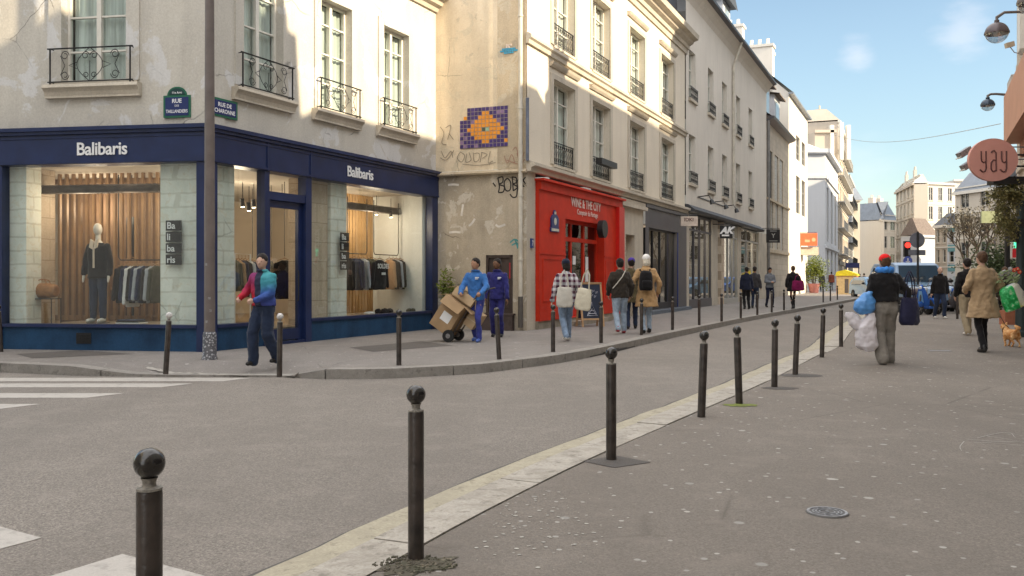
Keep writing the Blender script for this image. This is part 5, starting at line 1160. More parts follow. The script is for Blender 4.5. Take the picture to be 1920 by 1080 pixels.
# street lamp post in front of the corner
lp_ = G(393, 674, ZL); t = thing('street_lamp', 'tall brown lamp post with a sticker-covered foot before the shop corner', 'street lamp', lp_); T_ = Matrix.Translation(lp_)
mb = MB(T_); mb.tube([(0, 0, .42), (0, 0, 3), (0, 0, 9.5), (.3, -.1, 10.1), (1.4, -.5, 10.4)], [.088, .082, .062, .05, .04], 18); mb.build('mast', M_mast, t, smooth=True)
mb = MB(T_); mb.lathe([(.125, -.01), (.125, .03), (.112, .05), (.108, .40), (.10, .44), (.088, .455)], n=22); 
b = NB('sticker_metal'); cc_ = b.mix(b.ramp(b.vor(26, out=0), [(.25, 0.), (.5, 1.)]), (.42, .42, .44), (.10, .10, .11)); M_stk = b.set(cc_, .5, .3)
mb.build('base_collar', M_stk, t, smooth=True)
mb = MB(T_); mb.ball((1.5, -.54, 10.36), (.34, .2, .12), 14); mb.build('lamp_head', M_mast, t, smooth=True)
mb = MB(T_); rr = random.Random(3)
for z, a in ((.62, -1.8), (1.0, -1.3), (1.55, -1.9), (.8, -1.1)):
    x, y = .086 * math.cos(a), .086 * math.sin(a); mb.obox((x, y, z), (-.02 * math.sin(a), .02 * math.cos(a), 0), (0, 0, .02), (.001 * math.cos(a), .001 * math.sin(a), 0))
mb.build('sticker', M_cov, t)
# enamel street name plates
M_enam = plain('enamel_blue', (.022, .035, .13), .25, var=.05); M_eng = plain('enamel_green', (.02, .13, .075), .3, var=.1); M_enb = plain('enamel_teal', (.015, .05, .05), .3)
c = FL.at(Lx(334), -.03, FL.z(334, 221)); t = thing('street_name_sign', 'blue enamel street plate with a green arched top left of the lamp post', 'street sign', c, FL.rz); M_ = Matrix.Translation(c) @ Matrix.Rotation(FL.rz, 4, 'Z')
mb = MB(M_); mb.box(-.265, .265, -.012, .02, 0, .40); mb.build('green_border', M_eng, t)
mb = MB(M_); mb.box(-.225, .225, -.018, -.0121, .035, .365); mb.build('plate', M_enam, t)
mb = MB(M_); arc = [(.19 * math.cos(math.pi * k / 14), .402 + .155 * math.sin(math.pi * k / 14)) for k in range(15)]; mb.prism(arc, -.012, .02); mb.build('arched_top', M_eng, t)
mb = MB(M_); arc = [(.155 * math.cos(math.pi * k / 14), .412 + .115 * math.sin(math.pi * k / 14)) for k in range(15)]; mb.prism(arc, -.018, -.0121); mb.build('arched_field', M_enb, t)
text('lettering', 'RUE', .105, M_white, t, M_ @ Matrix.Translation((0, -.0185, .265)), .001, .002); text('lettering', 'DES', .05, M_white, t, M_ @ Matrix.Translation((0, -.0185, .195)), .001); text('lettering', 'TAILLANDIERS', .083, M_white, t, M_ @ Matrix.Translation((0, -.0185, .085)), .001, .001, sx=.78)
text('lettering', '11e Arrt', .055, M_white, t, M_ @ Matrix.Translation((0, -.0185, .43)), .001, .001)
c = FR.at(Rx(418), -.03, FR.z(418, 221)); t = thing('street_name_sign', 'small blue enamel street plate with green border right of the lamp post', 'street sign', c, FR.rz); M_ = Matrix.Translation(c) @ Matrix.Rotation(FR.rz, 4, 'Z')
mb = MB(M_); mb.box(-.34, .34, -.012, .02, 0, .34); mb.build('green_border', M_eng, t)
mb = MB(M_); mb.box(-.295, .295, -.018, -.0121, .04, .30); mb.build('plate', M_enam, t)
text('lettering', 'RUE DE', .105, M_white, t, M_ @ Matrix.Translation((0, -.0185, .19)), .001, .002); text('lettering', 'CHARONNE', .105, M_white, t, M_ @ Matrix.Translation((0, -.0185, .075)), .001, .002, sx=.9)
# ---- things at the right edge
Yc = 22.0
M_terra = plain('terracotta_paint', (.52, .27, .17), .6, var=.08, sc=2)
fx_, fy_ = OP(22.6); bx = MB(FA_.M); a0 = FA_.L - .9
sA_ = FA_.s_(1882, -.75); sB_ = FA_.L + 3
zlo, zhi = FA_.z(1884, 268, -.75), FA_.z(1884, 178, -.75)
bx.box(sA_, sB_, -.75, -.01, zlo, zhi); bx.build('box_fascia', M_terra, oA)
bx = MB(FA_.M); bx.box(sA_ + .3, sB_, -.45, -.01, zlo - .35, zlo - .003); bx.build('awning_box', plain('terracotta_shade', (.42, .20, .12), .7), oA)
bx = MB(FA_.M); bx.box(sA_ + .25, sA_ + 1.3, -.7, -.02, zhi + .22, zhi + .26); bx.box(sA_ + .25, sA_ + 1.3, -.7, -.66, zhi + .02, zhi + .24); bx.build('rolled_awning', plain('awning_pale', (.55, .52, .48), .7), oA)
bx = MB(FA_.M); bx.box(sA_ + .2, sA_ + .3, -.4, -.3, zhi + .6, zhi + 3.0); bx.box(sA_ + .3, sA_ + .9, -.5, -.2, zhi + .9, zhi + 2.4); bx.build('window_box', M_winw, oA)
c = G(1913, 652, 0); cy = 21.0; cx_ = (1914 - 960) / F * cy
t = thing('iron_column', 'dark green iron column holding up the shop front at the right edge', 'column', (cx_, cy, 0)); T_ = Matrix.Translation((cx_, cy, 0)); M_dgreen = plain('column_green', (.025, .04, .042), .45)
mb = MB(T_); mb.lathe([(.16, 0), (.16, .12), (.12, .16), (.11, .9), (.095, .95), (.095, 3.0), (.13, 3.05), (.17, 3.2)], n=16); mb.box(-.2, .2, -.2, .2, 3.2, 3.35); mb.build('shaft', M_dgreen, t)
mb = MB(T_); mb.box(-.45, .3, -.12, .12, 2.55, 2.72); mb.box(-.30, -.12, -.1, .1, 2.2, 2.55); mb.build('bracket', M_blk, t)
# round pink sign
Ds = 17.5; c = P(1861, 300, Ds); rS = 46 / F * Ds; wall_x = OP(Ds)[0]
t = thing('round_sign', 'round pink hanging shop sign reading yay', 'shop sign', c, 0); T_ = Matrix.Translation(c)
M_pink = plain('sign_pink', (.60, .29, .24), .55, var=.05)
mb = MB(T_); n = 56; mb.ring([[(rS * math.cos(2*math.pi*k/n), y, rS * .87 * math.sin(2*math.pi*k/n)) for k in range(n)] for y in (-.04, .04)]); mb.build('disc', M_pink, t)
mb = MB(T_); mb.tube([(rS - .02, 0, .1), (wall_x - c.x + .05, 0, .1)], .02, 6); mb.tube([(rS - .05, 0, -.12), (wall_x - c.x + .05, 0, -.12)], .02, 6); mb.build('bracket', M_blk, t)
def letter_y(mb, x, s, y=-.045):
    w, h, th = .085 * s, .30 * s, .0125 * s
    # tall narrow lowercase y: two stems, round foot
    mb.tube([(x, y, .15 * s), (x, y, .02 * s), (x + w * .15, y, -.03 * s), (x + w * .5, y, -.05 * s), (x + w * .95, y, -.03 * s)], th, 6)
    mb.tube([(x + w, y, .15 * s), (x + w, y, -.15 * s), (x + w * .8, y, -.20 * s), (x + w * .45, y, -.215 * s), (x + w * .1, y, -.20 * s), (x - .02 * s, y, -.17 * s)], th, 6)
M_ltr = plain('sign_letter_brown', (.10, .035, .03), .5)
mb = MB(T_); s = 1.05 * rS / .45
letter_y(mb, -.22 * s, s); letter_y(mb, .135 * s, s)
x, y, th, w = -.045 * s, -.045, .0125 * s, .085 * s
mb.tube([(x, y, .12 * s), (x + w * .2, y, .15 * s), (x + w * .6, y, .16 * s), (x + w, y, .12 * s), (x + w, y, -.20 * s)], th, 6)
mb.tube([(x + w, y, -.01 * s), (x + w * .4, y, -.005 * s), (x, y, -.05 * s), (x, y, -.16 * s), (x + w * .3, y, -.205 * s), (x + w, y, -.19 * s)], th, 6)
mb.build('lettering', M_ltr, t)
# two floodlights behind the sign
for (px, py, lab) in ((1808, 286, 'upper grey floodlight left of the round pink sign'), (1815, 309, 'lower grey floodlight left of the round pink sign')):
    c = P(px, py, 18.2); t = thing('floodlight', lab, 'floodlight', c); T_ = Matrix.Translation(c)
    mb = MB(T_); mb.obox((0, 0, 0), (.11, 0, .07), (0, .09, 0), (-.03, 0, .05)); mb.build('housing', M_cov, t)
    mb = MB(T_); mb.obox((-.035, 0, -.06) if py < 300 else (-.03, 0, -.055), (.10, 0, .065), (0, .085, 0), (-.004, 0, .006)); mb.build('lens', M_bw, t)
    mb = MB(T_); mb.tube([(.05, 0, .06), (.3, 0, .12), (OP(18.2)[0] - c.x, 0, .1)], .014, 5); mb.build('arm', M_cov, t)
# wall lanterns
def lantern(px, py, D, r, lab, armto, dome):
    c = P(px, py, D); t = thing('wall_lamp', lab, 'street lamp', c, 0, 'lanterns hung over the pavement'); T_ = Matrix.Translation(c); n = 24
    mb = MB(T_); mb.lathe([(r * math.cos(a), r * math.sin(a) * .95) for a in [math.pi / 2 * k / 8 for k in range(8)]] + [(.05, r * .97), (.05, r * 1.15)], n=n); mb.lathe([(r * 1.02, -.02), (r * 1.04, .0), (r * 1.02, .03)], n=n); mb.build('dome', dome, t, smooth=True)
    mb = MB(T_); mb.lathe([(r * .97 * math.cos(a), -r * math.sin(a) * .9) for a in [math.pi / 2 * k / 8 for k in range(9)]], n=n); mb.build('globe', M_globe, t, smooth=True)
    mb = MB(T_); mb.ball((0, 0, -.02), (r * .3, r * .3, r * .25), 10); mb.build('bulb', M_white, t)
    ax, az_ = armto; mb = MB(T_); mb.tube([(0, 0, r * 1.1), (0, 0, r * 1.4), (ax * .12, 0, r * 1.4 + az_ * .9), (ax * .35, 0, r * 1.4 + az_), (ax * .7, .02, r * 1.4 + az_ * .75), (ax, .05, r * 1.4 + az_ * .4)], [.03, .035, .03, .03, .035, .045], 8); mb.build('arm', M_mast, t, smooth=True)
    return t
M_globe = glassmat('lamp_glass', (.80, .84, .85), .8, .05, .25)
lantern(1869, 62, 19.5, .24, 'large brown-domed glass globe lantern at the top right corner', (1.35, .12), plain('dome_brown', (.12, .095, .10), .35, .2))
lantern(1852, 197, 23.5, .17, 'smaller blue-grey domed lantern on the terracotta box', (.62, .05), plain('dome_blue', (.05, .07, .10), .3, .3))
lantern(1932, 5, 15.0, .20, 'partly cut off brown lantern at the very top right', (.9, .1), M_mast)
c = P(1893, 84, 19.0); t = thing('floodlight', 'tiny pale floodlight under the big globe lantern', 'floodlight', c); T_ = Matrix.Translation(c)
mb = MB(T_); mb.obox((0, 0, 0), (.08, 0, .02), (0, .05, 0), (-.01, 0, .05)); mb.build('housing', M_gable2, t)
mb = MB(T_); mb.tube([(0, 0, -.03), (.1, 0, -.16), (.25, 0, -.2), (OP(19)[0] - c.x, 0, -.15)], .010, 5); mb.build('arm', M_cov, t)
# overhead cable
a = P(1560, 252, 60); b_ = P(1876, 232, 24.0); mb = MB(); pts = [a.lerp(b_, k / 16) - Vector((0, 0, .5 * math.sin(math.pi * k / 16))) for k in range(17)]; mb.tube(pts, .010, 5)
mb.build('overhead_cable', M_gwin, None, label='thin dark cable strung across the street against the sky', cat='cable')

oH, _h = block('gap_shade_block', 'added tall block behind the terracotta shop, out of view, closing a sunlit gap', (32, 31), (26, 19.2), 18.3, 8, M_btan, 0, 0, roof=M_zinc)  # added unseen block, stops sun slipping between the near houses

rr = random.Random(77); b = MB()
for k in range(120):
    px, py = rr.gauss(1010, 90), rr.gauss(975, 45)
    if not (860 < px < 1300 and 900 < py < 1075) or px < 1000 - (py - 900) * 1.2: continue
    c = G(px, py, 0); r = rr.uniform(.004, .013); n = 9; a0 = rr.uniform(0, 6)
    b.add([(c.x, c.y, .0045)] + [(c.x + r * rr.uniform(.7, 1.3) * math.cos(6.2832 * q / n), c.y + r * rr.uniform(.7, 1.3) * math.sin(6.2832 * q / n), .003) for q in range(n)], [(0, 1 + q, 1 + (q + 1) % n) for q in range(n)])
b.build('gum_spots', plain('old_gum', (.42, .40, .36), .8, var=.3), kind='stuff')
# ================================================================ fused bodies: overlapping tapered pieces melted into one skin
DG = None
def melt(mb, voxel, smooth=4, disp=None, M=None):
    me = bpy.data.meshes.new('t'); me.from_pydata([tuple(v) for v in mb.v], [], mb.f); me.update()
    o = bpy.data.objects.new('t', me); c = bpy.data.collections.get('_tmp') or bpy.data.collections.new('_tmp')
    if c.name not in [k.name for k in SC.collection.children]: SC.collection.children.link(c)
    c.objects.link(o)
    r = o.modifiers.new('r', 'REMESH'); r.mode = 'VOXEL'; r.voxel_size = voxel; r.use_smooth_shade = True
    s = o.modifiers.new('s', 'SMOOTH'); s.factor = .5; s.iterations = smooth
    if disp:
        tx = bpy.data.textures.get('folds%g' % disp[1]) or bpy.data.textures.new('folds%g' % disp[1], 'CLOUDS'); tx.noise_scale = disp[1]; tx.noise_depth = 3
        d = o.modifiers.new('d', 'DISPLACE'); d.texture = tx; d.strength = disp[0]; d.mid_level = .5; d.texture_coords = 'LOCAL'
    dg = bpy.context.evaluated_depsgraph_get(); m2 = bpy.data.meshes.new_from_object(o.evaluated_get(dg))
    c.objects.unlink(o); bpy.data.objects.remove(o); bpy.data.meshes.remove(me)
    return m2
def melted(name, mb, mats, parent, M, voxel=.014, smooth=4, disp=None, label=None, group=None, cat=None):
    me = melt(mb, voxel, smooth, disp); inv = PW[parent.name].inverted() if parent is not None else Matrix.Identity(4)
    me.transform(inv @ M); me.materials.clear()
    for m in (mats if isinstance(mats, (list, tuple)) else [mats]): me.materials.append(m)
    me.polygons.foreach_set('use_smooth', [True] * len(me.polygons)); me.name = name
    o = bpy.data.objects.new(name, me); COL.objects.link(o)
    if parent is not None: o.parent = parent; PW[o.name] = PW[parent.name]
    return tagp(o, label, cat, group)
def cap(mb, a, b, r0, r1=None, n=10):
    """closed tapered limb with round ends"""
    a, b = Vector(a), Vector(b); r1 = r0 if r1 is None else r1; d = b - a; L_ = max(d.length, 1e-5); t = d / L_; pts = []; rs = []
    for k in (-1., -.85, -.5, 0.): pts.append(a + t * (k * r0)); rs.append(max(.0008, r0 * math.sqrt(max(0, 1 - k * k))))
    for k in (0., .5, .85, 1.): pts.append(b + t * (k * r1)); rs.append(max(.0008, r1 * math.sqrt(max(0, 1 - k * k))))
    mb.tube(pts, rs, n)
def loft(mb, rings, n=20, wave=0, wn=7, ph=0):
    """rings of (x, y, z, rx, ry)"""
    out = []
    x, y, z, rx, ry = rings[0]; out.append([(x + rx * .05 * math.cos(6.2832 * k / n), y + ry * .05 * math.sin(6.2832 * k / n), z) for k in range(n)])
    for i, (x, y, z, rx, ry) in enumerate(rings):
        wv = wave * (1 - i / len(rings))
        out.append([(x + rx * (1 + wv * math.sin(wn * 6.2832 * k / n + ph)) * math.cos(6.2832 * k / n), y + ry * (1 + wv * math.sin(wn * 6.2832 * k / n + ph)) * math.sin(6.2832 * k / n), z) for k in range(n)])
    x, y, z, rx, ry = rings[-1]; out.append([(x + rx * .05 * math.cos(6.2832 * k / n), y + ry * .05 * math.sin(6.2832 * k / n), z) for k in range(n)])
    mb.ring(out, True)
def ik(a, c, l1, l2, hint):
    a, c, hint = Vector(a), Vector(c), Vector(hint); d = c - a; L_ = min(d.length, (l1 + l2) * .999); t = d.normalized(); c = a + t * L_
    x = (l1 * l1 - l2 * l2 + L_ * L_) / (2 * L_); h = math.sqrt(max(0, l1 * l1 - x * x)); p = hint - t * hint.dot(t)
    if p.length < 1e-4: p = Vector((0, 1, 0))
    return a + t * x + p.normalized() * h, c
def cloth(name, col, var=.25, sc=5, rough=.9, col2=None):
    if name in MATS: return MATS[name]
    b = NB(name); c = b.mix(b.ramp(b.noise(sc, 5, .6), [(.3, 0.), (.7, 1.)]), dk(col, 1 - var), col2 or dk(col, 1 + var)); c = b.mix(.3, c, b.ramp(b.noise(130, 2, .7), [(.3, .3), (.7, .7)]), 'OVERLAY')
    MATS[name] = b.set(c, rough, 0, .15, bump=b.noise(22, 5, .65), bs=.35, bd=.012); b.b.inputs['Sheen Weight'].default_value = .15; return MATS[name]
def skinmat(name, col):
    if name in MATS: return MATS[name]
    b = NB(name); MATS[name] = b.set(b.mix(b.ramp(b.noise(12, 3), [(.3, 0.), (.7, 1.)]), dk(col, .86), dk(col, 1.08)), .55, 0, .3); return MATS[name]
SK1 = skinmat('skin_light', (.52, .33, .25)); SK2 = skinmat('skin_tan', (.40, .22, .14)); SK3 = skinmat('skin_brown', (.17, .085, .05))
H_DK = cloth('hair_dark', (.018, .013, .011), .3, 30, .6); H_BR = cloth('hair_brown', (.085, .045, .025), .3, 30, .6); H_BL = cloth('hair_pale_blond', (.62, .56, .46), .15, 30, .6)
SH_B = plain('shoe_black', (.015, .014, .014), .4); SH_W = plain('shoe_white', (.62, .60, .56), .5); SH_R = plain('shoe_red', (.30, .03, .04), .5); SH_T = plain('shoe_tan', (.30, .20, .13), .6); SH_BL = plain('shoe_blue', (.08, .14, .42), .5); SOLE = plain('shoe_sole', (.5, .48, .44), .6)
def person(label, loc, rz, H=1.75, skin=SK1, hair=H_DK, hairstyle='short', top=None, top_kind='jacket', top_z=.86, pants=None, wide=1.0, shoes=SH_B, lf=(.09, 0, 0), rf=(-.09, 0, 0), lh=(.26, -.02, .80), rh=(-.26, -.02, .80), lean=0.0, turn=0.0, nod=0.0, hat=None, hatkind='beanie', slim=1.0, vox=.014, face=True, grip=(0, 0), scarf=None, flare=0.0, sh=1.0, hunch=0, group=None, shin=None, elbow=((.5, .6, -.2), (-.5, .6, -.2))):
    k = H / 1.75; t = thing('person', label, 'person', loc, rz, group); M = PW[t.name] @ Matrix.Scale(k, 4)
    sw = .185 * sh; hipc = Vector((0, 0, .93))
    def tl(p): # torso lean about the hips (forwards is -y)
        p = Vector(p); d = p - hipc; c, s = math.cos(lean), math.sin(lean); return Vector((p.x, hipc.y + d.y * c - d.z * s, hipc.z + d.y * s + d.z * c))
    SL, SR = tl((sw * .93, .0, 1.395)), tl((-sw * .93, .0, 1.395)); HL, HR = Vector((.095, 0, .92)), Vector((-.095, 0, .92))
    foot = []; knees = []
    for hp, f in ((HL, lf), (HR, rf)):
        f = Vector(f); ank = Vector((f.x, f.y + .03, f.z + .085)); kn, ank = ik(hp, ank, .435, .43, (0, -1, .1)); knees.append(kn); foot.append((ank, f))
    arms = []
    for shp, h, e in ((SL, lh, elbow[0]), (SR, rh, elbow[1])):
        el, wr = ik(shp, h, .285, .26, e); arms.append((shp, el, wr))
    hc = tl((0, -.015 - hunch, 1.628)); nk = tl((0, .0, 1.46))
    RT = Matrix.Translation(hc) @ Matrix.Rotation(turn, 4, 'Z') @ Matrix.Rotation(nod, 4, 'X')
    def hp_(x, y, z): return RT @ Vector((x, y, z))
    # ---- body: one skin
    b = MB()
    loft(b, [(0, 0, .86, .13, .10), (0, 0, .95, .14, .10), tuple(tl((0, 0, 1.12))) + (.115, .085), tuple(tl((0, 0, 1.32))) + (.14, .10), tuple(tl((0, .01, 1.44))) + (.09, .07)], 16)
    cap(b, nk - Vector((0, 0, .03)), hc + Vector((0, .01, -.05)), .052, .05)
    hm = MB(); hm.ball((0, 0, 0), (.079, .097, .112), 18); b.add([hp_(*v) for v in hm.v], hm.f)
    hm = MB(); hm.ball((0, -.035, -.062), (.052, .052, .05), 14); b.add([hp_(*v) for v in hm.v], hm.f)
    if face:
        cap(b, hp_(0, -.088, .012), hp_(0, -.106, -.022), .008, .0135, 8)
        cap(b, hp_(-.018, -.088, -.055), hp_(.018, -.088, -.055), .008, .008, 8)
        for s in (-1, 1): cap(b, hp_(.015 * s, -.088, .022), hp_(.045 * s, -.078, .024), .008, .007, 8)
    for s in (-1, 1):
        hm = MB(); hm.ball((.076 * s, .008, -.01), (.010, .018, .028), 10); b.add([hp_(*v) for v in hm.v], hm.f)
    for (shp, el, wr) in arms: cap(b, shp, el, .046, .038); cap(b, el, wr, .038, .025)
    for hp, kn, (ank, f) in ((HL, knees[0], foot[0]), (HR, knees[1], foot[1])): cap(b, hp, kn, .078, .052); cap(b, kn, ank, .05, .034)
    for i, (shp, el, wr) in enumerate(arms):
        d = (wr - el).normalized(); s = 1 if i == 0 else -1
        side = d.cross(Vector((s * 1.0, 0, 0)))
        if side.length < .2: side = Vector((0, -1, 0))
        side.normalize(); nrm = d.cross(side).normalized() * s
        if nrm.dot(Vector((-s, 0, 0))) < 0: nrm = -nrm
        p0 = wr + d * .015; p1 = wr + d * .085
        for q in (-.5, 0, .5): cap(b, p0 + side * q * .026, p1 + side * q * .05, .015, .0145, 8)
        g_ = grip[i]
        for q, ln in zip((-1.5, -.5, .5, 1.5), (.060, .075, .078, .066)):
            r0 = p1 + side * q * .0185; c1 = d * math.cos(.25 + g_ * .9) + nrm * math.sin(.25 + g_ * .9); c2 = d * math.cos(.6 + g_ * 2.1) + nrm * math.sin(.6 + g_ * 2.1)
            m_ = r0 + c1 * ln * .5; cap(b, r0, m_, .0098, .0092, 7); cap(b, m_, m_ + c2 * ln * .5, .0092, .0085, 7)
        th0 = p0 - side * .020 * (1 if side.y > 0 else -1); td = (d * .75 + nrm * .45 - side * .6 * (1 if side.y > 0 else -1)).normalized(); th1 = th0 + td * .045
        cap(b, th0, th1, .0135, .0115, 7); cap(b, th1, th1 + (d * .9 + nrm * .5).normalized() * .032, .0112, .010, 7)
    melted('body', b, skin, t, M, min(vox, .0105) if face or vox < .02 else vox, 2)
    # ---- trousers
    w = wide; c = MB()
    loft(c, [(0, 0, .80, .15 * slim, .11), (0, 0, .90, .168 * slim, .125), (0, 0, 1.0, .155 * slim, .115), tuple(tl((0, 0, 1.06))) + (.145 * slim, .105)], 18)
    for hp, kn, (ank, f), s in ((HL, knees[0], foot[0], 1), (HR, knees[1], foot[1], -1)):
        hp2 = Vector((hp.x * .9, hp.y, hp.z - .04)); cap(c, hp2, kn, .098 * min(w, 1.15), .070 * w); cap(c, kn, ank + Vector((0, .0, -.02 if w > 1.2 else .0)), .070 * w, .056 * w * (1.12 if w > 1.2 else 1.0))
    if shin is None: melted('trousers', c, pants, t, M, vox, 3, (.035, .10))
    else:
        melted('trousers', c, pants, t, M, vox, 3, (.035, .10))
    # ---- shoes
    for ank, f in foot:
        s_ = MB(); up = 0.0
        cap(s_, ank + Vector((0, .02, -.035)), ank + Vector((0, -.13, -.052)), .043, .036, 12); cap(s_, ank + Vector((0, .015, -.02)), ank + Vector((0, 0, .035)), .044, .045, 12)
        melted('shoe', s_, shoes, t, M, max(.012, vox), 2)
    # ---- top garment
    g_ = MB(); z0 = top_z
    coat = top_kind == 'coat'
    rg = []
    if coat:
        rg += [(0, .015, z0, .205 * slim + flare, .17 + flare * .7), (0, .01, (z0 + .95) / 2, .19 * slim + flare * .6, .16 + flare * .4)]
    rg += [(0, 0, max(z0, .92) if not coat else .95, .182 * slim, .145), tuple(tl((0, 0, 1.10))) + (.172 * slim, .135), tuple(tl((0, .005, 1.28))) + (.192 * slim, .145), tuple(tl((0, .01, 1.37))) + (.178 * slim * sh, .125), tuple(tl((0, .01, 1.425))) + (.135 * slim * sh, .105), tuple(tl((0, .01, 1.465))) + (.09, .08), tuple(tl((0, .0, 1.50))) + (.075, .07)]
    if not coat and z0 < .9: rg = [(0, 0, z0, .185 * slim, .145)] + rg
    loft(g_, rg, 24, .03 if coat else .015, 5, 1)
    for (shp, el, wr) in arms:
        hw = wr - (wr - el).normalized() * .01; cap(g_, shp + Vector((0, 0, -.012)), el, .066 * max(1, slim * .95), .062); cap(g_, el, hw, .063, .052)
    melted('coat' if coat else 'jacket', g_, top, t, M, vox, 3, (.05, .11))
    if scarf is not None:
        s_ = MB(); cc = tl((0, -.01, 1.505)); n = 20
        s_.tube([cc + Vector((.10 * math.cos(6.2832 * q / n), .095 * math.sin(6.2832 * q / n), .02 * math.sin(3 * q))) for q in range(n + 1)], .05, 10)
        melted('scarf', s_, scarf, t, M, vox, 3, (.03, .06))
    if face and math.cos(rz) > .3:   # collar band and sleeve cuffs of the garment
        cb = MB(); cc = tl((0, -.005, 1.492)); cb.tube([cc + Vector((.078 * math.cos(6.2832 * q / 18), .074 * math.sin(6.2832 * q / 18) - .004, -.012 * math.sin(6.2832 * q / 18) - .012)) for q in range(19)], .017, 8); cb.M = M; cb.build('collar', top, t, smooth=True)
    # ---- hair or hat
    h = MB()
    if hairstyle == 'short':
        hm = MB(); hm.ball((0, .022, .036), (.090, .101, .098), 18)
        for v in hm.v: h.v.append(hp_(*v))
        h.f += hm.f; h.mi += hm.mi
        hm = MB(); hm.ball((0, .050, -.015), (.084, .062, .07), 14); h.add([hp_(*v) for v in hm.v], hm.f)
    elif hairstyle in ('long', 'bob'):
        hm = MB(); hm.ball((0, .018, .026), (.090, .098, .098), 18); h.add([hp_(*v) for v in hm.v], hm.f)
        zz = -.13 if hairstyle == 'bob' else -.24
        hm = MB(); loft(hm, [(0, .06, zz, .075, .04), (0, .065, zz * .5, .088, .055), (0, .04, .0, .088, .075), (0, .03, .04, .08, .07)], 16); h.add([hp_(*v) for v in hm.v], hm.f)
    if h.v: melted('hair', h, hair, t, M, .011 if vox < .02 else vox, 2, (.018, .03))
    if hat is not None:
        h = MB(); hm = MB(); loft(hm, [(0, .012, .015, .088, .100), (0, .012, .05, .094, .104), (0, .014, .09, .086, .094), (0, .016, .125, .058, .064), (0, .018, .142, .02, .02)], 20); h.add([hp_(*v) for v in hm.v], hm.f)
        if hatkind == 'pom': hm = MB(); hm.ball((0, .02, .16), .035, 12); h.add([hp_(*v) for v in hm.v], hm.f)
        if hatkind == 'hood': hm = MB(); hm.ball((0, .03, -.02), (.10, .10, .12), 16); h.add([hp_(*v) for v in hm.v], hm.f)
        melted('hat', h, hat, t, M, .011 if vox < .02 else vox, 2, (.01, .04))
    if face and abs(math.cos(rz)) > .3 and math.cos(rz) > 0:
        e = MB()
        for s in (-1, 1): e.ball(tuple(hp_(.031 * s, -.082, .008)), (.011, .006, .006), 8)
        e.M = M; e.build('eyes', M_blk, t, smooth=True)
    return t
def W2L(t, p): return PW[t.name].inverted() @ Vector(p)
# fabrics
C_NAVY = cloth('cloth_navy', (.014, .017, .035)); C_BLACK = cloth('cloth_black', (.012, .011, .012)); C_JEAN = cloth('cloth_pale_jeans', (.30, .37, .46), .3, 9); C_JEAN2 = cloth('cloth_washed_jeans', (.20, .27, .38), .35, 9)
C_DJEAN = cloth('cloth_dark_jeans', (.02, .03, .06)); C_CAMEL = cloth('cloth_camel', (.40, .25, .12), .15); C_BEIGE = cloth('cloth_beige_trench', (.36, .25, .145), .18); C_KHAKI = cloth('cloth_khaki_trousers', (.33, .27, .18), .18)
C_GTROU = cloth('cloth_taupe_cord', (.21, .19, .165), .2, 8); C_BLUE = cloth('cloth_bright_blue', (.045, .15, .40), .3); C_INDI = cloth('cloth_indigo_uniform', (.03, .03, .15), .25); C_BLUEP = cloth('cloth_blue_trousers', (.045, .055, .25), .3)
C_OLIV = cloth('cloth_olive_brown', (.085, .068, .035), .25); C_DBR = cloth('cloth_dark_brown', (.035, .028, .022), .25); C_GREY = cloth('cloth_grey', (.15, .16, .18), .25); C_DGREY = cloth('cloth_charcoal', (.045, .042, .045), .25); C_RED = cloth('cloth_red_knit', (.62, .012, .012), .2); C_BSC = cloth('cloth_blue_scarf', (.05, .22, .62), .3)
C_MAG = cloth('cloth_magenta', (.16, .008, .06), .3); C_RUST = cloth('cloth_rust', (.19, .05, .03), .25); C_WHITE = cloth('cloth_white', (.74, .72, .70), .1); C_CANV = cloth('cloth_canvas', (.55, .52, .46), .12); C_PURP = cloth('cloth_purple', (.07, .04, .28), .2)
def plaidmat():
    b = NB('cloth_plaid'); s = b.N.new('ShaderNodeSeparateXYZ'); b.L.new(b.co, s.inputs[0])
    def st(o, f, th): return b.math('GREATER_THAN', b.math('FRACT', b.math('MULTIPLY', o, f)), th)
    a = st(s.outputs[2], 8.5, .5); c = st(s.outputs[0], 8.5, .5)
    m = b.mix(b.math('MULTIPLY', b.math('ADD', a, c), .5), (.60, .58, .60), (.02, .022, .05)); m = b.mix(b.math('MULTIPLY', a, .15), m, (.4, .03, .03))
    return b.set(m, .9, 0, .1, bump=b.noise(22, 4), bs=.3, bd=.01)
def brightjacket():
    b = NB('cloth_bright_blocks'); s = b.N.new('ShaderNodeSeparateXYZ'); b.L.new(b.co, s.inputs[0])
    n = b.noise(3, 2); zz = b.math('ADD', s.outputs[2], b.math('MULTIPLY', n, .18))
    rt = b.ramp(b.math('MULTIPLY', zz, .6), [(.0, (.02, .02, .05)), (.60, (.05, .06, .26)), (.72, (.04, .10, .33)), (.80, (.05, .26, .34)), (.90, (.06, .30, .33))])
    lt = b.ramp(b.math('MULTIPLY', zz, .6), [(.0, (.36, .015, .03)), (.70, (.42, .015, .03)), (.80, (.28, .02, .08)), (.90, (.20, .03, .13))])
    m = b.mix(b.ramp(b.math('ADD', s.outputs[0], .5), [(.44, 0.), (.45, 1.)]), lt, (.022, .026, .055)); m = b.mix(b.ramp(b.math('ADD', s.outputs[0], .5), [(.555, 0.), (.565, 1.)]), m, rt)
    return b.set(m, .75, 0, .3, bump=b.noise(14, 4), bs=.4, bd=.015)
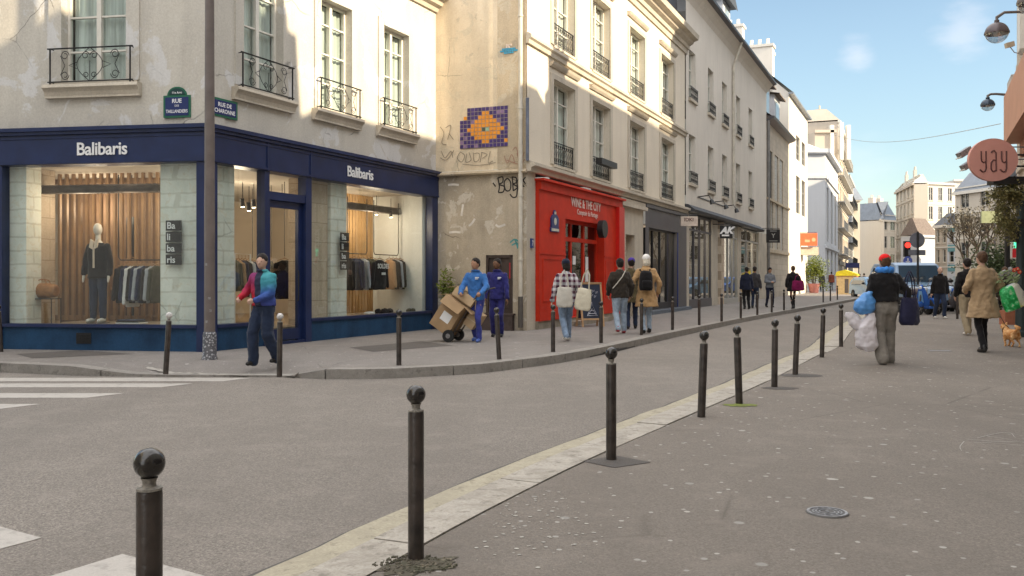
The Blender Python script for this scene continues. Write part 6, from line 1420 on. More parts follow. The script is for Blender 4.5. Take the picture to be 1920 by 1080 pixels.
# ================================================================ people
def gp(px, py, z=ZL): return G(px, py, z)
PI = math.pi
p_jk = person('person striding past the shop door in a teal, blue and red sports jacket', gp(495, 684), -.5, 1.70, SK1, H_DK, 'short', brightjacket(), 'jacket', .93, C_DJEAN, 1.35, SH_B, (.11, .15, .03), (-.10, -.15, 0), (.06, -.26, 1.02), (-.30, -.22, 1.05), .05, .35, .1, grip=(.8, .8), slim=1.18, sh=1.08)
p_bl = person('courier in a bright blue jacket and blue trousers behind the hand truck', gp(893, 641), -.35, 1.74, SK2, H_DK, 'short', C_BLUE, 'jacket', .86, C_BLUEP, 1.0, SH_BL, (.10, -.10, 0), (-.09, .14, .01), (.24, -.34, 1.02), (-.20, -.36, 1.02), .06, -.3, .1, grip=(1, 1))
p_in = person('courier in a dark indigo uniform standing by the old brown door', gp(932, 632), -.15, 1.76, SK3, H_DK, 'short', C_INDI, 'jacket', .84, C_INDI, 1.0, SH_B, (.10, 0, 0), (-.10, .08, 0), (.25, -.12, .85), (-.24, -.14, .88), .03, -.4, .1)
p_pl = person('person walking away in a blue and white checked coat with two tote bags', gp(1062, 640), PI + .25, 1.72, SK1, H_DK, 'bob', plaidmat(), 'jacket', .80, C_JEAN2, 1.1, SH_W, (.08, .20, .04), (-.10, -.20, 0), (.30, -.05, .86), (-.24, -.10, .95), .05, hat=C_NAVY, slim=1.12)
p_bk = person('person walking away in a black-brown jacket, pale jeans and red shoes', gp(1163, 626), PI + .1, 1.78, SK1, H_DK, 'short', C_DBR, 'jacket', .84, C_JEAN, 1.15, SH_R, (.10, .20, .05), (-.12, -.16, 0), (.26, -.10, .92), (-.26, -.08, .90), .04, hat=C_BLACK, slim=1.18)
p_pu = person('person in an olive coat and purple beanie beside the camel coat', gp(1184, 617), PI - .1, 1.84, SK1, H_DK, 'short', C_OLIV, 'coat', .66, C_DJEAN, 1.0, SH_B, (.09, .12, 0), (-.10, -.16, 0), (.26, -.06, .88), (-.26, -.06, .88), .04, hat=C_PURP)
p_ca = person('white-haired person in a camel coat and pale jeans wearing a black backpack', gp(1212, 625), PI + .1, 1.88, SK1, H_BL, 'bob', C_CAMEL, 'coat', .60, C_JEAN, .95, SH_B, (.09, .10, 0), (-.09, -.12, 0), (.32, -.05, .93), (-.28, -.05, .90), .03, hat=C_WHITE, flare=.05, slim=1.08)
p_d1 = person('man in dark clothes, left of the two outside the white shop front', gp(1400, 580), PI, 1.78, SK2, H_DK, 'short', C_NAVY, 'jacket', .80, C_BLACK, 1.05, SH_B, vox=.022, face=False)
p_d2 = person('man in a charcoal jacket and dark beanie, right of the two outside the white shop', gp(1415, 578), PI - .5, 1.8, SK2, H_DK, 'short', C_DGREY, 'jacket', .86, C_DJEAN, 1.0, SH_B, vox=.022, face=False, hat=C_BLACK)
p_d3 = person('man in a grey jacket looking down at his hands under the black square sign', gp(1443, 576), .1, 1.78, SK2, H_DK, 'short', C_GREY, 'jacket', .86, C_NAVY, 1.0, SH_B, (.14, 0, 0), (-.14, 0, 0), (.05, -.26, 1.1), (-.05, -.26, 1.1), .03, 0, .45, vox=.02, face=False)
p_d4 = person('walker in a short black coat with a magenta bag and knee boots', gp(1487, 579), PI, 1.83, SK1, H_BR, 'short', C_BLACK, 'coat', .72, C_BLACK, .75, SH_B, (.06, .12, 0), (-.07, -.14, 0), (.27, -.02, .9), (-.25, 0, .9), vox=.022, face=False, flare=.03, slim=1.15)
p_d5 = person('far walker in a long dark purple-grey coat in front of the green bush', gp(1541, 547), PI, 1.9, SK1, H_DK, 'short', C_DGREY, 'coat', .62, C_BLACK, 1.0, SH_B, vox=.035, face=False, slim=1.35)
p_d6 = person('far walker in a rust red coat beside the yellow-topped kiosk', gp(1559, 545), PI, 1.9, SK1, H_DK, 'short', C_RUST, 'coat', .75, C_GREY, 1.0, SH_B, vox=.035, face=False, slim=1.5)
far_people = []
for (px, py, D_, m_, lab) in ((1597, 549, 80, C_CAMEL, 'distant walker in a tan coat behind the kiosk top'), (1603, 546, 86, C_RUST, 'distant walker in rust behind the kiosk top'), (1612, 545, 90, C_BLACK, 'distant walker in black just right of the kiosk'), (1620, 548, 80, C_DGREY, 'distant walker in charcoal behind the woman with the red hat'), (1584, 545, 92, C_WHITE, 'distant walker in white left of the kiosk roof'), (1690, 560, 62, C_MAG, 'distant person in dark pink right of the blue scarf')):
    loc = P(px, py, D_); far_people.append(person(lab, (loc.x, loc.y, 0), PI + rnd.uniform(-.6, .6), 1.75, SK1, rnd.choice((H_DK, H_BR)), 'short', m_, 'coat', .75, C_NAVY, 1.0, SH_B, (.08, .1, 0), (-.08, -.1, 0), vox=.04, face=False, group='distant walkers near the kiosk'))
# red beret and blue scarf
p_rd = person('woman walking away in a red beret, blue scarf, black jacket and wide taupe trousers', G(1660, 682, 0), PI - .06, 1.74, SK1, H_BR, 'short', C_BLACK, 'jacket', 1.0, C_GTROU, 1.55, SH_T, (.11, .17, .03), (-.10, -.16, 0), (.30, .03, .84), (-.36, -.06, .93), .03, hat=C_RED, scarf=C_BSC, slim=1.22, sh=1.05, grip=(1, 1))
# tan trench with the shopper, his friend in black
p_tr = person('man in a beige trench coat walking away with a green shopping bag under his arm', G(1843, 660, 0), PI + .12, 1.86, SK1, H_BR, 'short', C_BEIGE, 'coat', .60, C_BLACK, .95, SH_B, (.10, .14, .0), (-.12, -.16, 0), (.20, -.20, 1.06), (-.24, -.16, 1.02), .04, slim=1.22, flare=.05, grip=(1, 0))
p_fr = person('man in a black jumper, khaki trousers and white trainers just left of the trench coat', G(1814, 628, 0), PI + .1, 1.84, SK1, H_DK, 'short', C_BLACK, 'jacket', .86, C_KHAKI, 1.2, SH_W, (.09, .12, .0), (-.10, -.14, 0), (.24, -.08, .9), (-.26, -.10, .92), .03, vox=.018)
p_wk = person('man in a black jacket and navy trousers walking towards us past the blue scooter', G(1762, 597, 0), 0, 1.74, SK1, H_DK, 'bald', C_BLACK, 'jacket', .84, C_DJEAN, 1.1, SH_W, (.10, -.14, 0), (-.10, .14, 0), (.27, -.05, .86), (-.27, .02, .86), .03, vox=.018, slim=1.15)
p_br = person('brown-haired woman in a rust coat in the crowd right of the trench coat', P(1884, 600, 27).xy.to_3d(), PI, 1.70, SK1, H_BR, 'long', C_DBR, 'coat', .7, C_BLACK, 1.0, SH_B, vox=.025, face=False, slim=1.15)
for pt in (p_bl, p_in):
    for nm, x0, x1, z0, z1 in (('chest_print', .04, .12, 1.325, 1.345), ('chest_print', .04, .10, 1.30, 1.315)):
        q = MB(PW[pt.name]); q.obox(((x0 + x1) / 2, -.152, (z0 + z1) / 2), ((x1 - x0) / 2, 0, 0), (0, .012, 0), (0, 0, (z1 - z0) / 2)); q.build(nm, M_white, pt)
# ---- carried things
def tote(name, lab, c, w, h, d, mat, rz=0, strap=.35, tilt=0, M=None, cat='bag', flat=.6):
    t = thing(name, lab, cat, c, rz); M = PW[t.name] @ Matrix.Rotation(tilt, 4, 'Y'); b = MB()
    loft(b, [(0, 0, 0, w * .40, d * .8), (0, 0, h * .12, w * .5, d), (0, 0, h * .5, w * .48, d * .9), (0, 0, h * .85, w * .44, d * .6), (0, 0, h, w * .42, d * .35)], 20, .05, 3, 1)
    melted('bag_body', b, mat, t, M, .016, 3, (.02, .10))
    if strap:
        s = MB(M)
        for s_ in (-1, 1): s.tube([(-w * .25, s_ * .02, h * .97), (-w * .16, s_ * .03, h + strap * .7), (0, s_ * .02, h + strap), (w * .16, s_ * .03, h + strap * .7), (w * .25, s_ * .02, h * .97)], .010, 5)
        s.build('strap', mat, t)
    return t
b0 = gp(1062, 640)
tote('tote_bag', 'grey canvas tote hanging on the back of the checked coat', b0 + Vector((-.06, -.27, .72)), .36, .42, .06, C_CANV, .2, .35)
tote('tote_bag', 'cream canvas tote hanging at the right hip of the checked coat', b0 + Vector((.30, -.22, .66)), .36, .46, .06, cloth('cloth_cream', (.62, .57, .45), .1), -.3, .4, .15)
def backpack(lab, c, rz, mat):
    t = thing('backpack', lab, 'backpack', c, rz); M = PW[t.name]; b = MB()
    loft(b, [(0, 0, 0, .145, .08), (0, 0, .06, .165, .10), (0, 0, .3, .16, .09), (0, 0, .42, .14, .07), (0, .02, .47, .09, .05)], 20); melted('pack', b, mat, t, M, .014, 3, (.015, .1))
    b = MB(); loft(b, [(0, -.10, .05, .11, .03), (0, -.105, .2, .12, .035), (0, -.09, .24, .10, .03)], 14); melted('front_pocket', b, mat, t, M, .012, 2)
    b = MB(M); 
    for s in (-1, 1): b.tube([(s * .09, .06, .42), (s * .12, .10, .5), (s * .12, .18, .48)], .014, 5)
    b.build('strap', mat, t); return t
b1 = gp(1212, 625); backpack('black backpack worn over the camel coat', b1 + Vector((-.05, -.27, 1.03)), .05, C_BLACK)
bb = gp(1163, 626); 
t = thing('shoulder_strap', 'pale shoulder straps across the back of the black-brown jacket', 'strap', bb + Vector((0, -.17, 1.0))); T_ = PW[t.name]
mb = MB(T_); mb.tube([(.10, -.02, .50), (.02, -.05, .35), (-.10, -.06, .2), (-.2, -.02, .08)], .012, 5); mb.build('strap', C_CANV, t)
b2 = gp(1487, 579); tote('shoulder_bag', 'magenta shoulder bag on the walker in the short black coat', b2 + Vector((.10, -.34, .78)), .55, .42, .09, C_MAG, 0, .25)
r0 = G(1660, 682, 0)
tote('shoulder_bag', 'navy leather shopper under the right elbow of the woman in the red beret', r0 + Vector((.36, -.06, .62)), .36, .44, .10, cloth('leather_navy', (.016, .016, .045), .2, 6, .45), .25, .42)
M_plb = plain('plastic_blue', (.09, .27, .60), .35, var=.2)
b = NB('plastic_white_thin'); M_plw = b.set(b.mix(b.noise(6), (.72, .66, .70), (.84, .80, .83)), .4, 0, .4); b.b.inputs['Transmission Weight'].default_value = 0.25
t = thing('plastic_bag', 'bulging blue plastic bag hooked on the left arm of the woman in the red beret', 'bag', r0 + Vector((-.36, -.10, .80))); b = MB(); loft(b, [(0, 0, 0, .11, .09), (-.02, 0, .08, .18, .13), (-.01, 0, .2, .16, .12), (.03, 0, .30, .08, .06), (.08, 0, .36, .04, .03)], 18, .08, 4); melted('bag_body', b, M_plb, t, PW[t.name], .014, 2, (.05, .09))
t = thing('plastic_bag', 'big thin white plastic bag full of shopping, blown out to the left', 'bag', r0 + Vector((-.34, -.14, .22))); b = MB()
loft(b, [(.02, 0, 0, .10, .09), (0, 0, .07, .17, .13), (-.02, 0, .22, .17, .13), (-.02, 0, .38, .15, .11), (.03, 0, .5, .11, .08), (.07, 0, .60, .05, .04)], 18, .08, 5)
loft(b, [(-.05, .0, .30, .10, .05), (-.16, 0, .42, .14, .05), (-.24, 0, .54, .12, .04), (-.30, 0, .62, .06, .02)], 14, .05, 3)
melted('bag_body', b, M_plw, t, PW[t.name], .013, 4, (.05, .13))
# green shopping bag under the arm, with the flowers
q0 = G(1843, 660, 0)
t = thing('shopping_bag', 'green and white printed supermarket bag under the arm of the trench coat man', 'bag', q0 + Vector((.47, -.14, 1.02)), .1); T_ = PW[t.name] @ Matrix.Rotation(-.42, 4, 'Y')
b = NB('bag_print'); s = b.N.new('ShaderNodeSeparateXYZ'); b.L.new(b.co, s.inputs[0])
xz = b.math('ADD', s.outputs[0], b.math('MULTIPLY', s.outputs[2], .35)); g1 = b.ramp(b.noise(13, 3), [(.42, (.01, .25, .05)), (.56, (.06, .50, .16)), (.66, (.5, .62, .4))]); g2 = b.ramp(b.noise(9, 3), [(.45, (.60, .58, .44)), (.58, (.55, .50, .08)), (.66, (.12, .30, .05))])
lo = b.mix(b.ramp(b.math('ADD', s.outputs[2], .5), [(.42, 1.), (.50, 0.)]), (.60, .58, .47), g2)
M_prt = b.set(b.mix(b.ramp(b.math('ADD', xz, .5), [(.50, 0.), (.51, 1.)]), g1, lo), .35, 0, .4)
b = MB(); loft(b, [(0, 0, -.22, .18, .10), (0, 0, -.20, .24, .13), (0, 0, .0, .23, .13), (0, 0, .18, .19, .11), (0, 0, .22, .15, .08)], 20, .04, 4); melted('bag_body', b, M_prt, t, T_, .013, 2, (.02, .1))
t = thing('flower_bunch', 'bunch of red and pale flowers sticking up out of the printed bag', 'flowers', q0 + Vector((.40, -.10, 1.26))); T_ = PW[t.name]
mb = MB(T_); rr = random.Random(5); lf_ = MB(T_)
for k in range(70):
    a = rr.uniform(0, 6.3); q = rr.random() ** .5 * .2; x, y, z = q * math.cos(a), q * .5 * math.sin(a), rr.uniform(.0, .22); s = rr.uniform(.02, .05); th = rr.uniform(0, 3); lf_.quad((x - s, y, z), (x, y - s * .4, z + s * .3), (x + s, y, z + s * 1.4), (x, y + s * .4, z + s))
lf_.build('leaves', cloth('leaf_grey_green', (.17, .21, .10), .4, 20), t)
for k, (x, z, m) in enumerate(((.16, .27, 0), (.10, .25, 0), (.20, .22, 0), (-.08, .22, 1), (-.02, .20, 1), (.03, .27, 1), (-.13, .18, 1))):
    for q in range(5): mb.ball((x + .022 * math.cos(q * 1.256), -.04, z + .022 * math.sin(q * 1.256)), (.02, .012, .02), 8, m)
    mb.ball((x, -.055, z), .012, 6, 2)
mb.build('blossom', [plain('petal_red', (.62, .06, .03), .6), plain('petal_grey', (.45, .44, .46), .6), plain('petal_core', (.7, .6, .3), .6)], t)
# ---- the little dog on a lead
dl = G(1897, 650, 0); t = thing('dog', 'small fluffy orange dog walking away on a lead', 'dog', dl, PI + .1); M = PW[t.name]
b = NB('dog_fur'); M_fur = b.set(b.mix(b.ramp(b.noise(18, 5), [(.35, 0.), (.65, 1.)]), (.52, .20, .055), (.78, .50, .25)), .9, 0, .1, bump=b.noise(60, 4), bs=.8, bd=.02)
b = MB()   # faces -y, trunk along y
loft_rings = [(-.16, .085, .10, .245), (-.10, .10, .115, .24), (0, .095, .10, .245), (.10, .10, .10, .25), (.16, .08, .085, .26)]
rings = [[(rx * math.cos(6.2832 * k / 16), y, zc + rz_ * math.sin(6.2832 * k / 16)) for k in range(16)] for (y, rx, rz_, zc) in loft_rings]; b.ring(rings, True)
cap(b, (0, -.15, .28), (0, -.21, .36), .075, .065); b.ball((0, -.24, .39), (.065, .065, .06), 14); cap(b, (0, -.28, .375), (0, -.33, .365), .028, .02)
for s in (-1, 1):
    cap(b, (s * .035, -.22, .44), (s * .048, -.215, .48), .022, .008)
    cap(b, (s * .06, -.13, .19), (s * .055, -.13, .10), .034, .02); cap(b, (s * .055, -.13, .10), (s * .055, -.135 + .03 * s, .02), .02, .018); cap(b, (s * .055, -.14 + .03 * s, .016), (s * .055, -.165 + .03 * s, .014), .018, .016)
    cap(b, (s * .06, .12, .20), (s * .062, .09, .14), .05, .032); cap(b, (s * .062, .09, .14), (s * .06, .15, .085), .026, .017); cap(b, (s * .06, .15, .085), (s * .06, .13 - .03 * s, .02), .017, .016); cap(b, (s * .06, .13 - .03 * s, .016), (s * .06, .105 - .03 * s, .014), .018, .015)
cap(b, (0, .16, .31), (0, .20, .38), .035, .045); cap(b, (0, .20, .38), (.02, .14, .42), .045, .025)
melted('body', b, M_fur, t, M, .009, 2, (.02, .025))
mb = MB(M); mb.tube([(.072 * math.cos(6.2832 * k / 16), -.185 + .02 * math.sin(6.2832 * k / 16), .32 + .075 * math.sin(6.2832 * k / 16)) for k in range(17)], .008, 5); mb.build('collar', C_BLACK, t)
a = dl + Vector((0, .12, .38)); hnd = P(1872, 584, 17.6); mb = MB(); mb.tube([a, a.lerp(hnd, .3) - Vector((0, 0, .05)), a.lerp(hnd, .65) - Vector((0, 0, .04)), hnd], .006, 5); mb.build('dog_lead', C_BLACK, None, label='thin black lead from the trench coat man to the orange dog', cat='lead')
# ================================================================ things in the clothes shop
def lf(px, y=0): return Lx(px, y)
M_ls = [cloth('garment_black', (.016, .015, .017), .3), cloth('garment_navy', (.018, .024, .06), .3), cloth('garment_grey', (.36, .38, .42), .15), cloth('garment_white', (.66, .66, .66), .1), cloth('garment_tan', (.42, .26, .14), .15), cloth('garment_olive', (.07, .07, .05), .2)]
def garment(name, lab, M, ln, mat, group, w=.23, hook=True, text_=None):
    """jacket on a hanger seen edge-on or face-on: local x = shoulder line, y = thickness"""
    t = thing(name, lab, 'jacket', M.translation, 0, group); t.matrix_world = M; PW[t.name] = M.copy(); b = MB()
    loft(b, [(0, 0, -ln, w * .95, .055), (0, 0, -ln * .6, w * .92, .065), (0, 0, -ln * .25, w * .92, .065), (0, 0, -.05, w * .82, .05), (0, 0, .01, w * .35, .03)], 18, .05, 4, ln * 9)
    for s in (-1, 1): cap(b, (s * w * .85, 0, -.09), (s * (w + .05), .0, -ln * .9), .05, .04)
    melted('garment', b, mat, t, M, .016, 3, (.02, .08))
    h = MB(M); h.tube([(-w * .7, 0, .0), (0, 0, .05), (w * .7, 0, .0)], .010, 5); h.tube([(0, 0, .05), (0, 0, .10), (.015, 0, .115)], .004, 5); h.build('hanger', M_oak, t)
    return t
def rack(name, lab, Fc, x0, x1, y, z, zceil):
    c = Fc.at((x0 + x1) / 2, y, z); t = thing(name, lab, 'clothes rail', c, Fc.rz); b = MB(PW[t.name]); L_ = (x1 - x0) / 2
    b.tube([(-L_, 0, zceil - z), (-L_, 0, .06), (-L_ + .05, 0, 0), (L_ - .05, 0, 0), (L_, 0, .06), (L_, 0, zceil - z)], .012, 8); b.build('rail', M_blk, t); return t
# mannequin in the side-street window
mc = FL.at(lf(184, .75), .75, .50); t = thing('mannequin', 'headless-faced white mannequin in a dark jacket, dark trousers and white shoes', 'mannequin', mc, FL.rz); M = PW[t.name] @ Matrix.Scale(1.05, 4)
M_man = plain('mannequin_white', (.72, .66, .58), .5, var=.04)
b = MB(); b.ball((0, -.01, 1.72), (.075, .092, .115), 18); cap(b, (0, 0, 1.5), (0, 0, 1.66), .05, .045); loft(b, [(0, 0, .9, .13, .09), (0, 0, 1.15, .11, .08), (0, 0, 1.4, .15, .09), (0, 0, 1.5, .07, .06)], 16)
for s in (-1, 1): cap(b, (s * .18, 0, 1.42), (s * .24, .0, 1.14), .04, .035); cap(b, (s * .24, 0, 1.14), (s * .25, -.05, .88), .033, .025); cap(b, (s * .25, -.06, .86), (s * .25, -.08, .76), .028, .02); cap(b, (s * .09, 0, .9), (s * .1, 0, .1), .07, .035)
melted('body', b, M_man, t, M, .014, 2)
b = MB(); loft(b, [(0, 0, .82, .20, .14), (0, 0, 1.05, .185, .13), (0, 0, 1.28, .20, .135), (0, 0, 1.40, .19, .12), (0, 0, 1.47, .10, .09)], 22, .02, 5)
for s in (-1, 1): cap(b, (s * .17, 0, 1.40), (s * .245, 0, 1.13), .068, .062); cap(b, (s * .245, 0, 1.13), (s * .255, -.045, .90), .06, .05)
melted('jacket', b, C_BLACK, t, M, .014, 4, (.03, .12))
b = MB()
for s in (-1, 1): cap(b, (s * .085, 0, .86), (s * .10, 0, .12), .092, .062)
melted('trousers', b, C_DJEAN, t, M, .014, 4, (.02, .12))
b = MB(); 
for k, (x, ang) in enumerate(((-.045, .5), (.045, -.5))): b.obox((x, -.125, 1.44), (.035, 0, .02 * (1 if k else -1)), (0, .012, 0), (0, .02, .075))
b.obox((0, -.135, 1.2), (.016, 0, 0), (0, .008, 0), (0, 0, .19)); b.M = M; b.build('lining', cloth('lining_cream', (.66, .54, .42), .1), t)
for s in (-1, 1): b = MB(); cap(b, (s * .10, .02, .06), (s * .11, -.15, .045), .045, .038); melted('shoe', b, SH_W, t, M, .013, 2)
b = MB(M); b.cyl((0, 0, 0), (0, 0, .012), .2, n=24); b.cyl((0, .08, .012), (0, .05, .5), .01, n=6); b.build('stand', M_steel, t)
# brown holdall on a wire stand
c = FL.at(lf(84, .55), .55, .50); t = thing('display_stand', 'thin black wire stand under the brown leather holdall', 'display stand', c, FL.rz); b = MB(PW[t.name])
for x in (-.24, .24):
    for y in (-.14, .14): b.box(x - .007, x + .007, y - .007, y + .007, 0, .46)
b.box(-.25, .25, -.15, .15, .46, .475); b.build('frame', M_blk, t)
c = FL.at(lf(81, .55), .55, .976); t = thing('holdall', 'brown leather holdall on the wire stand in the shop window', 'bag', c, FL.rz); M = PW[t.name]
M_lea = plain('leather_brown', (.36, .16, .055), .45, 0, .4, .3, 8); b = MB()
rings = [[(x, .13 * q * math.cos(6.2832 * k / 16), .14 + .14 * q * math.sin(6.2832 * k / 16) * (1.05 if math.sin(6.2832 * k / 16) > 0 else .95)) for k in range(16)] for x, q in ((-.30, .55), (-.28, .85), (-.15, 1.0), (0, 1.03), (.15, 1.0), (.28, .85), (.30, .55))]; b.ring(rings, True)
melted('bag_body', b, M_lea, t, M, .012, 2, (.02, .08))
b = MB(M)
for s in (-1, 1): b.tube([(-.12, s * .07, .24), (-.09, s * .05, .34), (0, s * .04, .37), (.09, s * .05, .34), (.12, s * .07, .24)], .009, 6)
b.build('handle', M_lea, t)
# folded clothes on the platforms
c = FL.at(lf(248, .5), .5, .505); t = thing('folded_clothes', 'low pile of folded dark and pale clothes on the window platform', 'clothes', c, FL.rz); b = MB(PW[t.name])
for k, m in enumerate((3, 0, 1)): b.box(-.26 + .02 * k, .24 - .03 * k, -.15, .15, .002 + k * .028, .026 + k * .028, k)
b.build('pile', [M_ls[3], M_ls[0], M_ls[1]], t, bevel=.01)
# rails and clothes
yr = 1.15
rack('clothes_rail', 'black rail of coats behind the mannequin in the side-street window', FL, lf(222, yr), lf(304, yr), yr, 1.72, 3.4)
gseq = [(233, 0), (241, 1), (249, 3), (256, 0), (262, 1), (268, 2), (275, 1), (281, 0), (287, 2), (294, 5)]
words = ['black', 'navy', 'grey', 'white', 'tan', 'olive']
for k, (px, m) in enumerate(gseq):
    nm = ['first (leftmost)', 'second', 'third', 'fourth', 'fifth', 'sixth', 'seventh', 'eighth', 'ninth', 'tenth (rightmost)'][k]
    M = FL.T(lf(px, yr), yr, 1.60) @ Matrix.Rotation(R(78 + (k * 37 % 13)), 4, 'Z'); garment('hanging_jacket', '%s jacket, %s on the rail behind the mannequin' % (words[m], nm), M, .72 if m != 3 else .80, M_ls[m], 'coats on the rail behind the mannequin')
yr2 = .80
xa, xb = Rx(652, yr2), Rx(758, yr2)
rack('clothes_rail', 'left hanging black hoop rail in the sale window', FR, xa, Rx(688, yr2), yr2, 1.95, 3.3); rack('clothes_rail', 'right hanging black hoop rail in the sale window', FR, Rx(701, yr2), Rx(747, yr2), yr2, 1.95, 3.3)
gs = [(655, 0), (664, 1), (672, 1), (680, 2), (688, 5), (697, 5), (730, 4), (737, 0), (743, 2), (750, 0)]
for k, (px, m) in enumerate(gs):
    nm = ['first (leftmost)', 'second', 'third', 'fourth', 'fifth', 'sixth', 'eighth', 'ninth', 'tenth', 'eleventh (rightmost)'][k]
    M = FR.T(Rx(px, yr2), yr2, 1.83) @ Matrix.Rotation(R(62 + (k * 41 % 16)), 4, 'Z'); garment('hanging_jacket', '%s jacket, %s on the sale rail in the street window' % (words[m], nm), M, .76, M_ls[m], 'jackets on the sale rail')
M = FR.T(Rx(712, .50), .50, 1.80); t = garment('hanging_jacket', 'dark front-facing sweatshirt printed SOLDES on the sale rail', M, .72, M_ls[0], 'jackets on the sale rail', .30)
text('print', 'SOLDES', .16, M_white, t, M @ Matrix.Translation((0, -.11, -.20)), .002, .004, sx=.9); text('print', '2025', .07, M_white, t, M @ Matrix.Translation((.02, -.115, -.33)), .002) if False else None
b = MB(M); b.box(-.07, .09, -.115, -.10, -.36, -.30); b.build('print', M_white, t)
c = FR.at(Rx(700, .5), .5, .485)
for k, (px, m, w_, h_, lab) in enumerate(((690, 3, .26, .07, 'pale folded clothes low in the sale window, under the rail'), (722, 0, .4, .13, 'dark shoes and clothes heap under the right end of the sale rail'), (770, 5, .34, .10, 'dark folded clothes near the white side wall'))):
    c = FR.at(Rx(px, .5), .5, .485); t = thing('folded_clothes', lab, 'clothes', c, FR.rz); b = MB(); rr = random.Random(k)
    for q in range(6): b.ball((rr.uniform(-w_ * .7, w_ * .7), rr.uniform(-.1, .1), h_ * .4), (.10, .08, h_ * .6), 10)
    melted('pile', b, M_ls[m], t, PW[t.name], .016, 2, (.03, .06))
# white frame rack, tables and stock seen through the corner pane and the door
c = FR.at(Rx(455, .75), .75, .40); t = thing('frame_rack', 'white square tube rack behind the first street window', 'clothes rail', c, FR.rz + .2); b = MB(PW[t.name])
b.tube([(-.30, 0, 0), (-.30, 0, 1.45), (.30, 0, 1.45), (.30, 0, 0), (-.30, 0, 0)], .018, 6); b.tube([(-.30, .4, 0), (-.30, .4, 1.45), (.30, .4, 1.45), (.30, .4, 0)], .018, 6); b.build('frame', M_white, t)
for k, (m, z) in enumerate(((5, 1.35), (4, 1.35), (1, 1.35), (0, 1.35), (3, 1.35))):
    M = FR.T(Rx(455, .95) - .22 + k * .1, .95, 1.72) @ Matrix.Rotation(R(70), 4, 'Z'); garment('hanging_jacket', ['olive', 'tan', 'navy', 'black', 'white'][k] + ' jacket on the white frame rack inside the corner pane', M, .62, M_ls[m], 'jackets on the white frame rack')
def table(lab, Fc, x, y, w, d, h, mat):
    c = Fc.at(x, y, .362); t = thing('display_table', lab, 'table', c, Fc.rz); b = MB(PW[t.name]); b.box(-w/2, w/2, -d/2, d/2, h - .05, h); b.build('tabletop', mat, t)
    for s in (-1, 1):
        for q in (-1, 1): b = MB(PW[t.name]); b.box(s * (w/2 - .06) - .03, s * (w/2 - .06) + .03, q * (d/2 - .06) - .03, q * (d/2 - .06) + .03, 0, h - .051); b.build('leg', mat, t)
    return t
table('oak table inside the shop behind the door', FR, 3.1, 2.6, 1.4, .8, .8, M_oak); table('long oak table deep inside the shop', FR, 2.2, 4.2, 1.8, .8, .8, M_oak)
c = FR.at(3.0, 3.6, .362); t = thing('shelf_unit', 'dark shelf unit stacked with clothes deep inside the shop', 'shelves', c, FR.rz); b = MB(PW[t.name]); rr = random.Random(12)
for z in (.1, .6, 1.1, 1.6, 2.1): b.box(-1.4, 1.4, 0, .4, z, z + .04)
for x in (-1.4, -.45, .45, 1.36): b.box(x, x + .04, 0, .4, 0, 2.3)
b.build('frame', M_blk, t); b = MB(PW[t.name])
for z in (.14, .64, 1.14, 1.64):
    x = -1.3
    while x < 1.2:
        ww = rr.uniform(.12, .3); b.box(x, x + ww, .04, .34, z + .001, z + rr.uniform(.1, .34), rr.randrange(6)); x += ww + rr.uniform(.02, .1)
b.build('stock', M_ls, t)
for k, (x, y, m) in enumerate(((2.2, 2.5, 0), (4.1, 2.0, 5), (4.5, 2.9, 1), (1.2, 3.2, 4), (3.6, 1.2, 0))):
    M = FR.T(x, y, 1.75) @ Matrix.Rotation(R(20 + 30 * k), 4, 'Z'); garment('hanging_jacket', ['black coat hanging near the oak table', 'olive coat hanging right of the shop door', 'navy coat hanging deep right of the shop door', 'tan coat hanging deep behind the corner pane', 'black coat hanging just inside the shop door'][k], M, .85, M_ls[m], 'coats hanging loose in the shop')
    h_ = MB(); p_ = M.translation; h_.tube([(p_.x, p_.y, p_.z + .1), (p_.x, p_.y, 3.5)], .008, 5); h_.build('hanging_wire', M_blk, None, label='thin ceiling wire number %s' % '' if False else ['thin ceiling wire over the black coat by the oak table', 'thin ceiling wire over the olive coat', 'thin ceiling wire over the deep navy coat', 'thin ceiling wire over the deep tan coat', 'thin ceiling wire over the black coat inside the door'][k], cat='wire')
# ================================================================ hand truck with its cartons
M_card = plain('cardboard', (.40, .27, .155), .85, 0, .15, .14, 4, .2, 12); M_card2 = plain('cardboard_light', (.50, .36, .22), .85, 0, .15, .12, 4, .2, 12); M_rub = plain('rubber_black', (.02, .02, .02), .8); M_tapem = plain('packing_tape', (.55, .45, .30), .35)
hc = G(842, 640, ZL); t = thing('hand_truck', 'hand truck on two black wheels tipped back under the cartons', 'hand truck', hc, -.35); M0 = PW[t.name]
TI = R(-38)     # leans to the right, towards the courier
A_ = Matrix.Translation((.10, .10, .13)) @ Matrix.Rotation(R(34), 4, 'Y')
b = MB(M0 @ A_)
for y in (-.2, .2): b.tube([(0, y, -.05), (0, y, 1.15), (.12, y, 1.28)], .016, 8)
for z in (.1, .45, .8): b.tube([(0, -.2, z), (0, .2, z)], .012, 6)
b.box(-.34, 0.0, -.22, .22, -.06, -.045); b.build('frame', M_steel, t)
for k, y in enumerate((-.26, .26)):
    b = MB(M0); b.ring([[(.10 + r * math.cos(6.2832 * q / 24), y + yy, .13 + r * math.sin(6.2832 * q / 24)) for q in range(24)] for r, yy in ((.05, -.03), (.125, -.03), (.13, 0), (.125, .03), (.05, .03))], True); wq = b.build('wheel', M_rub, t, smooth=True)
    b = MB(M0); b.cyl((.10, y - .035, .13), (.10, y + .035, .13), .05, n=14); b.build('rim', M_cov, wq)
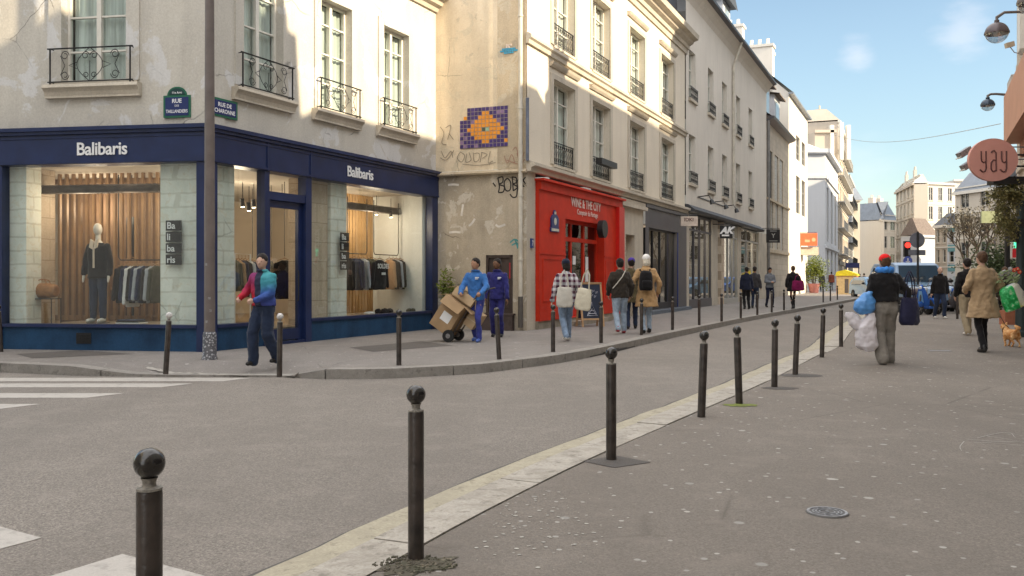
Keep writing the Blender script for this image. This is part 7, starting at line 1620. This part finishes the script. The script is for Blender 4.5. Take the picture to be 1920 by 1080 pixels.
def carton(lab, M, w, d, h, mat, flaps=(), tape=True, group='cartons on the hand truck'):
    t = thing('carton', lab, 'box', M.translation, 0, group); t.matrix_world = M; PW[t.name] = M.copy(); b = MB(M); b.box(-w/2, w/2, -d/2, d/2, 0, h); b.build('box', mat, t, bevel=.008)
    if tape: b = MB(M); b.box(-.03, .03, -d/2 - .003, d/2 + .003, h * .0 + .0, h + .003) if False else b.box(-w/2 - .002, w/2 + .002, -d/2 - .003, -d/2 - .001, h * .47, h * .53); b.build('tape', M_tapem, t)
    for (e, ang) in flaps:
        b = MB(); L_ = (w if e in 'fb' else d) / 2; dd = (d if e in 'fb' else w) * .42
        if e == 'f': B_ = Matrix.Translation((0, -d/2, h)) @ Matrix.Rotation(ang, 4, 'X'); b.box(-L_, L_, -dd, 0, 0, .006)
        if e == 'b': B_ = Matrix.Translation((0, d/2, h)) @ Matrix.Rotation(-ang, 4, 'X'); b.box(-L_, L_, 0, dd, 0, .006)
        if e == 'l': B_ = Matrix.Translation((-w/2, 0, h)) @ Matrix.Rotation(-ang, 4, 'Y'); b.box(-dd, 0, -L_, L_, 0, .006)
        if e == 'r': B_ = Matrix.Translation((w/2, 0, h)) @ Matrix.Rotation(ang, 4, 'Y'); b.box(0, dd, -L_, L_, 0, .006)
        b.M = M @ B_; b.build('flap', mat, t)
    return t
b1_ = M0 @ A_
c1 = carton('tall crumpled carton on the left of the hand truck, flaps open', b1_ @ Matrix.Translation((-.27, -.10, -.03)), .48, .52, .72, M_card, (('f', R(50)), ('l', R(35)), ('r', R(10))), False)
q = MB(b1_ @ Matrix.Translation((-.27, -.10, -.03))); q.box(-.10, .12, -.264, -.261, .22, .42); q.build('paper_label', M_white, c1)
carton('carton with shiny tape on top of the hand truck load', b1_ @ Matrix.Translation((-.22, .02, .70)), .50, .44, .22, M_card2, (('f', R(75)), ('r', R(60)), ('l', R(40))))
carton('small carton at the back of the hand truck, nearest the courier', b1_ @ Matrix.Translation((.17, .05, .34)), .24, .40, .34, M_card2, ())
# ================================================================ chalkboard
cb = G(1107, 612, ZL); t = thing('chalkboard', 'wood-framed pavement chalkboard with a chalk triangle drawing', 'chalkboard', cb, .38); M0 = PW[t.name]; M_pine = plain('pine_frame', (.45, .28, .15), .6)
for nm, tl_, y in (('front_board', R(-10), -.18), ('rear_board', R(10), .22)):
    B_ = M0 @ Matrix.Translation((0, y, 0)) @ Matrix.Rotation(tl_, 4, 'X'); b = MB(B_); b.box(-.34, -.29, -.015, .015, 0, 1.22); b.box(.29, .34, -.015, .015, 0, 1.22); b.box(-.29, .29, -.015, .015, 1.17, 1.22); b.box(-.29, .29, -.015, .015, .18, .23); fr_ = b.build(nm, M_pine, t)
    b = MB(B_); b.box(-.289, .289, -.008, .008, .231, 1.169); b.build('slate', plain('slate_board', (.022, .03, .055), .6), fr_)
    if nm == 'front_board':
        b = MB(B_)
        def st(pl, r=.008):
            b.tube([(x, -.012, z) for x, z in pl], r, 4)
        st([(-.16, .30), (0, .62), (.14, .30), (-.16, .30)]); st([(-.11, .36), (.10, .36)]); st([(-.06, .44), (.06, .44)]); st([(0, .62), (0, .68)]); st([(-.12, .33), (.0, .5), (.1, .33)])
        for k, (x, z) in enumerate(((-.1, .80), (.02, .82), (.12, .79), (-.06, .93), (.08, .94), (.18, .9))): st([(x - .03, z), (x - .02, z + .07), (x + .01, z + .02), (x + .03, z + .07)], .006)
        b.build('chalk_drawing', plain('chalk', (.55, .56, .62), .9), fr_)
# ================================================================ hanging shop signs
def boxsign(lab, px0, px1, py0, py1, D, mat, wall_dir=-1, thick=.06):
    a, b_ = P(px0, py1, D), P(px1, py0, D); w_, h_ = b_.x - a.x, b_.z - a.z; c = Vector(((a.x + b_.x) / 2, D, a.z)); t = thing('hanging_sign', lab, 'shop sign', c); T_ = PW[t.name]
    b = MB(T_); b.box(-w_/2, w_/2, -thick, thick, 0, h_); b.build('panel', mat, t, bevel=.01)
    b = MB(T_); b.tube([(-w_/2 - .5, 0, h_ + .06), (w_/2, 0, h_ + .06)], .02, 6); b.tube([(-w_/2 + .1, 0, h_), (-w_/2 + .1, 0, h_ + .06)], .012, 5); b.tube([(w_/2 - .1, 0, h_), (w_/2 - .1, 0, h_ + .06)], .012, 5); b.build('bracket', M_blk, t)
    return t, T_, w_, h_
t, T_, w_, h_ = boxsign('pale box sign lettered IDKIDS sticking out beside the dark grey shop', 1276, 1308, 406, 424, 36.3, plain('sign_cream', (.62, .52, .44), .5)); text('lettering', 'IDKI', .20, M_ltr, t, T_ @ Matrix.Translation((-.02, -.062, .19)), .003, .004)
t['label'] = 'pale box sign with small brown lettering sticking out beside the dark grey shop'
t, T_, w_, h_ = boxsign('black square sign with a slanted white AK monogram', 1350, 1373, 423, 447, 43.0, M_blk)
text('lettering', 'AK', .42, M_white, t, T_ @ Matrix.Translation((0, -.063, .24)), .003, .025, sx=1.0, shear=.35); b = MB(T_); b.box(-w_ * .38, w_ * .22, -.064, -.061, .10, .18); b.build('bar', M_white, t)
t, T_, w_, h_ = boxsign('black square sign with a thin pale letter Y at the old house', 1437, 1462, 430, 455, 55, M_blk)
text('lettering', 'Y', .36, M_gwin, t, T_ @ Matrix.Translation((0, -.063, .30)), .003, .005); b = MB(T_); b.box(-.25, .25, -.064, -.061, .09, .12); b.box(-.2, .2, -.064, -.061, h_ - .12, h_ - .09); b.build('bar', M_gwin, t)
t, T_, w_, h_ = boxsign('orange-red hanging sign on the sunlit house corner', 1499, 1532, 437, 461, 74, plain('sign_orange', (.78, .13, .05), .5))
b = MB(T_); b.box(-.3, .1, -.066, -.061, .3, .5); b.cyl((.42, -.066, .5), (.42, -.061, .5), .16, n=16); b.build('emblem', plain('emblem_pale_orange', (.8, .35, .2), .5), t)
b = MB(); a = P(1500, 478, 74.3); b_ = P(1534, 463, 74.3); b.box(a.x, b_.x, 74.2, 75.5, a.z, b_.z); b.build('awning', plain('awning_cream', (.55, .45, .36), .8), None, label='cream awning box under the orange-red sign', cat='awning')
a = P(1586, 502, 100); b_ = P(1611, 493, 100); b = MB(); b.box(a.x, b_.x, 99.9, 100.1, a.z, b_.z); b.box(a.x, a.x + .08, 99.92, 100.08, 0, a.z); b.box(b_.x - .08, b_.x, 99.92, 100.08, 0, a.z); b.build('banner', plain('banner_navy', (.03, .035, .12), .6), None, label='far navy banner stretched above the distant crowd', cat='banner')
# road signs at the crossing
sp = G(1721, 595, 0); sp = Vector(((1721 - 960) / F * 37, 37, 0)); t = thing('sign_post', 'black post with the grey back of a round road sign and two plates', 'road sign', sp); T_ = PW[t.name]; M_sgb = plain('sign_back_grey', (.20, .21, .25), .5, .3)
b = MB(T_); b.tube([(0, 0, 0), (0, 0, 3.25)], .045, 8); b.build('post', M_blk, t)
b = MB(T_); b.cyl((0, -.06, 2.90), (0, -.085, 2.90), .31, n=28) if False else b.cyl((0, .05, 2.90), (0, .075, 2.90), .31, n=28); b.build('disc', M_sgb, t)
b = MB(T_); b.box(-.36, .34, .05, .07, 2.28, 2.50); b.build('plate', M_sgb, t)
tl0 = Vector(((1699 - 960) / F * 52, 52, 0)); t = thing('traffic_light', 'traffic light showing red above a round blue arrow sign', 'traffic light', tl0); T_ = PW[t.name]
b = MB(T_); b.tube([(0, 0, 0), (0, 0, 3.4)], .06, 8); b.build('post', M_dgreen, t)
b = MB(T_); b.box(-.17, .17, -.2, 0, 2.55, 3.45); b.build('housing', M_blk, t)
b = MB(T_); b.cyl((0, -.23, 3.22), (0, -.205, 3.22), .16, n=18); b.build('red_lens', NB('red_lens').set((.8, .05, .03), .4, em=(1, .03, .02), es=1.6), t)
b = MB(T_); b.cyl((0, -.23, 2.32), (0, -.205, 2.32), .26, n=24); b.build('blue_disc', plain('sign_blue', (.10, .14, .45), .4), t); b = MB(T_); b.obox((0, -.235, 2.34), (.03, 0, .0), (0, .003, 0), (.0, 0, .13)); b.obox((.04, -.235, 2.24), (.08, 0, .05), (0, .003, 0), (-.012, 0, .02)); b.obox((-.04, -.235, 2.24), (.08, 0, -.05), (0, .003, 0), (.012, 0, .02)); b.build('arrow', M_white, t)
c = Vector(((1902 - 960) / F * 30, 30, 0)); t = thing('pharmacy_sign', 'tall narrow lit sign with white, green and red fields at the right edge', 'shop sign', c); T_ = PW[t.name]
b = MB(T_); b.box(-.30, -.18, -.06, .06, 0, 3.7); b.build('post', M_blk, t)
b = MB(T_); b.box(-.17, .18, -.06, .06, 2.0, 3.6); b.build('case', M_winw, t)
b = MB(T_); b.box(-.15, .16, -.066, -.061, 2.55, 2.72); b.box(-.05, .1, -.066, -.061, 2.35, 2.54); b.build('green_field', NB('lit_green').set((.05, .6, .3), .4, em=(.1, 1, .5), es=.8), t)
b = MB(T_); b.box(-.1, .16, -.066, -.061, 2.03, 2.33); b.build('red_field', plain('field_red', (.7, .03, .04), .4), t); b = MB(T_)
for k in range(5): b.box(-.08, .08, -.066, -.061, 2.8 + k * .15, 2.88 + k * .15)
b.build('lettering', M_blk, t)
a = P(1838, 408, 62); t = thing('billboard', 'pale green panel on a thin mast among the bare trees', 'sign', Vector((P(1866, 408, 62).x, 62, 0))); T_ = PW[t.name]
b = MB(T_); z0 = zt(418, 62); z1 = zt(396, 62); b.box(-.95, .35, -.08, .08, z0, z1); b.build('panel', plain('panel_green', (.30, .34, .20), .6), t); b = MB(T_); b.tube([(0, 0, 0), (0, 0, z0)], .06, 8); b.build('mast', M_grey, t)
# ================================================================ kiosk, vehicles
M_or = plain('kiosk_orange', (.62, .22, .06), .6); M_crm = plain('kiosk_cream', (.68, .50, .26), .6); M_yel = plain('kiosk_yellow', (.75, .62, .03), .5)
kc = Vector((P(1589, 560, 72).x, 72, ZR)); t = thing('recycling_kiosk', 'orange and cream street container with a sloping yellow top in the sun', 'container', kc, -.45); T_ = PW[t.name] @ Matrix.Scale(1.22, 4)
b = MB(T_); b.box(-.62, .62, -.55, .55, .02, 1.30); b.build('side_panel', M_or, t)
b = MB(T_); b.wall(-.60, .60, .06, 1.26, [(-.12, .12, .2, 1.1)], -.57, .05); b.build('front_panel', M_crm, t)
b = MB(T_); b.box(-.12, .12, -.553, -.551, .2, 1.1); b.build('slot', M_mast, t)
b = MB(T_); b.profx([(-.64, 1.31), (.6, 1.31), (.6, 1.40), (-.64, 1.37)], -.68, .68); b.prism([(-.66, 1.38), (.66, 1.38), (.62, 1.44), (-.10, 1.70), (-.62, 1.58)], -.6, .5) ; b.build('roof', M_yel, t)
def wheel(parent, M, c, r, wd, ax='x', rimmat=None):
    b = MB(M); pts = []
    for rr_, o_ in ((r * .55, -wd/2), (r * .94, -wd/2), (r, -wd * .3), (r, wd * .3), (r * .94, wd/2), (r * .55, wd/2)):
        pts.append([(c[0] + o_, c[1] + rr_ * math.cos(6.2832 * k / 26), c[2] + rr_ * math.sin(6.2832 * k / 26)) if ax == 'x' else (c[0] + rr_ * math.cos(6.2832 * k / 26), c[1] + o_, c[2] + rr_ * math.sin(6.2832 * k / 26)) for k in range(26)])
    b.ring(pts, True); w_ = b.build('wheel', M_rub, parent, smooth=True)
    b = MB(M); d = wd * .52
    if ax == 'x': b.cyl((c[0] - d, c[1], c[2]), (c[0] + d, c[1], c[2]), r * .2, n=12); [b.obox((c[0], c[1] + r * .38 * math.cos(k * 1.2566), c[2] + r * .38 * math.sin(k * 1.2566)), (d, 0, 0), (0, r * .2 * math.cos(k * 1.2566), r * .2 * math.sin(k * 1.2566)), (0, -r * .05 * math.sin(k * 1.2566), r * .05 * math.cos(k * 1.2566))) for k in range(5)]
    b.build('rim', rimmat or M_cov, w_); return w_
M_carglass = plain('car_glass', (.02, .045, .075), .06, 0, .6, .1)
M_lampg = plain('headlight_glass', (.6, .63, .66), .1, 0, .6, .05)
def car(name, lab, cat, loc, rz, paint, L_=4.2, W_=1.85, H_=1.9, hood=1.05, nose=1.0, trim=None):
    t = thing(name, lab, cat, loc, rz); M = PW[t.name]; w = W_ / 2
    prof = [(-L_/2, .32), (-L_/2, .72), (-L_/2 + .12, hood * .86), (-L_/2 + nose * .55, hood), (-L_/2 + nose, hood + .06), (-L_/2 + nose + .62, H_ - .10), (-L_/2 + nose + .95, H_), (L_/2 - .35, H_ - .02), (L_/2 - .08, H_ - .2), (L_/2, 1.0), (L_/2, .35)]
    def wz(z): return w if z < hood else w - (z - hood) / (H_ - hood) * .20
    b = MB(); 
    secs = [(-1, -.0), (-.93, .05), (.93, .05), (1, 0)]
    rings = []
    for q, e in secs: rings.append([(q * wz(z), y + (0 if abs(q) < .95 else (.04 if y < 0 else -.04)), z - (0 if abs(q) < .95 else .03)) for y, z in prof])
    b.ring(rings, True); b.M = M; b.build('body', paint, t, bevel=.02)
    y0, z0, y1, z1 = -L_/2 + nose, hood + .06, -L_/2 + nose + .62, H_ - .10; dy, dz = y1 - y0, z1 - z0; nrm = Vector((0, -dz, dy)).normalized() * .012
    b = MB(M); a = .10; xw0, xw1 = wz(z0) * .86, wz(z1) * .86
    pts = [Vector((-xw0, y0 + dy * a, z0 + dz * a)), Vector((xw0, y0 + dy * a, z0 + dz * a)), Vector((xw1, y0 + dy * .95, z0 + dz * .95)), Vector((-xw1, y0 + dy * .95, z0 + dz * .95))]; b.add([p + nrm for p in pts] + pts, [(0, 1, 2, 3), (0, 4, 5, 1), (1, 5, 6, 2), (2, 6, 7, 3), (3, 7, 4, 0)]); b.build('windscreen', M_carglass, t)
    for s in (-1, 1):
        b = MB(M); x0 = s * (wz(hood + .1) + .004); x1 = s * (wz(H_ - .2) + .006); q = [(x0, y0 + .25, hood + .12), (x0, L_/2 - .3, hood + .12), (x1, L_/2 - .45, H_ - .22), (x1, y1 + .12, H_ - .22)]
        b.add(q if s < 0 else list(reversed(q)), [(0, 1, 2, 3)]); b.build('side_window', M_carglass, t)
        b = MB(M); b.box(s * w * .55 if s > 0 else -w * .93, w * .93 if s > 0 else -w * .55, -L_/2 - .012, -L_/2 + .06, .72, .90); b.build('headlight', M_lampg, t, bevel=.02)
        b = MB(M); b.ball((s * (w + .12), y0 + .2, hood + .18), (.11, .07, .08), 10); b.tube([(s * (w - .08), y0 + .25, hood + .1), (s * (w + .08), y0 + .2, hood + .16)], .02, 5); b.build('wing_mirror', M_blk, t, smooth=True)
        for yy in (-L_/2 + .85, L_/2 - .8): wheel(t, M, (s * (w - .10), yy, .32), .32, .22)
    b = MB(M); b.box(-w * .5, w * .5, -L_/2 - .014, -L_/2 + .03, .58, .70); b.box(-w * .94, w * .94, -L_/2 - .03, -L_/2 + .05, .30, .46); b.build('grille', M_blk, t, bevel=.01)
    pq = MB(M); pq.box(-.26, .26, -L_/2 - .042, -L_/2 - .03, .34, .45); pl_ = pq.build('number_plate', M_white, t); text('plate_text', 'FR 527 KD', .08, M_blk, pl_, M @ Matrix.Translation((0, -L_/2 - .043, .365)), .001)
    for s in (-.35, .15): b = MB(M); b.tube([(s, y0 + .02, z0 + .08), (s + .45, y0 + .2, z0 + .30)], .010, 4); b.build('wiper', M_blk, t)
    return t
M_van = plain('van_pale_blue', (.24, .34, .48), .3, .1, .5, .08); M_vblue = plain('car_blue', (.02, .10, .40), .25, .1, .5, .1); M_vlb = plain('car_sky_blue', (.18, .35, .55), .3, .1, .5, .1)
vp = Vector((P(1748, 588, 36.5).x, 38.6, 0)); car('van', 'pale blue van facing us across the end of the near pavement', 'van', vp, -.06, M_van, 4.4, 2.15, 2.0, 1.05, .75)
cp = Vector((P(1636, 560, 62).x, 62, 0)); car('parked_car', 'sky blue parked car beyond the woman in the red beret', 'car', (cp.x, cp.y, ZR), .02, M_vlb, 4.0, 1.75, 1.5, .9, .95)
cp = Vector((P(1672, 560, 72).x, 74, 0)); car('parked_car', 'dark blue parked car behind the shoulder of the woman in the red beret', 'car', (cp.x, cp.y, ZR), .1, M_vblue, 4.0, 1.75, 1.5, .9, .95)
def scooter(lab, loc, rz, paint, panel):
    t = thing('scooter', lab, 'scooter', loc, rz); M = PW[t.name]      # front towards -y
    wheel(t, M, (0, -.66, .23), .23, .12); wheel(t, M, (0, .58, .23), .23, .13)
    b = MB(); loft(b, [(0, -.66, .30, .09, .20), (0, -.66, .42, .10, .24), (0, -.62, .50, .07, .16)], 16); melted('mudguard', b, paint, t, M, .014, 2)
    b = MB(); rings = []
    for z, y, w in ((.30, -.38, .17), (.45, -.44, .23), (.70, -.50, .22), (.90, -.53, .15), (1.0, -.54, .10)): rings.append([(w * math.cos(a), y - .07 * math.sin(a) + .05 * abs(math.cos(a)), z) for a in [math.pi * k / 10 for k in range(11)]] + [(w * .9 * math.cos(a), y - .03 * math.sin(a) + .08, z) for a in [math.pi * (1 - k / 10) for k in range(11)]])
    b.ring(rings, True); b.M = M; b.build('leg_shield', paint, t, smooth=True)
    b = MB(M); b.add([(-.10, -.535, .45), (.10, -.535, .45), (.06, -.60, .88), (-.06, -.60, .88)], [(0, 1, 2, 3)]); b.build('front_panel', panel, t)
    b = MB(); loft(b, [(0, -.02, .22, .17, .30), (0, .0, .30, .18, .32)], 16); rings = [[(w * math.cos(6.2832 * k / 16), y, zc + h * math.sin(6.2832 * k / 16)) for k in range(16)] for (y, w, h, zc) in ((.15, .12, .16, .45), (.30, .19, .20, .52), (.55, .20, .20, .55), (.80, .13, .13, .58), (.92, .05, .06, .60))]; b.ring(rings, True); melted('body', b, paint, t, M, .016, 2)
    b = MB(); rings = [[(w * math.cos(6.2832 * k / 14), y, zc + h * math.sin(6.2832 * k / 14)) for k in range(14)] for (y, w, h, zc) in ((.10, .10, .04, .74), (.25, .15, .06, .77), (.55, .15, .06, .79), (.80, .10, .05, .83))]; b.ring(rings, True); melted('seat', b, M_rub, t, M, .014, 2)
    b = MB(); cap(b, (0, -.52, .95), (0, -.50, 1.06), .07, .06); melted('handlebar_cowl', b, paint, t, M, .012, 2)
    b = MB(M); b.tube([(-.34, -.42, 1.08), (-.15, -.50, 1.05), (.15, -.50, 1.05), (.34, -.42, 1.08)], .018, 6); b.tube([(0, -.52, .9), (0, -.66, .25)], .03, 8)
    for s in (-1, 1): b.tube([(s * .2, -.48, 1.06), (s * .32, -.50, 1.28)], .007, 4)
    b.build('handlebar', M_blk, t)
    for s in (-1, 1): b = MB(M); b.ball((s * .33, -.50, 1.31), (.065, .015, .045), 10); b.build('mirror', M_cov, t, smooth=True)
    b = MB(M); b.ball((0, -.585, 1.0), (.065, .03, .065), 12); b.build('headlight', M_lampg, t, smooth=True)
    return t
def moto(lab, loc, rz, paint):
    t = thing('motorcycle', lab, 'motorcycle', loc, rz); M = PW[t.name]
    wheel(t, M, (0, -.72, .31), .31, .13); wheel(t, M, (0, .68, .31), .31, .16)
    b = MB(); rings = [[(w * math.cos(6.2832 * k / 14), y, zc + h * math.sin(6.2832 * k / 14)) for k in range(14)] for (y, w, h, zc) in ((-.42, .08, .08, .82), (-.25, .15, .13, .86), (.0, .15, .12, .84), (.12, .10, .08, .80))]; b.ring(rings, True); melted('fuel_tank', b, paint, t, M, .014, 2)
    b = MB(M); b.box(-.17, .17, -.32, .16, .28, .62); b.box(-.22, .22, -.2, .05, .38, .55); b.tube([(.12, -.2, .35), (.2, .1, .25), (.2, .7, .33)], .045, 8); b.build('engine', M_steel, t, bevel=.02)
    b = MB(); cap(b, (0, .12, .80), (0, .72, .86), .12, .09); melted('seat', b, M_rub, t, M, .015, 2)
    b = MB(M); b.tube([(-.09, -.72, .31), (-.09, -.45, 1.0)], .025, 6); b.tube([(.09, -.72, .31), (.09, -.45, 1.0)], .025, 6); b.tube([(-.38, -.30, 1.08), (-.18, -.42, 1.05), (.18, -.42, 1.05), (.38, -.30, 1.08)], .016, 6); b.tube([(0, -.3, .8), (0, .68, .31)], .03, 6)
    for s in (-1, 1): b.tube([(s * .25, -.38, 1.06), (s * .34, -.42, 1.30)], .007, 4); b.ball((s * .36, -.43, 1.33), (.07, .015, .045), 10)
    b.build('handlebar', M_cov, t)
    b = MB(M); b.ball((0, -.56, .92), (.10, .07, .10), 14); b.build('headlight', M_lampg, t, smooth=True)
    b = MB(M); b.add([(-.16, -.55, 1.02), (.16, -.55, 1.02), (.13, -.42, 1.42), (-.13, -.42, 1.42), (-.16, -.54, 1.02), (.16, -.54, 1.02), (.13, -.41, 1.42), (-.13, -.41, 1.42)], [(0,1,2,3),(4,7,6,5),(0,4,5,1),(1,5,6,2),(2,6,7,3),(3,7,4,0)]); b.build('windshield', M_pane, t)
    return t
def at35(px, D): return ((px - 960) / F * D, D, 0)
scooter('bright blue scooter with a white shield panel in front of the pale blue van', at35(1742, 33.5), -.95, M_vblue, M_vlb)
moto('first motorcycle left of the blue scooter, pale rounded screen', at35(1716, 34.5), .25, M_mast); moto('second motorcycle, hard against the navy shoulder bag', at35(1700, 35.5), .15, M_iron); moto('motorcycle at the right end of the row, beside the black bollard', at35(1790, 36), -.3, M_vblue)
scooter('dark grey scooter behind the man walking towards us', at35(1776, 34.8), .3, M_grey, M_mast)
# ================================================================ plants
def leafmat(name, c1, c2):
    b = NB(name); oi = b.N.new('ShaderNodeNewGeometry'); m = b.mix(oi.outputs['Random Per Island'], c1, c2); b.set(m, .6, 0, .25); b.b.inputs['Subsurface Weight'].default_value = 0.0; MATS[name] = b.mat; return b.mat
L_bush = leafmat('leaf_yellow_green', (.07, .11, .02), (.24, .27, .05)); L_dark = leafmat('leaf_dark_green', (.03, .05, .02), (.10, .13, .05)); L_dry = leafmat('leaf_olive_dry', (.10, .10, .035), (.26, .22, .09)); L_far = leafmat('leaf_grey_brown', (.10, .09, .07), (.19, .17, .12))
M_bark = plain('bark', (.085, .07, .055), .9, 0, .1, .4, 12, .5, 20)
def leaves(mb, c, r, n, s, rr, droop=0, clump=14):
    cs = [Vector((c[0] + r[0] * rr.gauss(0, .42), c[1] + r[1] * rr.gauss(0, .42), c[2] + r[2] * rr.gauss(0, .42))) for _ in range(clump)]
    for k in range(n):
        q = rr.choice(cs); cr = .30 * (r[0] + r[1] + r[2]) / 3; p = q + Vector((rr.gauss(0, cr), rr.gauss(0, cr), rr.gauss(0, cr) - droop * rr.random()))
        a = Vector((rr.uniform(-1, 1), rr.uniform(-1, 1), rr.uniform(-.6, .6) - droop)).normalized(); bb = a.cross(Vector((rr.uniform(-1, 1), rr.uniform(-1, 1), rr.uniform(-1, 1)))).normalized(); l = s * rr.uniform(.6, 1.4)
        mb.add([p, p + a * l * .5 + bb * l * .22, p + a * l, p + a * l * .5 - bb * l * .22], [(0, 1, 2, 3)])
def plant(name, lab, cat, loc, pot, stemh, cz, r, n, s, mat, seed=1, droop=0, clump=14, potmat=None, trunk=.03, branches=7):
    rr = random.Random(seed); t = thing(name, lab, cat, loc); T_ = PW[t.name]
    if pot: b = MB(T_); w, d, h = pot; b.lathe([(w * .36, 0), (w * .5, h), (w * .53, h), (w * .53, h * .9), (w * .46, h * .88)], n=18) if d == 0 else b.box(-w/2, w/2, -d/2, d/2, 0, h); b.build('pot', potmat or plain('terracotta_pot', (.36, .14, .08), .7), t)
    b = MB(T_)
    for k in range(branches): a = rr.uniform(0, 6.3); x, y = r[0] * .6 * math.cos(a), r[1] * .6 * math.sin(a); b.tube([(x * .1, y * .1, stemh * .3), (x * .4, y * .4, cz * .7), (x, y, cz + r[2] * rr.uniform(-.2, .7))], [trunk, trunk * .6, trunk * .2], 5)
    b.build('stem', M_bark, t)
    b = MB(T_); leaves(b, (0, 0, cz), r, n, s, rr, droop, clump); b.build('foliage', mat, t)
    return t
bp_ = Vector(((1526 - 960) / F * 78, 78, ZL)); plant('potted_bush', 'big sunlit yellow-green bush in a pot beyond the old house', 'bush', bp_, (1.0, 0, .8), 1, 2.1, (.85, .8, .95), 2600, .17, L_bush, 3, 0, 26, plain('pot_pink', (.50, .2, .18), .7), .04)
bp_ = FG.at(gx(848), -.35, ZL); plant('potted_plant', 'thin yellow-green potted plant against the base of the tan gable', 'plant', bp_, (.34, 0, .36), .4, 1.05, (.22, .18, .38), 420, .09, L_bush, 5, 0, 12, M_mast, .010)
pc_ = Vector(((1899 - 960) / F * 26.5, 26.5, 0)); plant('planter', 'terracotta trough planter with dark shrubs by the iron column', 'planter', pc_, (.62, .34, .42), .4, .85, (.34, .22, .34), 700, .08, L_dark, 6, 0, 14, None, .012)
# greenery hanging from the shop box
hc_ = Vector((P(1888, 372, 19.6).x, 19.6, P(1888, 372, 19.6).z)); t = thing('hanging_plant', 'trailing olive-green plant hanging below the round pink sign', 'plant', hc_); T_ = PW[t.name]; rr = random.Random(8); b = MB(T_)
leaves(b, (.05, 0, .20), (.34, .3, .16), 1500, .075, rr, .2, 22); leaves(b, (-.16, 0, -.10), (.10, .12, .22), 420, .065, rr, .7, 8); leaves(b, (.12, 0, -.15), (.12, .12, .30), 420, .065, rr, .7, 8); leaves(b, (-.02, 0, -.02), (.22, .12, .2), 600, .065, rr, .7, 10); b.build('foliage', L_dry, t)
b = MB(T_)
for k in range(9): x = rr.uniform(-.28, .3); b.tube([(x, rr.uniform(-.1, .1), .25), (x + rr.uniform(-.05, .05), 0, 0), (x + rr.uniform(-.08, .08), 0, -.35)], .005, 4)
b.build('stem', L_dry, t); b = MB(T_); b.box(-.36, .42, -.14, .14, .30, .46); b.tube([(0, 0, .46), (0, 0, .72)], .01, 5); b.tube([(.4, 0, .40), (OP(19.6)[0] - hc_.x + .1, 0, .40)], .03, 6); b.build('trough', M_blk, t)
# bare winter trees and an evergreen mass at the square
def tree(lab, loc, h, seed, leafy=500, lmat=None, spread=.45, name='tree'):
    rr = random.Random(seed); t = thing(name, lab, 'tree', loc); T_ = PW[t.name]; b = MB(T_); tips = []
    def grow(p, d, l, r, lv):
        q = p + d * l; m_ = p.lerp(q, .5) + Vector((rr.uniform(-1, 1), rr.uniform(-1, 1), 0)) * l * .06; b.tube([p, m_, q], [r, r * .85, r * .68], 6 if lv < 2 else 4, False)
        if lv >= 5: tips.append(q); return
        for _ in range(3 if lv < 4 else 2):
            nd = (d + Vector((rr.uniform(-1, 1), rr.uniform(-1, 1), rr.uniform(-.25, .75))) * spread * 1.5).normalized(); grow(q, nd, l * rr.uniform(.62, .8), r * .62, lv + 1)
    grow(Vector((0, 0, 0)), Vector((0, 0, 1)), h * .30, h * .022, 0); b.build('trunk', M_bark, t, smooth=True)
    if leafy:
        c = MB(T_)
        for k in range(leafy): p = rr.choice(tips) + Vector((rr.gauss(0, .3), rr.gauss(0, .3), rr.gauss(0, .3))); a = Vector((rr.uniform(-1, 1), rr.uniform(-1, 1), rr.uniform(-1, 1))).normalized(); bb = a.cross(Vector((.3, 1, .2))).normalized(); l = rr.uniform(.10, .22); c.add([p, p + a * l * .5 + bb * l * .3, p + a * l, p + a * l * .5 - bb * l * .3], [(0, 1, 2, 3)])
        c.build('crown', lmat or L_far, t)
    return t
tree('nearly bare grey tree just right of the peach house', ((1815 - 960) / F * 72, 72, 0), 7.2, 11, 350); tree('bare grey tree left of the pale green panel', ((1842 - 960) / F * 66, 66, 0), 7.0, 21, 350); tree('bare tree right of the pale green panel', ((1878 - 960) / F * 70, 70, 0), 7.6, 31, 500)
plant('evergreen_shrub', 'broad dull green shrub mass behind the head of the trench coat man', 'shrub', ((1868 - 960) / F * 58, 58, 0), None, .5, 2.2, (1.6, 1.2, 1.1), 2400, .22, L_dark, 9, 0, 40, None, .05)
# added block, hidden from view, that keeps sun off the far left row
oG, _ = block('far_shade_block', 'added tall block hidden behind the terracotta shop, shading the far left row', (.552 * 108 + 1.0, 108), (.552 * 74 + 1.0, 74), 18.5, 12, M_btan, 10, 5, 4.4, 2.9, 1.15, 2.0, M_redtrim, M_zinc, M_winw, M_grey, None, False, M_curt)
